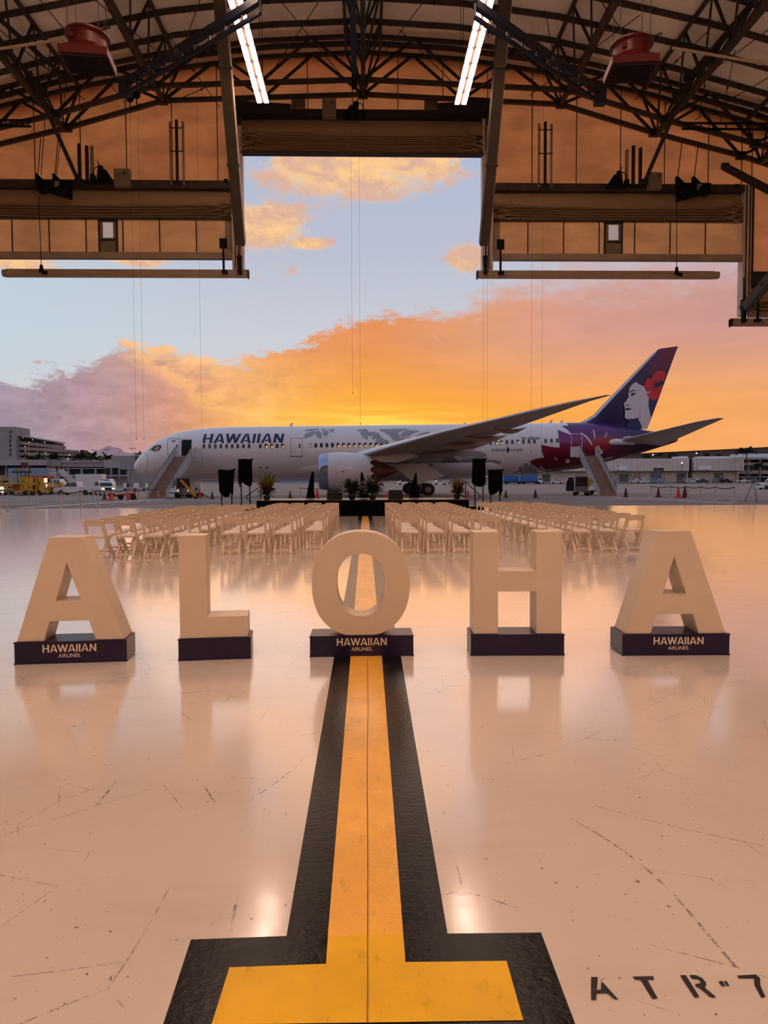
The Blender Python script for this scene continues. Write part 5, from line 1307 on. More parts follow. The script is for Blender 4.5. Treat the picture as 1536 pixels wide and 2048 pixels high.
# cockpit glazing
cw = decal('cockpit_window', [FP([(303.5, 901.5), (309.5, 893), (313.5, 890.2), (321, 890), (322.5, 892.5), (321.5, 896.5), (316, 901.5)], 3)], M('cockpit_frame_paint', (22, 18, 20), 0.3), skin(0.012), plane)
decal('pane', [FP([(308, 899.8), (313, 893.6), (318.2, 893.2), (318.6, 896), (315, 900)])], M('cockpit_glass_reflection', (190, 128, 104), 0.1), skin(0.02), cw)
decal('windscreen_pane', [FP([(297, 902.5), (309, 891.2), (311.5, 890.8), (303, 899.8)])], M('cockpit_frame_paint', (22, 18, 20), 0.3), skin(0.014), cw)

# wings
def airfoil(n=14):
    up = []; lo = []
    for k in range(n+1):
        x = (1-math.cos(math.pi*k/n))/2; t = 5*0.12*(0.2969*math.sqrt(x)-0.126*x-0.3516*x*x+0.2843*x**3-0.1036*x**4)
        up.append((x, t*1.05+0.02*math.sin(math.pi*x))); lo.append((x, -t*0.85+0.02*math.sin(math.pi*x)))
    return up+lo[-2:0:-1]
AF = airfoil()
WINGP = M('grey_wing_skin', (172, 148, 128), 0.35, 0, 0.06, 0.3); WEDGE = M('bare_leading_edge', (196, 194, 200), 0.25, 0.4, 0.05, 1.0)
def surface(name, stations, mat, le_mat, sgn, thick=1.0, vertical=False):
    """stations: (span, s_le, z_le, s_te, z_te)"""
    mb = MB(); n = len(AF)
    for (yl, sl, zl, st2, zt2) in stations:
        c = math.hypot(st2-sl, zt2-zl)
        for (x, h) in AF:
            if vertical: mb.v.append((loc(sl+(st2-sl)*x), h*c*thick, zl+(zt2-zl)*x))
            else: mb.v.append((loc(sl+(st2-sl)*x), sgn*yl, zl+(zt2-zl)*x+h*c*thick))
    for i in range(len(stations)-1):
        for k in range(n): mb.f.append((i*n+k, i*n+(k+1) % n, (i+1)*n+(k+1) % n, (i+1)*n+k))
    mb.f.append(tuple(range(n))); mb.f.append(tuple((len(stations)-1)*n+k for k in range(n)))
    o = mb.build(name, mat, plane, True, angle=50)
    if le_mat is not None:
        me = o.data; me.materials.append(le_mat)
        for i in range(len(stations)-1):
            for k in range(n):
                if AF[k][0] < 0.045 and AF[(k+1) % n][0] < 0.07: me.polygons[i*n+k].material_index = 1
    return o
def zl(za): return za-GZP
def wing_st():
    raw = [(0.0, 20.2, 3.35, 36.6, 4.2), (2.9, 21.5, 3.7, 36.5, 4.55), (10, 25.9, 4.25, 36.5, 5.05), (20, 32.7, 5.63, 38.0, 5.59), (25, 36.2, 6.18, 39.8, 6.2), (27.5, 38.2, 6.52, 41.3, 6.71), (29, 40.9, 7.02, 42.7, 7.18), (30, 43.25, 7.42, 43.85, 7.46)]
    return [(y_, a, zl(b_)-0.25*max(0, 1-y_/12), c, zl(d)) for y_, a, b_, c, d in raw]
WST = wing_st()
def wing_at(yl, f):
    for (a, b_) in zip(WST, WST[1:]):
        if yl <= b_[0]:
            t = (yl-a[0])/(b_[0]-a[0]); q = [u+(v-u)*t for u, v in zip(a, b_)]
            return q[1]+(q[3]-q[1])*f, q[2]+(q[4]-q[2])*f
for sg in (-1, 1):
    w_ = surface('wing', WST, WINGP, WEDGE, sg, 0.95)
    for yl, ln, r_ in ((6.6, 4.4, 0.42), (13.4, 4.6, 0.36), (18.2, 3.4, 0.28), (22.2, 2.4, 0.2)):   # flap track fairings
        s0, z0 = wing_at(yl, 0.55); s1, z1_ = wing_at(yl, 1.0); pts = []; rad = []
        for k in range(11):
            t = k/10; pts.append((loc(s0+(s1+ln*0.28-s0)*t), sg*yl, z0+(z1_-z0)*t-0.42*math.sin(math.pi*min(1, t*0.85+0.1)))); rad.append(max(0.015, r_*math.sin(math.pi*(0.04+0.95*t))**0.8))
        MB().tube(pts, 1, 10, True, rad).build('flap_fairing', WINGP, w_, True)
    fl_ = MB()   # seam line between wing box and flaps
    for yl in (4, 7, 9.4): pass
# belly fairing
bf = MB(); N2 = 28
prof = [(17.5, 0.0), (20, 0.2), (22.5, 0.48), (25, 0.78), (28, 0.95), (32, 0.95), (36, 0.8), (39, 0.45), (41.5, 0.05)]
for s, q in prof:
    for k in range(N2+1):
        th = math.pi+math.pi*k/N2; bf.v.append((loc(s), math.cos(th)*(2.2+1.15*q), 3.55+math.sin(th)*(1.38+0.55*q)))
for i in range(len(prof)-1):
    for k in range(N2): bf.f.append((i*(N2+1)+k, i*(N2+1)+k+1, (i+1)*(N2+1)+k+1, (i+1)*(N2+1)+k))
bf.build('belly_fairing', WHITEP, plane, True, angle=80)
# horizontal tail
STB = M('grey_stabilizer_skin', (166, 148, 136), 0.35, 0, 0.05, 0.4)
hst = [(0.3, 53.6, zl(5.45), 59.9, zl(5.05)), (1.4, 54.5, zl(5.6), 59.9, zl(5.15)), (9.0, 60.0, zl(7.08), 62.0, zl(7.05)), (9.9, 61.5, zl(7.32), 62.35, zl(7.32))]
for sg in (-1, 1):
    stb = surface('tail_stabilizer', hst, STB, WEDGE, sg, 0.7)
    MB().tube([(loc(53.0), sg*1.55, zl(5.42)), (loc(54.2), sg*1.75, zl(5.5)), (loc(56.5), sg*1.2, zl(5.45))], 0.3, 12, True, [0.28, 0.36, 0.30]).build('root_fairing', WHITEP, stb, True)
# fin
def finp(px, py): return plane_pt(px, py, 0.0)
FL = [finp(*q) for q in ((1085, 851), (1130, 848.5), (1159, 845.5), (1183, 833.5), (1218.5, 796), (1311.5, 701), (1322, 697))]
FT = [finp(*q) for q in ((1300, 872), (1297, 864), (1294, 858.6), (1302, 838), (1316, 801), (1350.5, 707), (1356.5, 692.3))]
FINB = M('fin_navy_purple', (34, 20, 72), 0.25)
def fin_material():
    m = MATS['fin_navy_purple']; b = NB(m.node_tree); bs = m.node_tree.nodes['Principled BSDF']
    tc = b.n('ShaderNodeTexCoord').outputs['Object']; sp = b.n('ShaderNodeSeparateXYZ'); b.link(tc, sp.inputs[0])
    zz = b.m('DIVIDE', b.m('SUBTRACT', b.m('ADD', sp.outputs[2], b.m('MULTIPLY', b.m('SUBTRACT', b.noise(tc, 0.25, 2), 0.5), 1.5)), 7.0), 11.0, clamp=True)
    base = b.colramp(zz, [(0, (30, 16, 70)), (0.35, (26, 16, 72)), (0.62, (44, 16, 76)), (0.78, (88, 16, 72)), (1, (104, 20, 82))])
    # broad darker band of a petal crossing the upper fin
    band = b.m('SUBTRACT', sp.outputs[0], b.m('MULTIPLY', sp.outputs[2], 0.62))
    bm_ = b.m('MULTIPLY', b.m('MULTIPLY', b.ramp(band, 18.6, 18.7), b.ramp(band, 20.5, 20.4)), b.ramp(sp.outputs[2], 13.2, 14.0))
    b.link(b.mix(b.m('MULTIPLY', bm_, 0.65), base, lin((110, 8, 44))), bs.inputs['Base Color'])
fin_material()
# cross sections up the fin: interpolate leading and trailing edges by height
zmin, zmax = FL[0][1], FT[-1][1]
lz = sorted([(z, s) for s, z in FL]); tz = sorted([(z, s) for s, z in FT])
fst = []
for k in range(25):
    q = k/24; zz = FL[0][1]-0.5+(FT[-1][1]-FL[0][1]+0.5)*q
    zl_ = min(zz, FL[-1][1]); fst.append((0, interp(lz, zl_), zl_ if zz > FL[-1][1] else zz, interp(tz, zz), zz))
def fin_half(s, z):
    a, c = interp(lz, min(z, FL[-1][1])), interp(tz, z); x = min(max((s-a)/max(c-a, 0.01), 0.0), 1.0); ch = c-a
    return 0.62*ch*5*0.12*(0.2969*math.sqrt(x)-0.126*x-0.3516*x*x+0.2843*x**3-0.1036*x**4)
fin = surface('tail_fin', fst, FINB, None, 1, 0.62, vertical=True)
fskin = lambda e_: (lambda s, z: Vector((loc(s), -(fin_half(s, z)*1.05+e_), z)))
zf = lambda pts: [finp(1220+x/12.8, 720+y/12.8) for x, y in pts]
# pale leading-edge strip
le = [(1130, 848.8), (1159, 845.7), (1183, 833.7), (1218.5, 796.2), (1265, 748.8), (1311.5, 701.4)]
le2 = [(1313.5, 703), (1268, 751.5), (1225, 796.5), (1190, 834), (1166, 848), (1135, 852)]
decal('leading_edge_strip', [[finp(*q) for q in le+le2]], WEDGE, fskin(0.03), fin)
FACE = M('pale_emblem_paint', (206, 200, 206), 0.3, 0, 0.03, 1.0); EMR = M('red_emblem_paint', (200, 26, 40), 0.3, 0, 0.08, 1.0); EMN = M('navy_emblem_paint', (16, 12, 48), 0.3, 0, 0.05, 1.0); EMB_ = M('blue_emblem_paint', (24, 26, 92), 0.3, 0, 0.06, 1.0)
emblem = decal('emblem_profile', [zf([(640,572),(560,620),(500,690),(470,760),(455,840),(437,880),(462,935),(440,1000),(390,1060),(330,1110),(330,1140),(382,1190),(372,1240),(360,1262),(385,1292),(370,1320),(384,1365),(360,1430),(358,1480),(385,1510),(440,1522),(520,1514),
     (640,1500),(740,1470),(822,1440),(760,1500),(712,1532),(745,1570),(790,1660),(812,1776),(935,1776),(1045,1480),(1005,1330),(975,1180),(975,1050),(990,960),(935,880),(930,840),(905,800),(880,720),(835,670),(740,632),(680,605)])], FACE, fskin(0.030), fin)
fl1 = decal('emblem_flower', [zf(l) for l in (spline([(1050,430),(1100,370),(1190,290),(1300,285),(1400,310),(1432,370),(1400,450),(1372,540),(1280,600),(1130,560),(1060,500)], True, 3), spline([(845,660),(880,560),(950,480),(1020,470),(1080,540),(1130,620),(1120,760),(1040,800),(960,830),(915,800),(880,710)], True, 3),
     spline([(935,860),(1010,830),(1100,740),(1200,660),(1345,640),(1290,830),(1215,995),(1080,1020),(985,960),(940,900)], True, 3), [(1050,560),(1380,540),(1340,660),(1290,800),(1050,820)])], EMR, fskin(0.040), fin)
decal('emblem_stamen', [zf([(1105,560),(1130,540),(1160,562),(1245,575),(1270,540),(1310,520),(1330,545),(1395,545),(1372,600),(1310,650),(1230,690),(1165,722),(1105,700),(1130,640),(1120,610),(1180,605),(1285,635),(1240,598),(1150,585)])], EMN, fskin(0.052), fin)
decal('emblem_hair', [zf([(990,960),(1080,1022),(1212,1005),(1045,1475),(1010,1330),(978,1180),(976,1050)])], EMB_, fskin(0.034), fin)
decal('emblem_hair', [zf([(395,1700),(430,1600),(470,1530),(700,1525),(770,1610),(812,1776),(520,1770)])], EMB_, fskin(0.028), fin)
for nm, l in (('eyebrow', [(470,850),(495,800),(560,770),(690,785),(600,795),(530,810),(492,855)]), ('eye', [(512,880),(560,845),(620,850),(600,870),(645,885),(590,900),(545,940),(525,915)]), ('nostril', [(365,1145),(400,1152),(460,1145),(445,1175),(420,1180),(390,1165)]),
              ('mouth', [(362,1275),(395,1232),(440,1240),(545,1250),(500,1278),(430,1288),(385,1290)])):
    decal(nm, [zf(l)], EMN, fskin(0.040), fin)
decal('ear_mark', [zf([(905,800),(960,825),(1015,815),(1048,795),(1030,830),(970,850),(930,850)])], FACE, fskin(0.05), fin)
# tail cone cap, antennas
MB().tube([(loc(60.2), 0, ftop(60.2)-0.9), (loc(61.9), 0, ftop(61.7)-0.42)], 0.3, 14, True, [0.62, 0.36]).build('tail_cone_tip', WINGP, plane, True)
for px, ln in ((583.5, 7), (1103, 7), (1124, 6), (930, 3)):
    s, z = plane_pt(px, 852, 0.0); z = ftop(s)
    MB().hexa([(loc(s)-0.35, -0.03, z-0.05), (loc(s)+0.05, -0.03, z-0.05), (loc(s)+0.05, 0.03, z-0.05), (loc(s)-0.35, 0.03, z-0.05), (loc(s)+0.02, -0.01, z+ln*0.057), (loc(s)+0.14, -0.01, z+ln*0.057), (loc(s)+0.14, 0.01, z+ln*0.057), (loc(s)+0.02, 0.01, z+ln*0.057)]).build('antenna', WHITEP, plane)
# engines
NAC = M('nacelle_paint', (212, 204, 204), 0.25, 0, 0.03, 0.6); LIP = M('polished_inlet_lip', (150, 164, 186), 0.18, 0.85, 0.03, 1.0); HOT = M('bronze_exhaust', (120, 84, 62), 0.35, 0.7, 0.15, 2.0)
def engine(sg):
    yl = sg*9.7; zc = 2.68; s0 = 21.45
    c = (loc(s0), yl, zc)
    MB().lathe([(1.35, 0.9), (1.42, 0.35), (1.52, 0.06), (1.62, 0.0), (1.74, 0.12), (1.82, 0.5), (1.87, 0.98)], 40, c, 'x', False).build('inlet_lip', LIP, plane, True, angle=80)
    nac = MB().lathe([(1.87, 0.98), (1.91, 1.6), (1.92, 2.4), (1.88, 3.2), (1.78, 4.2), (1.66, 4.9)], 40, c, 'x', False)
    n = 40; b0 = len(nac.v)     # saw-tooth trailing edge
    for k in range(n):
        th = 2*math.pi*k/n; x = 5.45 if k % 3 == 0 else (5.12 if k % 3 == 1 else 5.12); r = 1.53 if k % 3 == 0 else 1.60
        nac.v.append((c[0]+x, c[1]+r*math.cos(th), c[2]+r*math.sin(th)))
    for k in range(n): nac.f.append((b0-n+k, b0-n+(k+1) % n, b0+(k+1) % n, b0+k))
    no = nac.build('nacelle', NAC, plane, True, angle=60)
    MB().lathe([(1.36, 0.9), (0.02, 0.85)], 40, c, 'x', False).build('fan_disc', STAND, no, True)
    MB().lathe([(1.45, 4.6), (1.28, 5.2), (1.08, 5.9), (1.02, 6.1)], 32, c, 'x', True).build('core_cowl', HOT, no, True)
    MB().lathe([(0.85, 5.9), (0.7, 6.6), (0.3, 7.5), (0.05, 7.9)], 24, c, 'x', True).build('exhaust_plug', HOT, no, True)
    py_ = MB(); pts = [(s0+1.6, zc+1.6), (s0+3.2, zc+1.95), (25.9+0.2, zl(4.2)), (30.5, zl(4.25)), (31.5, zl(3.9)), (29.2, zl(3.3)), (27.4, zc+0.9), (24.5, zc+1.0)]
    py_.prism(pts, lambda a, b_: (loc(a), yl-0.28, b_), lambda a, b_: (loc(a), yl+0.28, b_)); py_.build('pylon', NAC, plane)
    MB().tube([(c[0]+2.45, yl-1.925*1.0, zc-0.05), (c[0]+2.45, yl-1.93, zc+0.05)], 0.1, 6).build('access_panel', LINEM, no)
    st_ = MB().hexa([(c[0]+1.25, yl+sg*0.0-0.03, zc-1.84), (c[0]+2.2, yl-0.03, zc-1.84), (c[0]+2.2, yl+0.03, zc-1.84), (c[0]+1.25, yl+0.03, zc-1.84), (c[0]+1.4, yl-0.03, zc-1.95), (c[0]+2.1, yl-0.03, zc-1.95), (c[0]+2.1, yl+0.03, zc-1.95), (c[0]+1.4, yl+0.03, zc-1.95)]); st_.build('drain_mast', NAC, no)
    # bird-like highlight mark painted on the cowling
    if sg < 0:
        def cs(px, py):
            s, z = plane_pt(px, py, -9.7-1.85); q = max(-0.95, min(0.95, (z-zc)/1.9)); return Vector((loc(s), -9.7-1.93*math.sqrt(1-q*q)-0.01, z))
        me = bpy.data.meshes.new('cowl_mark'); P_ = [(670.5, 933), (672.5, 933), (677, 939.5), (675, 939.5), (680, 941.5), (682, 942.8), (690, 938), (703, 934), (703.5, 934.8), (690, 939.2)]
        me.from_pydata([cs(*q) for q in P_], [], [(0, 1, 2, 3), (4, 5, 9, 6), (6, 9, 8, 7)]); me.update(); link('cowl_mark', me, PETW, no)
for sg in (-1, 1): engine(sg)
# landing gear
TIRE = M('black_tire', (22, 20, 20), 0.7, 0, 0.2, 5.0); HUB = M('grey_wheel_hub', (150, 134, 122), 0.4, 0.4, 0.1, 4.0); GEARM = M('gear_strut_paint', (128, 116, 108), 0.4, 0.2, 0.1, 2.0)
def wheel(c, r, w, parent, nm='wheel'):
    o = MB().lathe([(r*0.62, -w/2), (r*0.9, -w/2), (r, -w*0.3), (r, w*0.3), (r*0.9, w/2), (r*0.62, w/2)], 26, c, 'y').build(nm, TIRE, parent, True)
    MB().lathe([(r*0.2, -w*0.52), (r*0.45, -w*0.50), (r*0.60, -w*0.46), (r*0.60, w*0.46), (r*0.45, w*0.5), (r*0.2, w*0.52)], 20, c, 'y').build('hub', HUB, o, True)
    return o
for sg in (-1, 1):
    for ds in (-0.75, 0.75):
        for dy in (-0.62, 0.62): wheel((loc(31.5+ds+0.5), sg*4.9+dy, 0.68), 0.68, 0.46, plane)
    MB().bar((loc(31.1), sg*4.9, 0.68), (loc(32.9), sg*4.9, 0.68), 0.26).build('bogie_beam', GEARM, plane)
    MB().tube([(loc(32.0), sg*4.9, 0.68), (loc(31.8), sg*4.6, 3.6)], 0.17, 10).build('gear_strut', GEARM, plane, True)
    MB().tube([(loc(32.0), sg*4.7, 1.4), (loc(33.4), sg*3.2, 3.4)], 0.09, 8).build('side_brace', GEARM, plane)
    mb = MB(); mb.prism([(28.9, 3.35), (32.3, 3.5), (34.5, 2.1), (33.2, 1.75), (32.2, 1.45), (31.6, 1.15)], lambda a, b_: (loc(a), sg*5.5, b_), lambda a, b_: (loc(a), sg*5.42, b_)); mb.build('gear_door', WHITEP, plane)
for dy in (-0.34, 0.34): wheel((loc(5.75), dy, 0.5), 0.5, 0.32, plane, 'nose_wheel')
MB().tube([(loc(5.75), 0, 0.5), (loc(5.6), 0, 2.6)], 0.12, 10).build('nose_strut', GEARM, plane, True)
# ------------------------------------------------------------------ passenger stairs
WHT = M('white_vehicle_paint', (206, 202, 200), 0.3, 0, 0.05, 1.0); PANEL = M('pale_grey_balustrade', (186, 180, 178), 0.4, 0, 0.05, 1.0); TREAD = M('brown_stair_tread', (156, 126, 110), 0.7, 0, 0.15, 2.0)
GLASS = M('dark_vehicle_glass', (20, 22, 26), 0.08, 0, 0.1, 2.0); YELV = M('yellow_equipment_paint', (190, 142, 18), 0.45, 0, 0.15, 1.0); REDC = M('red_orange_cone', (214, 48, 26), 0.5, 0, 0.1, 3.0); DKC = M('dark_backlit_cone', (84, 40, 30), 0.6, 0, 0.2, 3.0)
LAMPW = M('vehicle_headlamp', (255, 240, 220), 0.3, emit=(255, 206, 150), estr=1.6); REDP = M('red_vehicle_paint', (170, 34, 24), 0.4, 0, 0.1, 1.0); BLUV = M('blue_grey_container', (120, 140, 162), 0.5, 0, 0.1, 0.8); GREYV = M('grey_vehicle_paint', (120, 116, 116), 0.4, 0, 0.1, 1.0)
def wheel2(c, r, w, parent):
    o = MB().lathe([(r*0.6, -w/2), (r*0.92, -w/2), (r, -w*0.3), (r, w*0.3), (r*0.92, w/2), (r*0.6, w/2)], 18, c, 'y').build('wheel', TIRE, parent, True)
    MB().lathe([(r*0.15, -w*0.5), (r*0.58, -w*0.44), (r*0.58, w*0.44), (r*0.15, w*0.5)], 14, c, 'y').build('hub', HUB, o, True); return o
def wheelx(c, r, w, parent):
    o = MB().lathe([(r*0.6, -w/2), (r*0.92, -w/2), (r, -w*0.3), (r, w*0.3), (r*0.92, w/2), (r*0.6, w/2)], 18, c, 'x').build('wheel', TIRE, parent, True)
    MB().lathe([(r*0.15, -w*0.5), (r*0.58, -w*0.44), (r*0.58, w*0.44), (r*0.15, w*0.5)], 14, c, 'x').build('hub', HUB, o, True); return o
def stairs(xf, yf, xt, yt, zt, side, label):
    """foot (xf, yf), landing (xt, yt) at zt; side: where the truck cab shows"""
    z0 = gz(yf); e = empty('stair_truck', (xf, yf, z0), 0, label, 'stair truck', 'passenger stair trucks'); H_ = zt-z0; D = Vector((xt-xf, yt-yf, 0)); w = 0.82; n = 18
    for k in range(n):
        t0, t1 = k/n, (k+1)/n; p = D*((t0+t1)/2); zz = H_*(k+1)/n
        MB().box((p.x, p.y, zz-0.03), (2*w, D.y/n+0.06, 0.05)).box((p.x, p.y-D.y/n/2, zz-H_/n/2), (2*w, 0.03, H_/n)).build('step', TREAD, e)
    for s in (-1, 1):
        mb = MB(); x = s*(w+0.05)
        def q(t, h, dx): return (D.x*t+x+dx, D.y*t, H_*t+h)
        mb.hexa([q(0, -0.02 if z0 else 0.05, -0.04), q(0, 0.05, 0.04), q(1, -0.1, 0.04), q(1, -0.1, -0.04), q(0, 0.85, -0.04), q(0, 0.85, 0.04), q(1, 0.95, 0.04), q(1, 0.95, -0.04)])
        bal = mb.build('balustrade', PANEL, e)
        MB().tube([q(0, 0.9, 0), q(0.5, 0.97, 0), q(1, 1.02, 0)], 0.04, 6).build('handrail', STAND, bal)
        for k in range(8): MB().box(Vector(q((k+0.5)/8, 0.92, 0)), (0.10, 0.55, 0.06)).build('rail_bracket', PANEL, bal)
        MB().bar(q(0.02, -0.1+0.25, 0), q(0.98, -0.28, 0), 0.10, 0.24).build('stringer', PANEL, e)
    L0 = Vector((D.x, D.y, H_))
    MB().span((L0.x-1.0, L0.y, H_-0.14), (L0.x+1.25, L0.y+1.25, H_)).build('landing', PANEL, e)
    for s, w1 in ((-1, 0.9), (1, 1.15)): MB().span((L0.x+s*w1-0.03, L0.y, H_), (L0.x+s*w1+0.03, L0.y+1.2, H_+1.1)).build('landing_side', WHT, e)
    xx = (1.0, 1.9) if side > 0 else (-1.95, -1.0)
    MB().span((L0.x+xx[0], L0.y+0.05, H_-0.1), (L0.x+xx[1], L0.y+0.10, H_+1.0)).build('landing_panel', WHT, e)
    # support mast and truck
    for s in (-0.5, 0.5): MB().bar((D.x*0.62+s, D.y*0.62, 0.5), (D.x*0.72+s, D.y*0.72, H_*0.70), 0.14).build('lift_ram', GREYV, e)
    cx = side*1.5
    MB().span((-0.75+cx*0.3, 1.6, 0.45), (0.75+cx*0.3, D.y+0.4, 0.7)).build('chassis', STAND, e)
    for yy in (2.3, D.y-0.6):
        for s in (-1, 1): wheelx((s*0.8+cx*0.35, yy, 0.42), 0.42, 0.3, e)
    c0 = side*2.0
    cab = MB().hexa([(c0-0.75, 2.0, 0.35), (c0+0.75, 2.0, 0.35), (c0+0.75, 3.9, 0.35), (c0-0.75, 3.9, 0.35), (c0-0.68, 2.1, 2.0), (c0+0.68, 2.1, 2.0), (c0+0.68, 3.8, 2.0), (c0-0.68, 3.8, 2.0)]).build('cab', GREYV, e)
    MB().hexa([(c0-0.62, 1.99, 1.0), (c0+0.62, 1.99, 1.0), (c0+0.62, 2.04, 1.0), (c0-0.62, 2.04, 1.0), (c0-0.56, 2.07, 1.9), (c0+0.56, 2.07, 1.9), (c0+0.56, 2.12, 1.9), (c0-0.56, 2.12, 1.9)]).build('windscreen', GLASS, cab)
    for s in (-0.5, 0.5): MB().box((c0+s, 1.98, 0.72), (0.16, 0.06, 0.10)).build('headlamp', LAMPW if label.startswith('white stair truck at the nose') else GREYV, cab)
    wheelx((c0-0.6, 2.5, 0.38), 0.38, 0.26, e); wheelx((c0+0.6, 2.5, 0.38), 0.38, 0.26, e)
    if side < 0:   # open cab door and yellow post
        dd = MB(); pts = [(0, 0.4), (1.1, 0.4), (1.1, 1.3), (0.75, 2.0), (0.15, 2.0), (0, 1.3)]
        dd.prism(pts, lambda a, b_: (c0-0.75-a*0.95, 1.9-0.2*a, b_), lambda a, b_: (c0-0.75-a*0.95, 1.95-0.2*a, b_)); dr_ = dd.build('cab_door', WHT, e)
        gl = MB(); gl.prism([(0.1, 0.5), (1.0, 0.5), (1.0, 1.25), (0.7, 1.88), (0.2, 1.88), (0.1, 1.25)], lambda a, b_: (c0-0.75-a*0.95, 1.88-0.2*a, b_), lambda a, b_: (c0-0.75-a*0.95, 1.895-0.2*a, b_)); gl.build('door_glass', GLASS, dr_)
        MB().span((c0+0.55, 1.7, 0.3), (c0+0.82, 1.95, 1.75)).build('yellow_post', YELV, e)
    MB().hexa([(side*0.9, 1.2, 0.55), (side*1.5, 1.2, 0.55), (side*1.5, 2.6, 0.55), (side*0.9, 2.6, 0.55), (side*0.9, 1.3, 0.95), (side*1.4, 1.5, 0.95), (side*1.4, 2.6, 0.95), (side*0.9, 2.6, 0.95)]).build('wheel_arch', WHT, e)
    return e
zland = P(365, 914, 76.5).z
stairs(P(313, 990, 67.5).x, 67.5, P(363, 914, 76.6).x+0.2, 76.6, zland, 1, 'white stair truck at the nose door of the airliner')
stairs(P(1216, 990, 69.8).x, 69.8, P(1177, 912, 76.4).x, 76.4, P(1177, 912, 76.4).z, -1, 'white stair truck at the rear door of the airliner')
# ground power unit and belt loader beside the nose stairs
a = GA(388, 74); e = empty('ground_power_unit', a, 0, 'white ground power unit on wheels below the fuselage', 'power unit')
MB().span((-0.7, -0.7, 0.45), (0.8, 0.7, 1.5)).build('housing', WHT, e); MB().span((0.25, -0.72, 0.75), (0.5, -0.70, 1.0)).build('vent', STAND, e)
for x in (-0.45, 0.55): wheel2((x, -0.6, 0.25), 0.25, 0.2, e); wheel2((x, 0.6, 0.25), 0.25, 0.2, e)
MB().bar((0.7, -0.3, 0.5), (1.5, -0.3, 0.05), 0.08).build('tow_bar', STAND, e)
a = GA(372, 65.8); e = empty('belt_loader_boom', a, 0, 'yellow sloping conveyor boom beside the nose stair truck', 'conveyor')
MB().bar((-0.5, 0, 1.75), (0.9, 0, 0.12), 0.3, 0.16).build('boom', YELV, e); MB().bar((-0.45, 0, 1.68), (-0.45, 0, 0.0), 0.08).build('support', STAND, e); MB().tube([(0.9, -0.2, 0.12), (0.9, 0.2, 0.12)], 0.12, 8).build('roller', STAND, e)

# ------------------------------------------------------------------ cones
def cone(px, Y, h, mat, label):
    a = GA(px, Y); e = empty('traffic_cone', a, 0, label, 'traffic cone', 'traffic cones on the apron')
    MB().lathe([(h*0.24, 0.05), (h*0.05, h), (h*0.03, h)], 12, (0, 0, 0)).build('body', mat, e, True); MB().box((0, 0, 0.025), (h*0.6, h*0.6, 0.05)).build('base', mat, e)
CN = [(208, 62, .75, 1, 'dark cone in front of the white SUV'), (222, 60, .95, 0, 'red cone at the left end of the tow bar'), (255.5, 61, .8, 0, 'red cone at the right end of the tow bar'), (268, 62.6, .9, 0, 'red cone furthest right in the tow bar group'), (387, 73, 0.9, 0, 'red cone left of a pair by the power unit'), (399, 72, 0.9, 0, 'red cone right of a pair by the power unit'),
      (424, 64, .72, 1, 'dark cone left of the left draped screens'), (580, 64, .75, 1, 'dark cone behind the left part of the stage'), (634, 66, .95, 0, 'red cone under the engine inlet'), (773, 66, .65, 0, 'small red cone between engine and wheels'), (936, 66, .72, 0, 'red cone right of the orange flower arrangement'), (1012, 64, .7, 1, 'dark cone right of the right draped screens'), (1071, 62, .8, 1, 'dark cone between right screens and rear stairs'),
      (1252, 62, .88, 1, 'dark cone right of the rear stairs'), (1317, 62, .88, 1, 'dark cone left of the red cone in right row'), (1357, 60, .92, 0, 'bright red cone among the right stanchions'), (1370, 58, 1.05, 1, 'tall dark cone among the right stanchions')]
for px, Y, h, dk, lb in CN: cone(px, Y, h*0.95, DKC if dk else REDC, lb)
e = empty('tow_bar', GA(243, 61.5), 0.05, 'low red and white tow bar on wheels between the cones', 'tow bar')
MB().bar((-1.1, 0, 0.32), (1.1, 0, 0.52), 0.16).build('bar', REDP, e); MB().bar((-1.0, -0.02, 0.42), (0.4, -0.02, 0.54), 0.06).build('stripe', WHT, e)
for x in (-0.1, 0.95): wheel2((x, 0, 0.24), 0.24, 0.18, e)

# ------------------------------------------------------------------ stanchions
POST = M('steel_stanchion', (196, 184, 176), 0.4, 0.1, 0.08, 2.0); BELT = M('black_belt', (26, 22, 24), 0.7, 0, 0.2, 3.0)
def stanchion(p, h, label, group):
    e = empty('stanchion', p, 0, label, 'stanchion', group)
    MB().tube([(0, 0, 0.03), (0, 0, h-0.06)], 0.032, 10).build('post', POST, e, True); MB().lathe([(0.19, 0), (0.19, 0.012), (0.06, 0.04), (0.035, 0.06)], 16).build('base', POST, e, True)
    MB().tube([(0, 0, h-0.08), (0, 0, h)], 0.042, 10).build('belt_head', BELT, e); return p+Vector((0, 0, h-0.04))
def belts(pts, h, names, group, lab):
    tops = []
    for (px, py), nm in zip(pts, names): tops.append(stanchion(GG(px, py), h, nm, group))
    for i, (a, c) in enumerate(zip(tops, tops[1:])):
        mb = MB(); n = 8
        for k in range(n+1):
            t = k/n; p = a.lerp(c, t)+Vector((0, 0, -0.10*math.sin(math.pi*t)))-a; mb.v += [(p.x, p.y, p.z-0.03), (p.x, p.y, p.z+0.03)]
        mb.f = [(2*k, 2*k+1, 2*k+3, 2*k+2) for k in range(n)]
        e = empty('barrier_belt', a, 0, 'black belt, %s span from the left, %s' % (ORD[i], lab), 'belt', group); mb.build('strap', BELT, e)
Lp = [(15.6, 1027), (75.8, 1021.4), (121.5, 1017.5), (161.5, 1014.6), (195.3, 1011.6), (224, 1008.7), (253, 1006.8), (297, 1003), (317.4, 1001)]
belts(Lp, 1.0, ['steel stanchion, %s from the left in the near left row' % o for o in ORD[:9]], 'stanchions of the left row', 'left stanchion row')
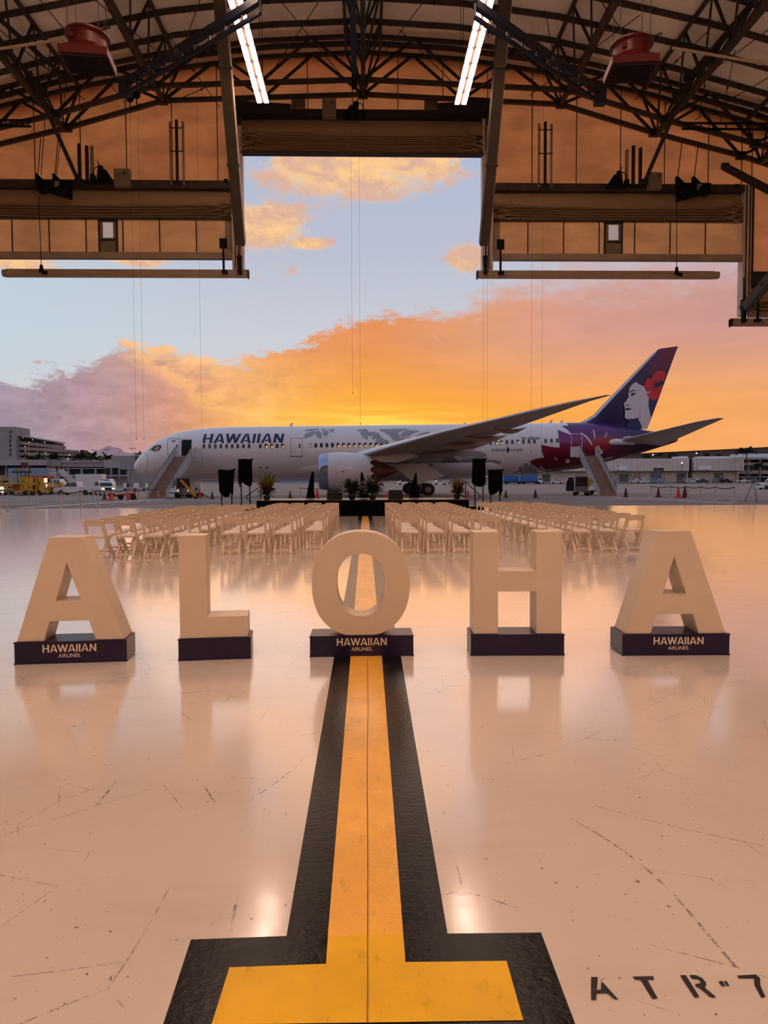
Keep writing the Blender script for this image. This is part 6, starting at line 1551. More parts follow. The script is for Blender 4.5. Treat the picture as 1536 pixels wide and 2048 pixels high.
Lq = [(58, 1005.8), (125, 1003.8), (185, 1002.9), (277, 1003.8)]
for (px, py), o in zip(Lq, ORD): stanchion(GG(px, py), 0.95, 'steel stanchion, %s from the left of the farther left row' % o, 'stanchions of the far left row')
Rp = [(1302, 995.5), (1341.5, 996.8), (1375, 998), (1401, 999.5), (1429, 1001), (1467.5, 1002.8)]
belts(Rp, 1.0, ['steel stanchion, %s from the left in the right row' % o for o in ORD[:6]], 'stanchions of the right row', 'right stanchion row')
Sp = [(601, 994), (668, 995)]; belts(Sp, 0.95, ['steel stanchion behind the stage, left of the engine', 'steel stanchion behind the stage, under the engine'], 'stanchions behind the stage', 'behind the stage')
e = empty('tripod_stand', GG(1506, 1003), 0, 'thin dark tripod stand at the far right of the apron', 'tripod')
for k, (x, y) in enumerate(((-0.5, 0.1), (0.1, -0.3), (0.45, 0.3))): MB().tube([(0, 0, 1.4), (x, y, 0)], 0.018, 6).build('leg', STAND, e)
MB().tube([(0, 0, 1.3), (0, 0, 1.9)], 0.025, 6).build('column', STAND, e)
# white post at the far left edge of the floor
e = empty('white_post', GG(-2, 1030), 0, 'pale post cut by the left image edge', 'post'); MB().lathe([(0.08, 0), (0.08, 0.7), (0.06, 0.75)], 12).build('post', POST, e, True); MB().lathe([(0.16, 0), (0.16, 0.03)], 12).build('base', POST, e)

# ------------------------------------------------------------------ vehicles
def car(px, Y, L_, H_, rz, mat, label, kind='sedan', lamps=False, group='parked cars by the warehouse', detail=True, zoff=None):
    a = GA(px, Y)
    if zoff is not None: a.z = zoff
    e = empty('car' if kind != 'pickup' else 'pickup_truck', a, rz, label, 'car' if kind != 'pickup' else 'pickup', group); w = 0.9
    hb = H_*0.56; gc = 0.28
    low = MB()
    pts = {'sedan': [(-.5, gc/H_), (.5, gc/H_), (.5, .5), (.26, .58), (-.3, .6), (-.5, .56)], 'suv': [(-.5, gc/H_), (.5, gc/H_), (.5, .56), (.26, .62), (-.5, .62)], 'pickup': [(-.5, gc/H_), (.5, gc/H_), (.5, .54), (.30, .60), (-.5, .60)]}[kind]
    low.prism([(x*L_, z*H_) for x, z in pts], lambda x, z: (x, -w, z), lambda x, z: (x, w, z)); body = low.build('body', mat, e)
    top = {'sedan': [(-.36, .58), (.2, .58), (.04, .98), (-.2, 1.0)], 'suv': [(-.49, .61), (.22, .61), (.08, .98), (-.44, 1.0)], 'pickup': [(-.12, .59), (.26, .59), (.14, .98), (-.08, 1.0)]}[kind]
    cb = MB(); t2 = [(x*L_, z*H_) for x, z in top]
    cb.prism(t2, lambda x, z: (x, -(w-0.1 if z > .7*H_ else w-0.02), z), lambda x, z: (x, (w-0.1 if z > .7*H_ else w-0.02), z)); cabin = cb.build('cabin', mat, e)
    cx = sum(p[0] for p in t2)/4; cz = sum(p[1] for p in t2)/4
    for s in (-1, 1):
        xa, xb = t2[0][0]*0.86+cx*0.14, t2[1][0]*0.84+cx*0.16; xc, xd = t2[2][0]*0.86+cx*0.14, t2[3][0]*0.86+cx*0.14; z0, z1 = t2[0][1]+0.08, t2[2][1]-0.09
        xm = (xa+xb)/2
        for (p, q, u, v) in ((xa, xm-0.04, xm-0.04, xd), (xm+0.04, xb, xc, xm+0.04)):
            g = MB(); g.prism([(p, z0), (q, z0), (u, z1), (v, z1)], lambda x, z: (x, s*(w-0.005-0.09*(z-z0)/(z1-z0)), z), lambda x, z: (x, s*(w+0.012-0.09*(z-z0)/(z1-z0)), z)); g.build('side_window', GLASS, cabin)
    ws = MB(); ws.add([(t2[1][0]+0.01, -w+.14, t2[1][1]+.05), (t2[1][0]+0.01, w-.14, t2[1][1]+.05), (t2[2][0]+0.035, w-.2, t2[2][1]-.06), (t2[2][0]+0.035, -w+.2, t2[2][1]-.06)], [(0, 1, 2, 3)]); ws.build('windscreen', GLASS, cabin)
    for x in (-.31, .31):
        for s in (-1, 1): wheel2((x*L_, s*(w-0.1), 0.36), 0.36, 0.24, e)
    for s in (-0.62, 0.62): MB().box((L_*.5+0.01, s, H_*.46), (0.04, 0.34, 0.18)).build('headlamp', LAMPW if lamps else GREYV, body)
    MB().box((L_*.5+0.01, 0, H_*.44), (0.03, 0.8, 0.26)).build('grille', STAND, body)
    return e
car(152, 97, 5.4, 1.85, math.pi-0.08, WHT, 'white pickup truck at the left of the apron', 'pickup', group='airport vehicles'); car(209, 94, 4.9, 1.9, -1.05, WHT, 'white SUV with lit headlamps facing the camera', 'suv', True, 'airport vehicles')
YR = 262
PK = [(1272, WHT, 'sedan', 'first white parked car left of the grey cars'), (1288, WHT, 'suv', 'white parked SUV beside the big warehouse doorway'), (1304, GREYV, 'sedan', 'grey parked car in front of the tall warehouse doorway'), (1316, BLUV, 'suv', 'blue-grey parked car at the tall doorway edge'), (1366, GREYV, 'suv', 'grey parked SUV left of the lamp post'), (1378, WHT, 'sedan', 'white parked car facing the camera right of the lamp post'),
      (1392, WHT, 'sedan', 'white parked sedan below the second warehouse doorway'), (1405, NAVY_ST, 'pickup', 'dark blue parked pickup below the second doorway'), (1430, GREYV, 'sedan', 'grey parked sedan right of the dark pickup'), (1452, BLACKM, 'sedan', 'black parked sedan at the third warehouse doorway'), (1487, WHT, 'pickup', 'white parked pickup at the warehouse corner'), (1508, GREYV, 'sedan', 'grey parked sedan below the parking deck'), (1078, GREYV, 'suv', 'white-grey parked van left of the rear stair truck'), (1115, WHT, 'pickup', 'white parked pickup behind the rear fuselage')]
for i, (px, mt, kd, lb) in enumerate(PK): car(px, YR-2-6*(i % 2), 4.4, 1.6, (-1.0, -1.35, -1.9)[i % 3] if kd != 'pickup' else -0.5, mt, lb, kd)
car(1545, 120, 5.0, 1.9, math.pi, WHT, 'white SUV cut by the right image edge', 'suv', group='airport vehicles')
for px, mt, lb in ((838, GREYV, 'grey car seen under the fuselage left of the wheels'), (880, WHT, 'white car seen under the fuselage right of the wheels'), (808, WHT, 'white car seen under the fuselage behind the engine'), (528, GREYV, 'distant grey car under the forward fuselage')): car(px, 235, 4.6, 1.6, 0.15, mt, lb)
def lorry(px, Y, L_, boxm, label, hb=2.6, rz=0.0, cabm=WHT):
    e = empty('box_truck', GA(px, Y), rz, label, 'truck', 'airport vehicles')
    MB().span((-L_/2, -1.1, 0.9), (L_/2-1.7, 1.1, 0.9+hb)).build('cargo_box', boxm, e)
    cb = MB(); cb.prism([(L_/2-1.6, 0.5), (L_/2, 0.5), (L_/2, 1.4), (L_/2-0.45, 2.3), (L_/2-1.6, 2.3)], lambda x, z: (x, -1.0, z), lambda x, z: (x, 1.0, z)); c_ = cb.build('cab', cabm, e)
    gl = MB(); gl.prism([(L_/2-1.3, 1.4), (L_/2-0.2, 1.4), (L_/2-0.5, 2.1), (L_/2-1.3, 2.1)], lambda x, z: (x, -1.02, z), lambda x, z: (x, -1.0, z)); gl.build('side_window', GLASS, c_)
    MB().span((-L_/2, -0.5, 0.5), (L_/2-0.3, 0.5, 0.9)).build('chassis', STAND, e)
    for x in (-L_*.33, L_*.32):
        for s in (-1, 1): wheel2((x, s*0.9, 0.45), 0.45, 0.3, e)
    return e
lorry(76, 118, 8.5, BLUV, 'blue-grey box truck behind the yellow loaders', 3.2)
lorry(1062, 240, 7.5, M('blue_container', (34, 92, 160), 0.5), 'bright blue container truck seen under the rear fuselage', 2.6)
lorry(1026, 250, 7.0, M('blue_container', (34, 92, 160), 0.5), 'second blue container truck left under the rear fuselage', 2.2)
lorry(192, 121, 6.0, WHT, 'white box truck with dark side between pickup and SUV', 2.2)
def loader(px, Y, w, h, label, seed):
    e = empty('cargo_loader', GA(px, Y), 0, label, 'cargo loader', 'yellow cargo loaders'); r = random.Random(seed); d = 1.2
    MB().span((-w/2, -d, 0.35), (w/2, d, 0.6)).build('chassis', YELV, e)
    MB().span((-w/2, -d, h*0.62), (w/2, d, h*0.70)).build('deck', YELV, e)
    for x in np.linspace(-w/2+0.1, w/2-0.1, 5): MB().bar((x, -d, 0.5), (x, -d, h), 0.13).build('upright', YELV, e)
    for s in (-1, 1):
        MB().bar((-w*.45, s*d, 0.6), (w*0.1, s*d, h*.62), 0.14).build('scissor_arm', YELV, e); MB().bar((w*.1, s*d, 0.6), (-w*.45, s*d, h*.62), 0.14).build('scissor_arm', YELV, e)
    MB().bar((-w/2, -d, h), (w/2, -d, h), 0.1).build('rail', YELV, e); MB().bar((-w/2, -d, h*.85), (w/2, -d, h*.85), 0.08).build('rail', YELV, e)
    MB().span((-w*.1, -d+.2, 0.6), (w*.3, d-.2, h*.6)).build('engine_housing', M('rust_housing', (120, 66, 34), 0.6, 0, 0.25, 1.0), e)
    for x in (-w*.36, 0, w*.36): wheel2((x, -d+.1, 0.35), 0.35, 0.3, e)
    MB().span((w*.32, -d, 0.6), (w*.48, -d+.8, h*.95)).build('operator_cab', YELV, e)
loader(31, 100, 5.4, 2.5, 'larger yellow cargo loader at far left', 1); loader(72, 96, 2.6, 2.4, 'yellow caged loader left of the grey lift', 2); loader(108, 104, 3.4, 1.7, 'low yellow loader left of the white pickup', 3)
# red and white bus behind the loaders with lamps on
e = empty('shuttle_bus', GA(76, 108), 0, 'red roofed shuttle bus with lit windows behind the loaders', 'bus')
MB().span((-1.9, -1.1, 0.5), (1.9, 1.1, 1.6)).build('body', WHT, e); MB().span((-1.9, -1.1, 2.3), (1.9, 1.1, 2.75)).build('roof', REDP, e)
for k in range(4): MB().span((-1.85+k*0.8, -1.08, 1.6), (-1.15+k*0.8, 1.08, 2.3)).build('side_window', GLASS, e)
MB().span((1.35, -1.12, 1.0), (1.85, -1.08, 2.4)).build('lit_door', LAMPW, e)
for x in (-1.2, 1.2): wheel2((x, -1, 0.4), 0.4, 0.28, e)
e = empty('light_cart', GA(7, 96), 0, 'small cart with glowing lamps at far left edge', 'cart')
MB().span((-0.5, -0.4, 0.35), (0.5, 0.4, 0.8)).build('body', GREYV, e); MB().span((-0.35, -0.42, 0.8), (0.15, -0.3, 1.15)).build('lamp', LAMPW, e); MB().span((-0.2, -0.42, 0.4), (0.2, -0.40, 0.55)).build('lamp', LAMPW, e)
for x in (-0.35, 0.35): wheel2((x, -0.35, 0.22), 0.22, 0.16, e)
# mobile stairs (distant), with yellow rails
e = empty('mobile_stairs', GA(118, 112), 0, 'white mobile stairs with yellow platform rails in the distance', 'mobile stairs')
for k in range(9): MB().box((0.4+k*0.36, 0, 3.2-k*0.33), (0.4, 1.2, 0.06)).build('step', PANEL, e)
for s in (-0.65, 0.65): MB().bar((0.2, s, 3.7), (3.6, s, 0.6), 0.10, 0.5).build('balustrade', PANEL, e)
MB().span((-1.3, -0.6, 3.1), (0.3, 0.6, 3.25)).build('platform', WHT, e)
for x in (-1.3, -0.5, 0.3): MB().bar((x, -0.6, 3.2), (x, -0.6, 4.2), 0.06).build('rail_post', YELV, e)
MB().bar((-1.3, -0.6, 4.2), (0.3, -0.6, 4.2), 0.06).build('rail', YELV, e); MB().bar((-1.2, 0, 0.4), (0.2, 0, 3.1), 0.14).build('support', PANEL, e); MB().span((-1.5, -0.7, 0.3), (1.6, 0.7, 0.6)).build('chassis', WHT, e)
for x in (-1.1, 1.2): wheel2((x, -0.6, 0.35), 0.35, 0.24, e)
# high-lift work platform
e = empty('work_platform', GA(46, 106), 0, 'dark work platform on posts behind the yellow loader', 'work platform')
for x in (-0.5, 0.6):
    for y in (-0.5, 0.5): MB().bar((x, y, 0), (x, y, 3.3), 0.10).build('post', STAND, e)
MB().span((-1.3, -0.6, 3.2), (1.0, 0.6, 3.4)).build('deck', STAND, e); MB().span((-1.0, -0.6, 3.4), (0.2, 0.6, 3.9)).build('side_panel', GREYV, e)
MB().bar((0.1, 0, 3.4), (-0.1, 0, 4.7), 0.25).build('arm', M('dark_red_arm', (90, 40, 36), 0.6), e); MB().bar((0.6, 0, 4.5), (1.2, 0, 3.2), 0.2).build('arm', M('dark_red_arm', (90, 40, 36), 0.6), e); MB().span((-0.1, -0.4, 4.3), (0.7, 0.4, 4.7)).build('basket', M('dark_red_arm', (90, 40, 36), 0.6), e)
# small baggage carts by the nose
for px, lb in ((262, 'grey baggage cart left of the nose stairs'), (281, 'grey baggage cart just left of the nose tip')):
    e = empty('baggage_cart', GA(px, 128 if px < 270 else 133), 0, lb, 'cart', 'baggage carts'); MB().span((-1.2, -0.7, 0.5), (1.2, 0.7, 0.65)).build('bed', GREYV, e)
    for x in (-1.1, 1.1): MB().span((x-.05, -0.7, 0.6), (x+.05, 0.7, 1.5)).build('end_panel', WHT, e)
    for x in (-0.8, 0.8): wheel2((x, -0.6, 0.25), 0.25, 0.18, e)
# ------------------------------------------------------------------ buildings
CONC = M('grey_concrete', (138, 134, 134), 0.8, 0, 0.1, 0.1); CONC2 = M('pale_grey_fascia', (150, 148, 150), 0.8, 0, 0.08, 0.1); DARKO = M('dark_opening', (26, 25, 28), 0.6, 0, 0.3, 0.3); GCON = M('garage_concrete', (142, 128, 120), 0.8, 0, 0.1, 0.08)
LAMPD = M('distant_lamp', (255, 230, 200), 0.4, emit=(255, 220, 180), estr=4.0)
def slab(e, name, px0, px1, py0, py1, Y, dpt, mat, off=0.0, **kw):
    a, c = P(px0, py1, Y), P(px1, py0, Y)
    return MB().span((a.x-e.location.x, Y-e.location.y+off, a.z-e.location.z), (c.x-e.location.x, Y-e.location.y+off+dpt, c.z-e.location.z)).build(name, mat, e)
def bld(name, px, Y, label): return empty(name, (P(px, 960, Y).x, Y, 0), 0, label, 'building')
YT_ = 225.0
t1 = bld('terminal_building', 60, YT_, 'long low grey terminal building at left')
slab(t1, 'fascia', -80, 97, 919.5, 931.5, YT_, 14, CONC2, -2.0); slab(t1, 'fascia', 97, 122, 920.5, 932, YT_, 10, CONC, 0)
slab(t1, 'glass_band', -80, 124, 931.5, 950, YT_, 10, DARKO, 2.0); slab(t1, 'lower_wall', -80, 116, 950, 962, YT_, 10, CONC, 1.0); slab(t1, 'ground_floor', -80, 116, 961, 966, YT_, 8, DARKO, 2.0)
for px in (10, 52, 93): slab(t1, 'column', px-1.4, px+1.4, 931, 952, YT_, 1, CONC2, 0.5)
slab(t1, 'roof_edge', 120, 206, 922.3, 924, YT_, 12, M('pale_roof_edge', (196, 190, 186), 0.5), 0); slab(t1, 'upper_wall', 118, 206, 924, 934, YT_, 10, CONC, 0.5)
slab(t1, 'clerestory', 118, 206, 933, 936.5, YT_, 10, DARKO, 1.0); slab(t1, 'floor_band', 116, 206, 936.3, 938.2, YT_, 11, CONC2, -0.3); slab(t1, 'glass_band', 116, 206, 938, 949.5, YT_, 10, DARKO, 1.5); slab(t1, 'floor_band', 116, 206, 949, 953, YT_, 11, CONC2, -0.3)
slab(t1, 'ground_floor', 116, 206, 953, 966, YT_, 10, GREYV, 1.6)
for px in (137, 164, 192): slab(t1, 'column', px-1.1, px+1.1, 936, 953, YT_, 1, CONC2, -0.5)
t2 = bld('gate_building', 245, YT_-6, 'grey gate block of the terminal behind the aircraft nose')
slab(t2, 'upper_block', 218, 272, 911, 923, YT_-6, 9, CONC, 2); slab(t2, 'fascia', 208, 272, 923, 936, YT_-6, 9, CONC2, 0); slab(t2, 'ground_floor', 208, 256, 953, 971, YT_-6, 8, GREYV, 1.6); slab(t2, 'floor_band', 208, 256, 949.5, 953, YT_-6, 9, CONC2, 0.2); slab(t2, 'glass_band', 208, 256, 936.5, 949.5, YT_-6, 9, DARKO, 1.5); slab(t2, 'ground_wall', 255, 300, 936, 974, YT_-6, 9, CONC, 0.5); slab(t2, 'doorway', 270, 277, 914, 919, YT_-6, 1, DARKO, 0.3); slab(t2, 'parapet', 268, 290, 909, 912, YT_-6, 9, CONC2, 0)
for px in (222, 238, 257): slab(t2, 'column', px-1.0, px+1.0, 936, 955, YT_-6, 1, CONC2, 0.0)
e = empty('jet_bridge', GA(265, 205), 0, 'grey jet bridge supports behind the aircraft nose', 'jet bridge')
for x in (-1.1, 0.2): MB().bar((x, 0, 1.5), (x-0.5, 0, 5.4), 0.28).build('leg', CONC2, e)
MB().span((-1.6, -0.8, 0.3), (1.2, 0.8, 1.3)).build('bogie', GREYV, e); MB().span((-3.0, -1.4, 5.0), (4.5, 1.4, 7.6)).build('tunnel', CONC, e)
for x in (-1.1, 0.7): wheel2((x, -0.8, 0.45), 0.45, 0.3, e)
YG = 330.0
g = bld('parking_garage', 80, YG, 'multi-storey concrete parking garage with lamps at upper left')
slab(g, 'stair_tower', 6, 37, 854.5, 922, YG, 14, CONC, -3)
for i in range(4): slab(g, 'side_floor', -60, 8, 864+14*i, 872+14*i, YG, 14, CONC, 0); slab(g, 'side_opening', -60, 8, 872+14*i, 878+14*i, YG, 12, DARKO, 2)
slab(g, 'tower_cap', -60, 12, 855, 866, YG, 13, CONC, -1)
for i in range(6): slab(g, 'tower_slot', 26, 28.5, 862+9*i, 867+9*i, YG, 0.5, DARKO, -3.3)
def sl(name, x0, x1, ya0, yb0, ya1, yb1, Y, dpt, mat, off=0):   # sloping slab: top/bottom at each end
    A, B, C_, D_ = P(x0, yb0, Y), P(x1, yb1, Y), P(x1, ya1, Y), P(x0, ya0, Y); o = g.location; y0 = Y-o.y+off
    MB().hexa([(A.x-o.x, y0, A.z), (B.x-o.x, y0, B.z), (B.x-o.x, y0+dpt, B.z), (A.x-o.x, y0+dpt, A.z), (D_.x-o.x, y0, D_.z), (C_.x-o.x, y0, C_.z), (C_.x-o.x, y0+dpt, C_.z), (D_.x-o.x, y0+dpt, D_.z)]).build(name, mat, g)
sl('canopy_roof', 37, 107, 870, 872, 882, 884, YG, 14, CONC2, -1); sl('dark_level', 37, 104, 873, 883, 884.5, 890, YG, 10, DARKO, 2)
sl('parapet', 37, 108, 882, 889, 889.5, 896, YG, 13, GCON, 0); sl('dark_level', 37, 106, 889, 893, 896, 899, YG, 10, DARKO, 2); sl('parapet', 37, 135, 893, 900, 899, 905, YG, 13, GCON, 0)
sl('dark_level', 37, 160, 900, 904, 905, 908, YG, 10, DARKO, 2); sl('parapet', 37, 160, 904, 911, 908, 912, YG, 13, GCON, 0); sl('dark_level', 37, 160, 911, 915, 912, 916, YG, 10, DARKO, 2); sl('parapet', 37, 160, 915, 924, 916, 924, YG, 13, GCON, 0)
sl('upper_parapet', 105, 160, 900, 904, 903, 907, YG, 13, GCON, 1); slab(g, 'lift_head', 160, 168.5, 900, 907, YG, 4, STAND, 0)
for px in (56, 74, 90, 117, 126, 135, 143, 152): slab(g, 'pier', px-0.6, px+0.6, 884 if px < 100 else 900, 922, YG, 1, GCON, 0.5)
for k, (px, py) in enumerate(((45.5, 875.5), (65, 879.5), (89, 884), (58.5, 884.7), (50, 893), (51, 902), (91, 906), (139, 910), (153.5, 917), (50, 912), (136, 918))):
    a = P(px, py, YG-1.2); b_ = MB().lathe([(0.02, -0.15), (0.15, 0), (0.02, 0.15)], 8, (a.x-g.location.x, -1.2, a.z)).build('lamp', LAMPD, g)
# right-hand warehouse
YW = 275.0
WSH = M('grey_ribbed_cladding', (198, 188, 180), 0.7, 0, 0.04, 0.2); WLOW = M('pale_warehouse_wall', (178, 164, 148), 0.8, 0, 0.08, 0.2); WSIGN = M('white_sign_board', (206, 212, 220), 0.4)
w1 = bld('warehouse', 1290, YW, 'long grey clad warehouse at right, larger block with tall doorway')
slab(w1, 'lower_wall', 1000, 1378, 941, 966, YW, 20, WLOW, 1.5)
def clad(e, px0, px1, py0, py1, nrib):
    for k in range(nrib):
        a = px0+(px1-px0)*k/nrib; c = px0+(px1-px0)*(k+1)/nrib; slab(e, 'cladding_panel', a, c-0.25, py0, py1, YW, 18, WSH, -0.05*(k % 2))
clad(w1, 1000, 1307, 917, 942.5, 50); clad(w1, 1307, 1328, 917, 936, 4); clad(w1, 1328, 1378.5, 917, 942, 9)
slab(w1, 'tall_doorway', 1305, 1325, 936, 962, YW, 1, M('blue_grey_roller_door', (86, 92, 102), 0.6), 1.0)
for a, c, y in ((1048, 1066, 949), (1086, 1102, 948), (1242, 1259, 948), (1270, 1285, 949), (1357, 1373, 947)): slab(w1, 'roller_door', a, c, y, 963, YW, 0.6, M('dark_roller_door', (74, 72, 74), 0.6) if a not in (1270,) else GCON, 1.2)
slab(w1, 'sign_board', 1228.5, 1254.5, 932, 940.5, YW, 0.3, WSIGN, -0.6); slab(w1, 'soffit', 1000, 1307, 942.5, 943.5, YW, 2, STAND, -0.3); slab(w1, 'soffit', 1326, 1378, 942.3, 943.3, YW, 2, STAND, -0.3)
for px in (1236, 1265, 1284, 1333, 1376): slab(w1, 'pilaster', px-1.3, px+1.3, 943, 966, YW, 1, WLOW, 0.6)
w2 = bld('warehouse', 1435, YW, 'smaller grey clad warehouse block at far right with white sign')
slab(w2, 'dark_gap', 1380.5, 1388, 917, 943, YW, 10, DARKO, 2); clad(w2, 1388, 1488.5, 916.5, 941.5, 18); slab(w2, 'lower_wall', 1389, 1478, 941, 966, YW, 18, WLOW, 1.5)
slab(w2, 'roller_door', 1432.5, 1449, 946.5, 963, YW, 0.6, MATS['dark_roller_door'], 1.2); slab(w2, 'door_light', 1442.6, 1444.2, 951, 955, YW, 0.3, WSIGN, 0.9); slab(w2, 'sign_board', 1395.5, 1421, 932, 939.5, YW, 0.3, WSIGN, -0.6); slab(w2, 'corner_column', 1474.5, 1477.5, 941, 966, YW, 1, WLOW, 0); slab(w2, 'soffit', 1388, 1488, 941.8, 943, YW, 2, STAND, -0.3)
for a, c in ((1360, 1376), (1405, 1465)): slab(w2, 'roof_house', a, c, 912.5, 917, YW+14, 8, WSIGN, 0)
g2 = bld('parking_deck', 1520, 290, 'concrete parking deck with palms at the right edge')
for i, (a, c) in enumerate(((914, 919), (925, 931), (940, 948), (952, 955))): slab(g2, 'deck_slab', 1478, 1640, a, c, 290, 16, GCON if i != 0 else CONC2, 0)
slab(g2, 'dark_level', 1480, 1640, 919, 966, 294, 8, DARKO, 0)
for px in (1500, 1522, 1545, 1580): slab(g2, 'column', px-1.5, px+1.5, 919, 966, 290, 1, GCON, 0.5)
slab(g2, 'white_roof', 1484, 1640, 907, 915, 300, 10, WSIGN, 0)
hg = bld('dark_hangar', 1400, 420, 'distant dark brown hangar roof behind the warehouse')
def slopex(e, name, pts, Y, dpt, mat):
    mb = MB(); q = [P(x, y, Y) for x, y in pts]; o = e.location
    mb.prism([(p.x-o.x, p.z) for p in q], lambda a, b_: (a, 0, b_), lambda a, b_: (a, dpt, b_)); mb.build(name, mat, e)
slopex(hg, 'roof', [(1200, 960), (1200, 911), (1300, 905.5), (1450, 898.5), (1560, 892.5), (1700, 886), (1700, 960)], 420, 40, M('dark_brown_roof', (84, 66, 58), 0.8, 0, 0.08, 0.05))
slopex(hg, 'roof_trim', [(1200, 913), (1200, 911.8), (1700, 886.8), (1700, 888)], 419, 1, STAND)
# far low structures under the fuselage, fence line, grass
e = bld('distant_building', 800, 330, 'low pale buildings seen under the fuselage')
for a, c, y, mt in ((560, 625, 961.5, BLUV), (640, 700, 962, GREYV), (700, 770, 960, CONC), (775, 800, 957, WLOW), (800, 845, 959.5, CONC), (848, 900, 956, WLOW), (905, 1000, 957, CONC2), (380, 470, 962, CONC)): slab(e, 'block', a, c, y, 966.5, 330, 8, mt, (a % 7)*0.4)
tl = bld('distant_treeline', 640, 520, 'low dark band of far buildings and trees along the horizon')
rt = random.Random(4); pts_ = [(300, 968)]; x_ = 300
while x_ < 1240: pts_.append((x_, 955.0+rt.uniform(-1.3, 1.3)-(x_-760)*0.004)); x_ += rt.uniform(4, 12)
pts_.append((1240, 966))
slopex(tl, 'skyline', pts_, 520, 20, M('far_hazy_band', (112, 100, 100), 0.9, 0, 0.2, 0.05))
GRASS = M('dull_grass', (52, 56, 30), 0.9, 0, 0.3, 0.3)
MB().span((P(960, 960, 240).x, 236, -0.2), (P(1620, 960, 240).x, 246, 0.03)).build('grass_strip', GRASS, kind='structure', label='dull green grass strip before the warehouse')
fe = empty('chain_fence', (P(1300, 960, 246).x, 247, 0), 0, 'thin grey chain-link fence in front of the parked cars', 'fence')
x0f, x1f = P(1200, 960, 247).x-fe.location.x, P(1530, 960, 247).x-fe.location.x
for k in range(26): MB().bar((x0f+(x1f-x0f)*k/25, 0, 0), (x0f+(x1f-x0f)*k/25, 0, 2.0), 0.05).build('fence_post', GREYV, fe)
for z in (0.1, 0.7, 1.35, 1.98): MB().bar((x0f, 0, z), (x1f, 0, z), 0.025).build('fence_rail', GREYV, fe)
# mountains
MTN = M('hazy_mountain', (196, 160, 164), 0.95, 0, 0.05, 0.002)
def ridge(pts, Y, dp, label):
    mb = MB(); n = len(pts); rr = random.Random(5)
    for x, y in pts:
        p = P(x, y, Y); mb.v += [(p.x, Y+dp, p.z), (p.x, Y, 0)]
    mb.f = [(2*i, 2*i+1, 2*i+3, 2*i+2) for i in range(n-1)]
    return mb.build('mountain_ridge', MTN, label=label, cat='mountain', smooth=False)
rp = spline([(-60, 905), (40, 900), (80, 888), (98, 879), (108, 876.5), (116, 880), (126, 881), (136, 884), (144, 892), (158, 894), (172, 897), (188, 891), (200, 895), (225, 898), (245, 903), (262, 907), (330, 912), (420, 916)], False, 4)
rr_ = random.Random(8); rp = [(x, y+rr_.uniform(-0.6, 0.6)) for x, y in rp]
ridge(rp, 4200, 900, 'hazy lavender mountain ridge behind the terminal')

# ------------------------------------------------------------------ palms, trees, lamp posts
PALM = M('palm_frond_green', (44, 48, 26), 0.7, 0, 0.35, 0.6); TRUNK = M('palm_trunk', (74, 62, 52), 0.8, 0, 0.2, 1.0)
def palm(px, pyt, Y, r, label, seed, n=26, trunk=True):
    r *= 1.25
    rnd = random.Random(seed); t = P(px, pyt, Y); h = t.z; e = empty('palm_tree', (t.x, Y, 0), 0, label, 'palm tree', 'palm trees by the buildings')
    if trunk: MB().tube([(0, 0, 0), (0.15, 0, h*.5), (0, 0, h-r*0.45)], 0.25, 8, True, [0.3, 0.22, 0.18]).build('trunk', TRUNK, e, True)
    for k in range(n):
        az_ = 2*math.pi*k/n+rnd.uniform(-.2, .2); el_ = rnd.uniform(0.0, 1.15); ln = r*rnd.uniform(0.85, 1.1); dr_ = rnd.uniform(0.35, 0.75)
        d = Vector((math.cos(az_)*math.cos(el_), math.sin(az_)*math.cos(el_), math.sin(el_))); sd = Vector((-math.sin(az_), math.cos(az_), 0)); mb = MB(); c = Vector((0, 0, h-r*0.45))
        for j in range(8):
            t0 = (j+0.4)/8; p = c+d*ln*t0+Vector((0, 0, -dr_*ln*t0*t0)); wl = ln*0.30*math.sin(math.pi*min(.95, .15+.8*t0))
            for s in (-1, 1):
                q = p+sd*s*wl+d*ln*0.08+Vector((0, 0, -wl*0.45)); b0 = len(mb.v); mb.v += [tuple(p-d*ln*.03), tuple(p+d*ln*.06), tuple(q)]; mb.f.append((b0, b0+1, b0+2))
        pts = [c+d*ln*q_+Vector((0, 0, -dr_*ln*q_*q_)) for q_ in (0, .25, .5, .75, 1)]; mb.tube(pts, 0.03, 4)
        mb.build('frond', PALM, e, fix=False)
for i, (px, py, Y, r, lb) in enumerate(((62, 909, 262, 3.6, 'palm top left of the pair behind the terminal roof'), (76, 908, 262, 3.4, 'palm top right of the pair behind the terminal roof'), (108, 906, 262, 3.8, 'palm between garage lamps and mountain'), (160, 905, 255, 3.6, 'left of the three palms right of the garage'), (182, 905, 255, 3.8, 'middle of the three palms right of the garage'), (193, 911, 255, 2.2, 'small palm right of the garage palms'), (214, 907, 255, 3.4, 'palm left of the gate building'),
         (278, 904, 255, 2.6, 'palm head just left of the aircraft nose'), (1493, 893, 268, 4.2, 'tall palm at the warehouse corner'), (1518, 925, 280, 3.0, 'low palm in front of the parking deck'), (1319, 904, 300, 2.4, 'small palm behind the warehouse roof'))):
    palm(px, py, Y+(0, 14, 5, 0, 12, -10, 24, 6, 0, 0, 0)[i], r, lb, i+3)
FOL = M('dark_tree_foliage', (46, 44, 26), 0.8, 0, 0.35, 0.5)
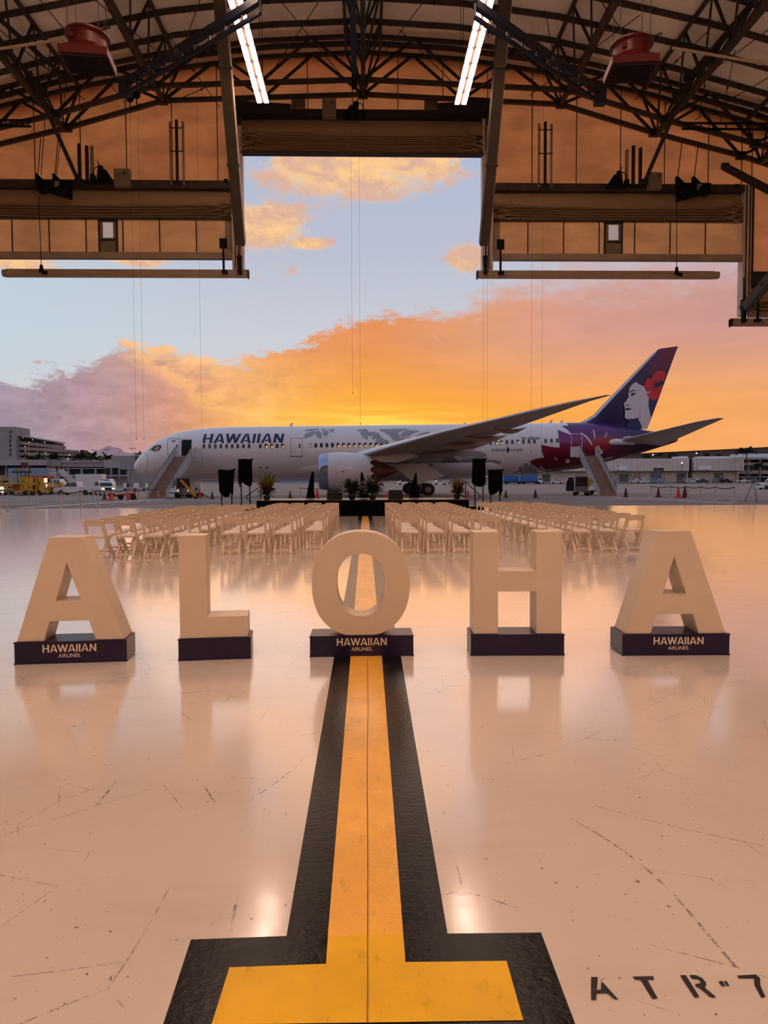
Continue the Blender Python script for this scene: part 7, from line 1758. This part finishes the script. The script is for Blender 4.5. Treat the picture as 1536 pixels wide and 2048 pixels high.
def bush(px, pyt, pyb, wpx, Y, label, seed):
    rnd = random.Random(seed); a, c = P(px, pyb, Y), P(px, pyt, Y); w = wpx/F_PX*Y/2; h = c.z-a.z; e = empty('tree', (a.x, Y, 0), 0, label, 'tree', 'trees behind the warehouse')
    mb = MB()
    for k in range(240):
        u = Vector((rnd.gauss(0, 1), rnd.gauss(0, 1), rnd.gauss(0, 1))).normalized()*rnd.uniform(.6, 1); p = Vector((u.x*w, u.y*w*.6, a.z+h*.5+u.z*h*.5)); s = 0.5
        b0 = len(mb.v); mb.v += [tuple(p+Vector((rnd.uniform(-s, s), rnd.uniform(-s, s), rnd.uniform(-s, s)))) for _ in range(3)]; mb.f.append((b0, b0+1, b0+2))
    mb.build('crown', FOL, e, kind='stuff', fix=False); MB().tube([(0, 0, 0), (0, 0, a.z+h*.5)], 0.3, 8).build('trunk', TRUNK, e)
for i, (px, pt, pb, w, lb) in enumerate(((1292, 908, 918, 16, 'dark tree crown behind the warehouse roof near the tail'), (1345, 906, 918, 26, 'wide dark tree crown above the tall doorway'), (1412, 906, 914, 12, 'dark tree crown right of the roof lamp'), (1436, 909, 915, 10, 'dark tree crown left of the tall palm'))): bush(px, pt, pb, w, 300, lb, i)
def lamp_post(px, pyt, Y, label, head=LAMPD, wide=False):
    t = P(px, pyt, Y); e = empty('lamp_post', (t.x, Y, gz(Y)), 0, label, 'lamp post', 'lamp posts'); h = t.z-gz(Y)
    MB().tube([(0, 0, 0), (0, 0, h)], 0.09, 8).build('pole', STAND if not wide else GREYV, e)
    if wide:
        MB().bar((-1.6, 0, h), (1.6, 0, h), 0.12).build('crossarm', STAND, e)
        for x in (-1.3, -0.5, 0.5, 1.3): MB().box((x, 0, h+0.05), (0.5, 0.4, 0.25)).build('floodlight', STAND, e)
    else: MB().lathe([(0.05, -0.1), (0.3, 0.0), (0.3, 0.2), (0.05, 0.35)], 10, (0, 0, h)).build('lantern', head, e, True)
for px, py, lb in ((188.5, 900.5, 'floodlight mast left of three behind the terminal'), (214, 899.5, 'floodlight mast middle of three behind the terminal'), (265, 897, 'floodlight mast right of three behind the terminal')): lamp_post(px, py, 330, lb, wide=True)
lamp_post(127, 889, 320, 'thin plain mast above the garage', STAND); lamp_post(1364, 926.5, 255, 'dark lamp post with lit head before the warehouse'); lamp_post(1393, 907, 300, 'lamp with lit head above the warehouse roof'); lamp_post(1523.5, 917, 270, 'pale lamp post at the parking deck', CONC2); lamp_post(1306, 910, 292, 'lamp head on the warehouse roof near the tail'); lamp_post(1236, 933, 262, 'lamp post before the left warehouse sign', STAND)
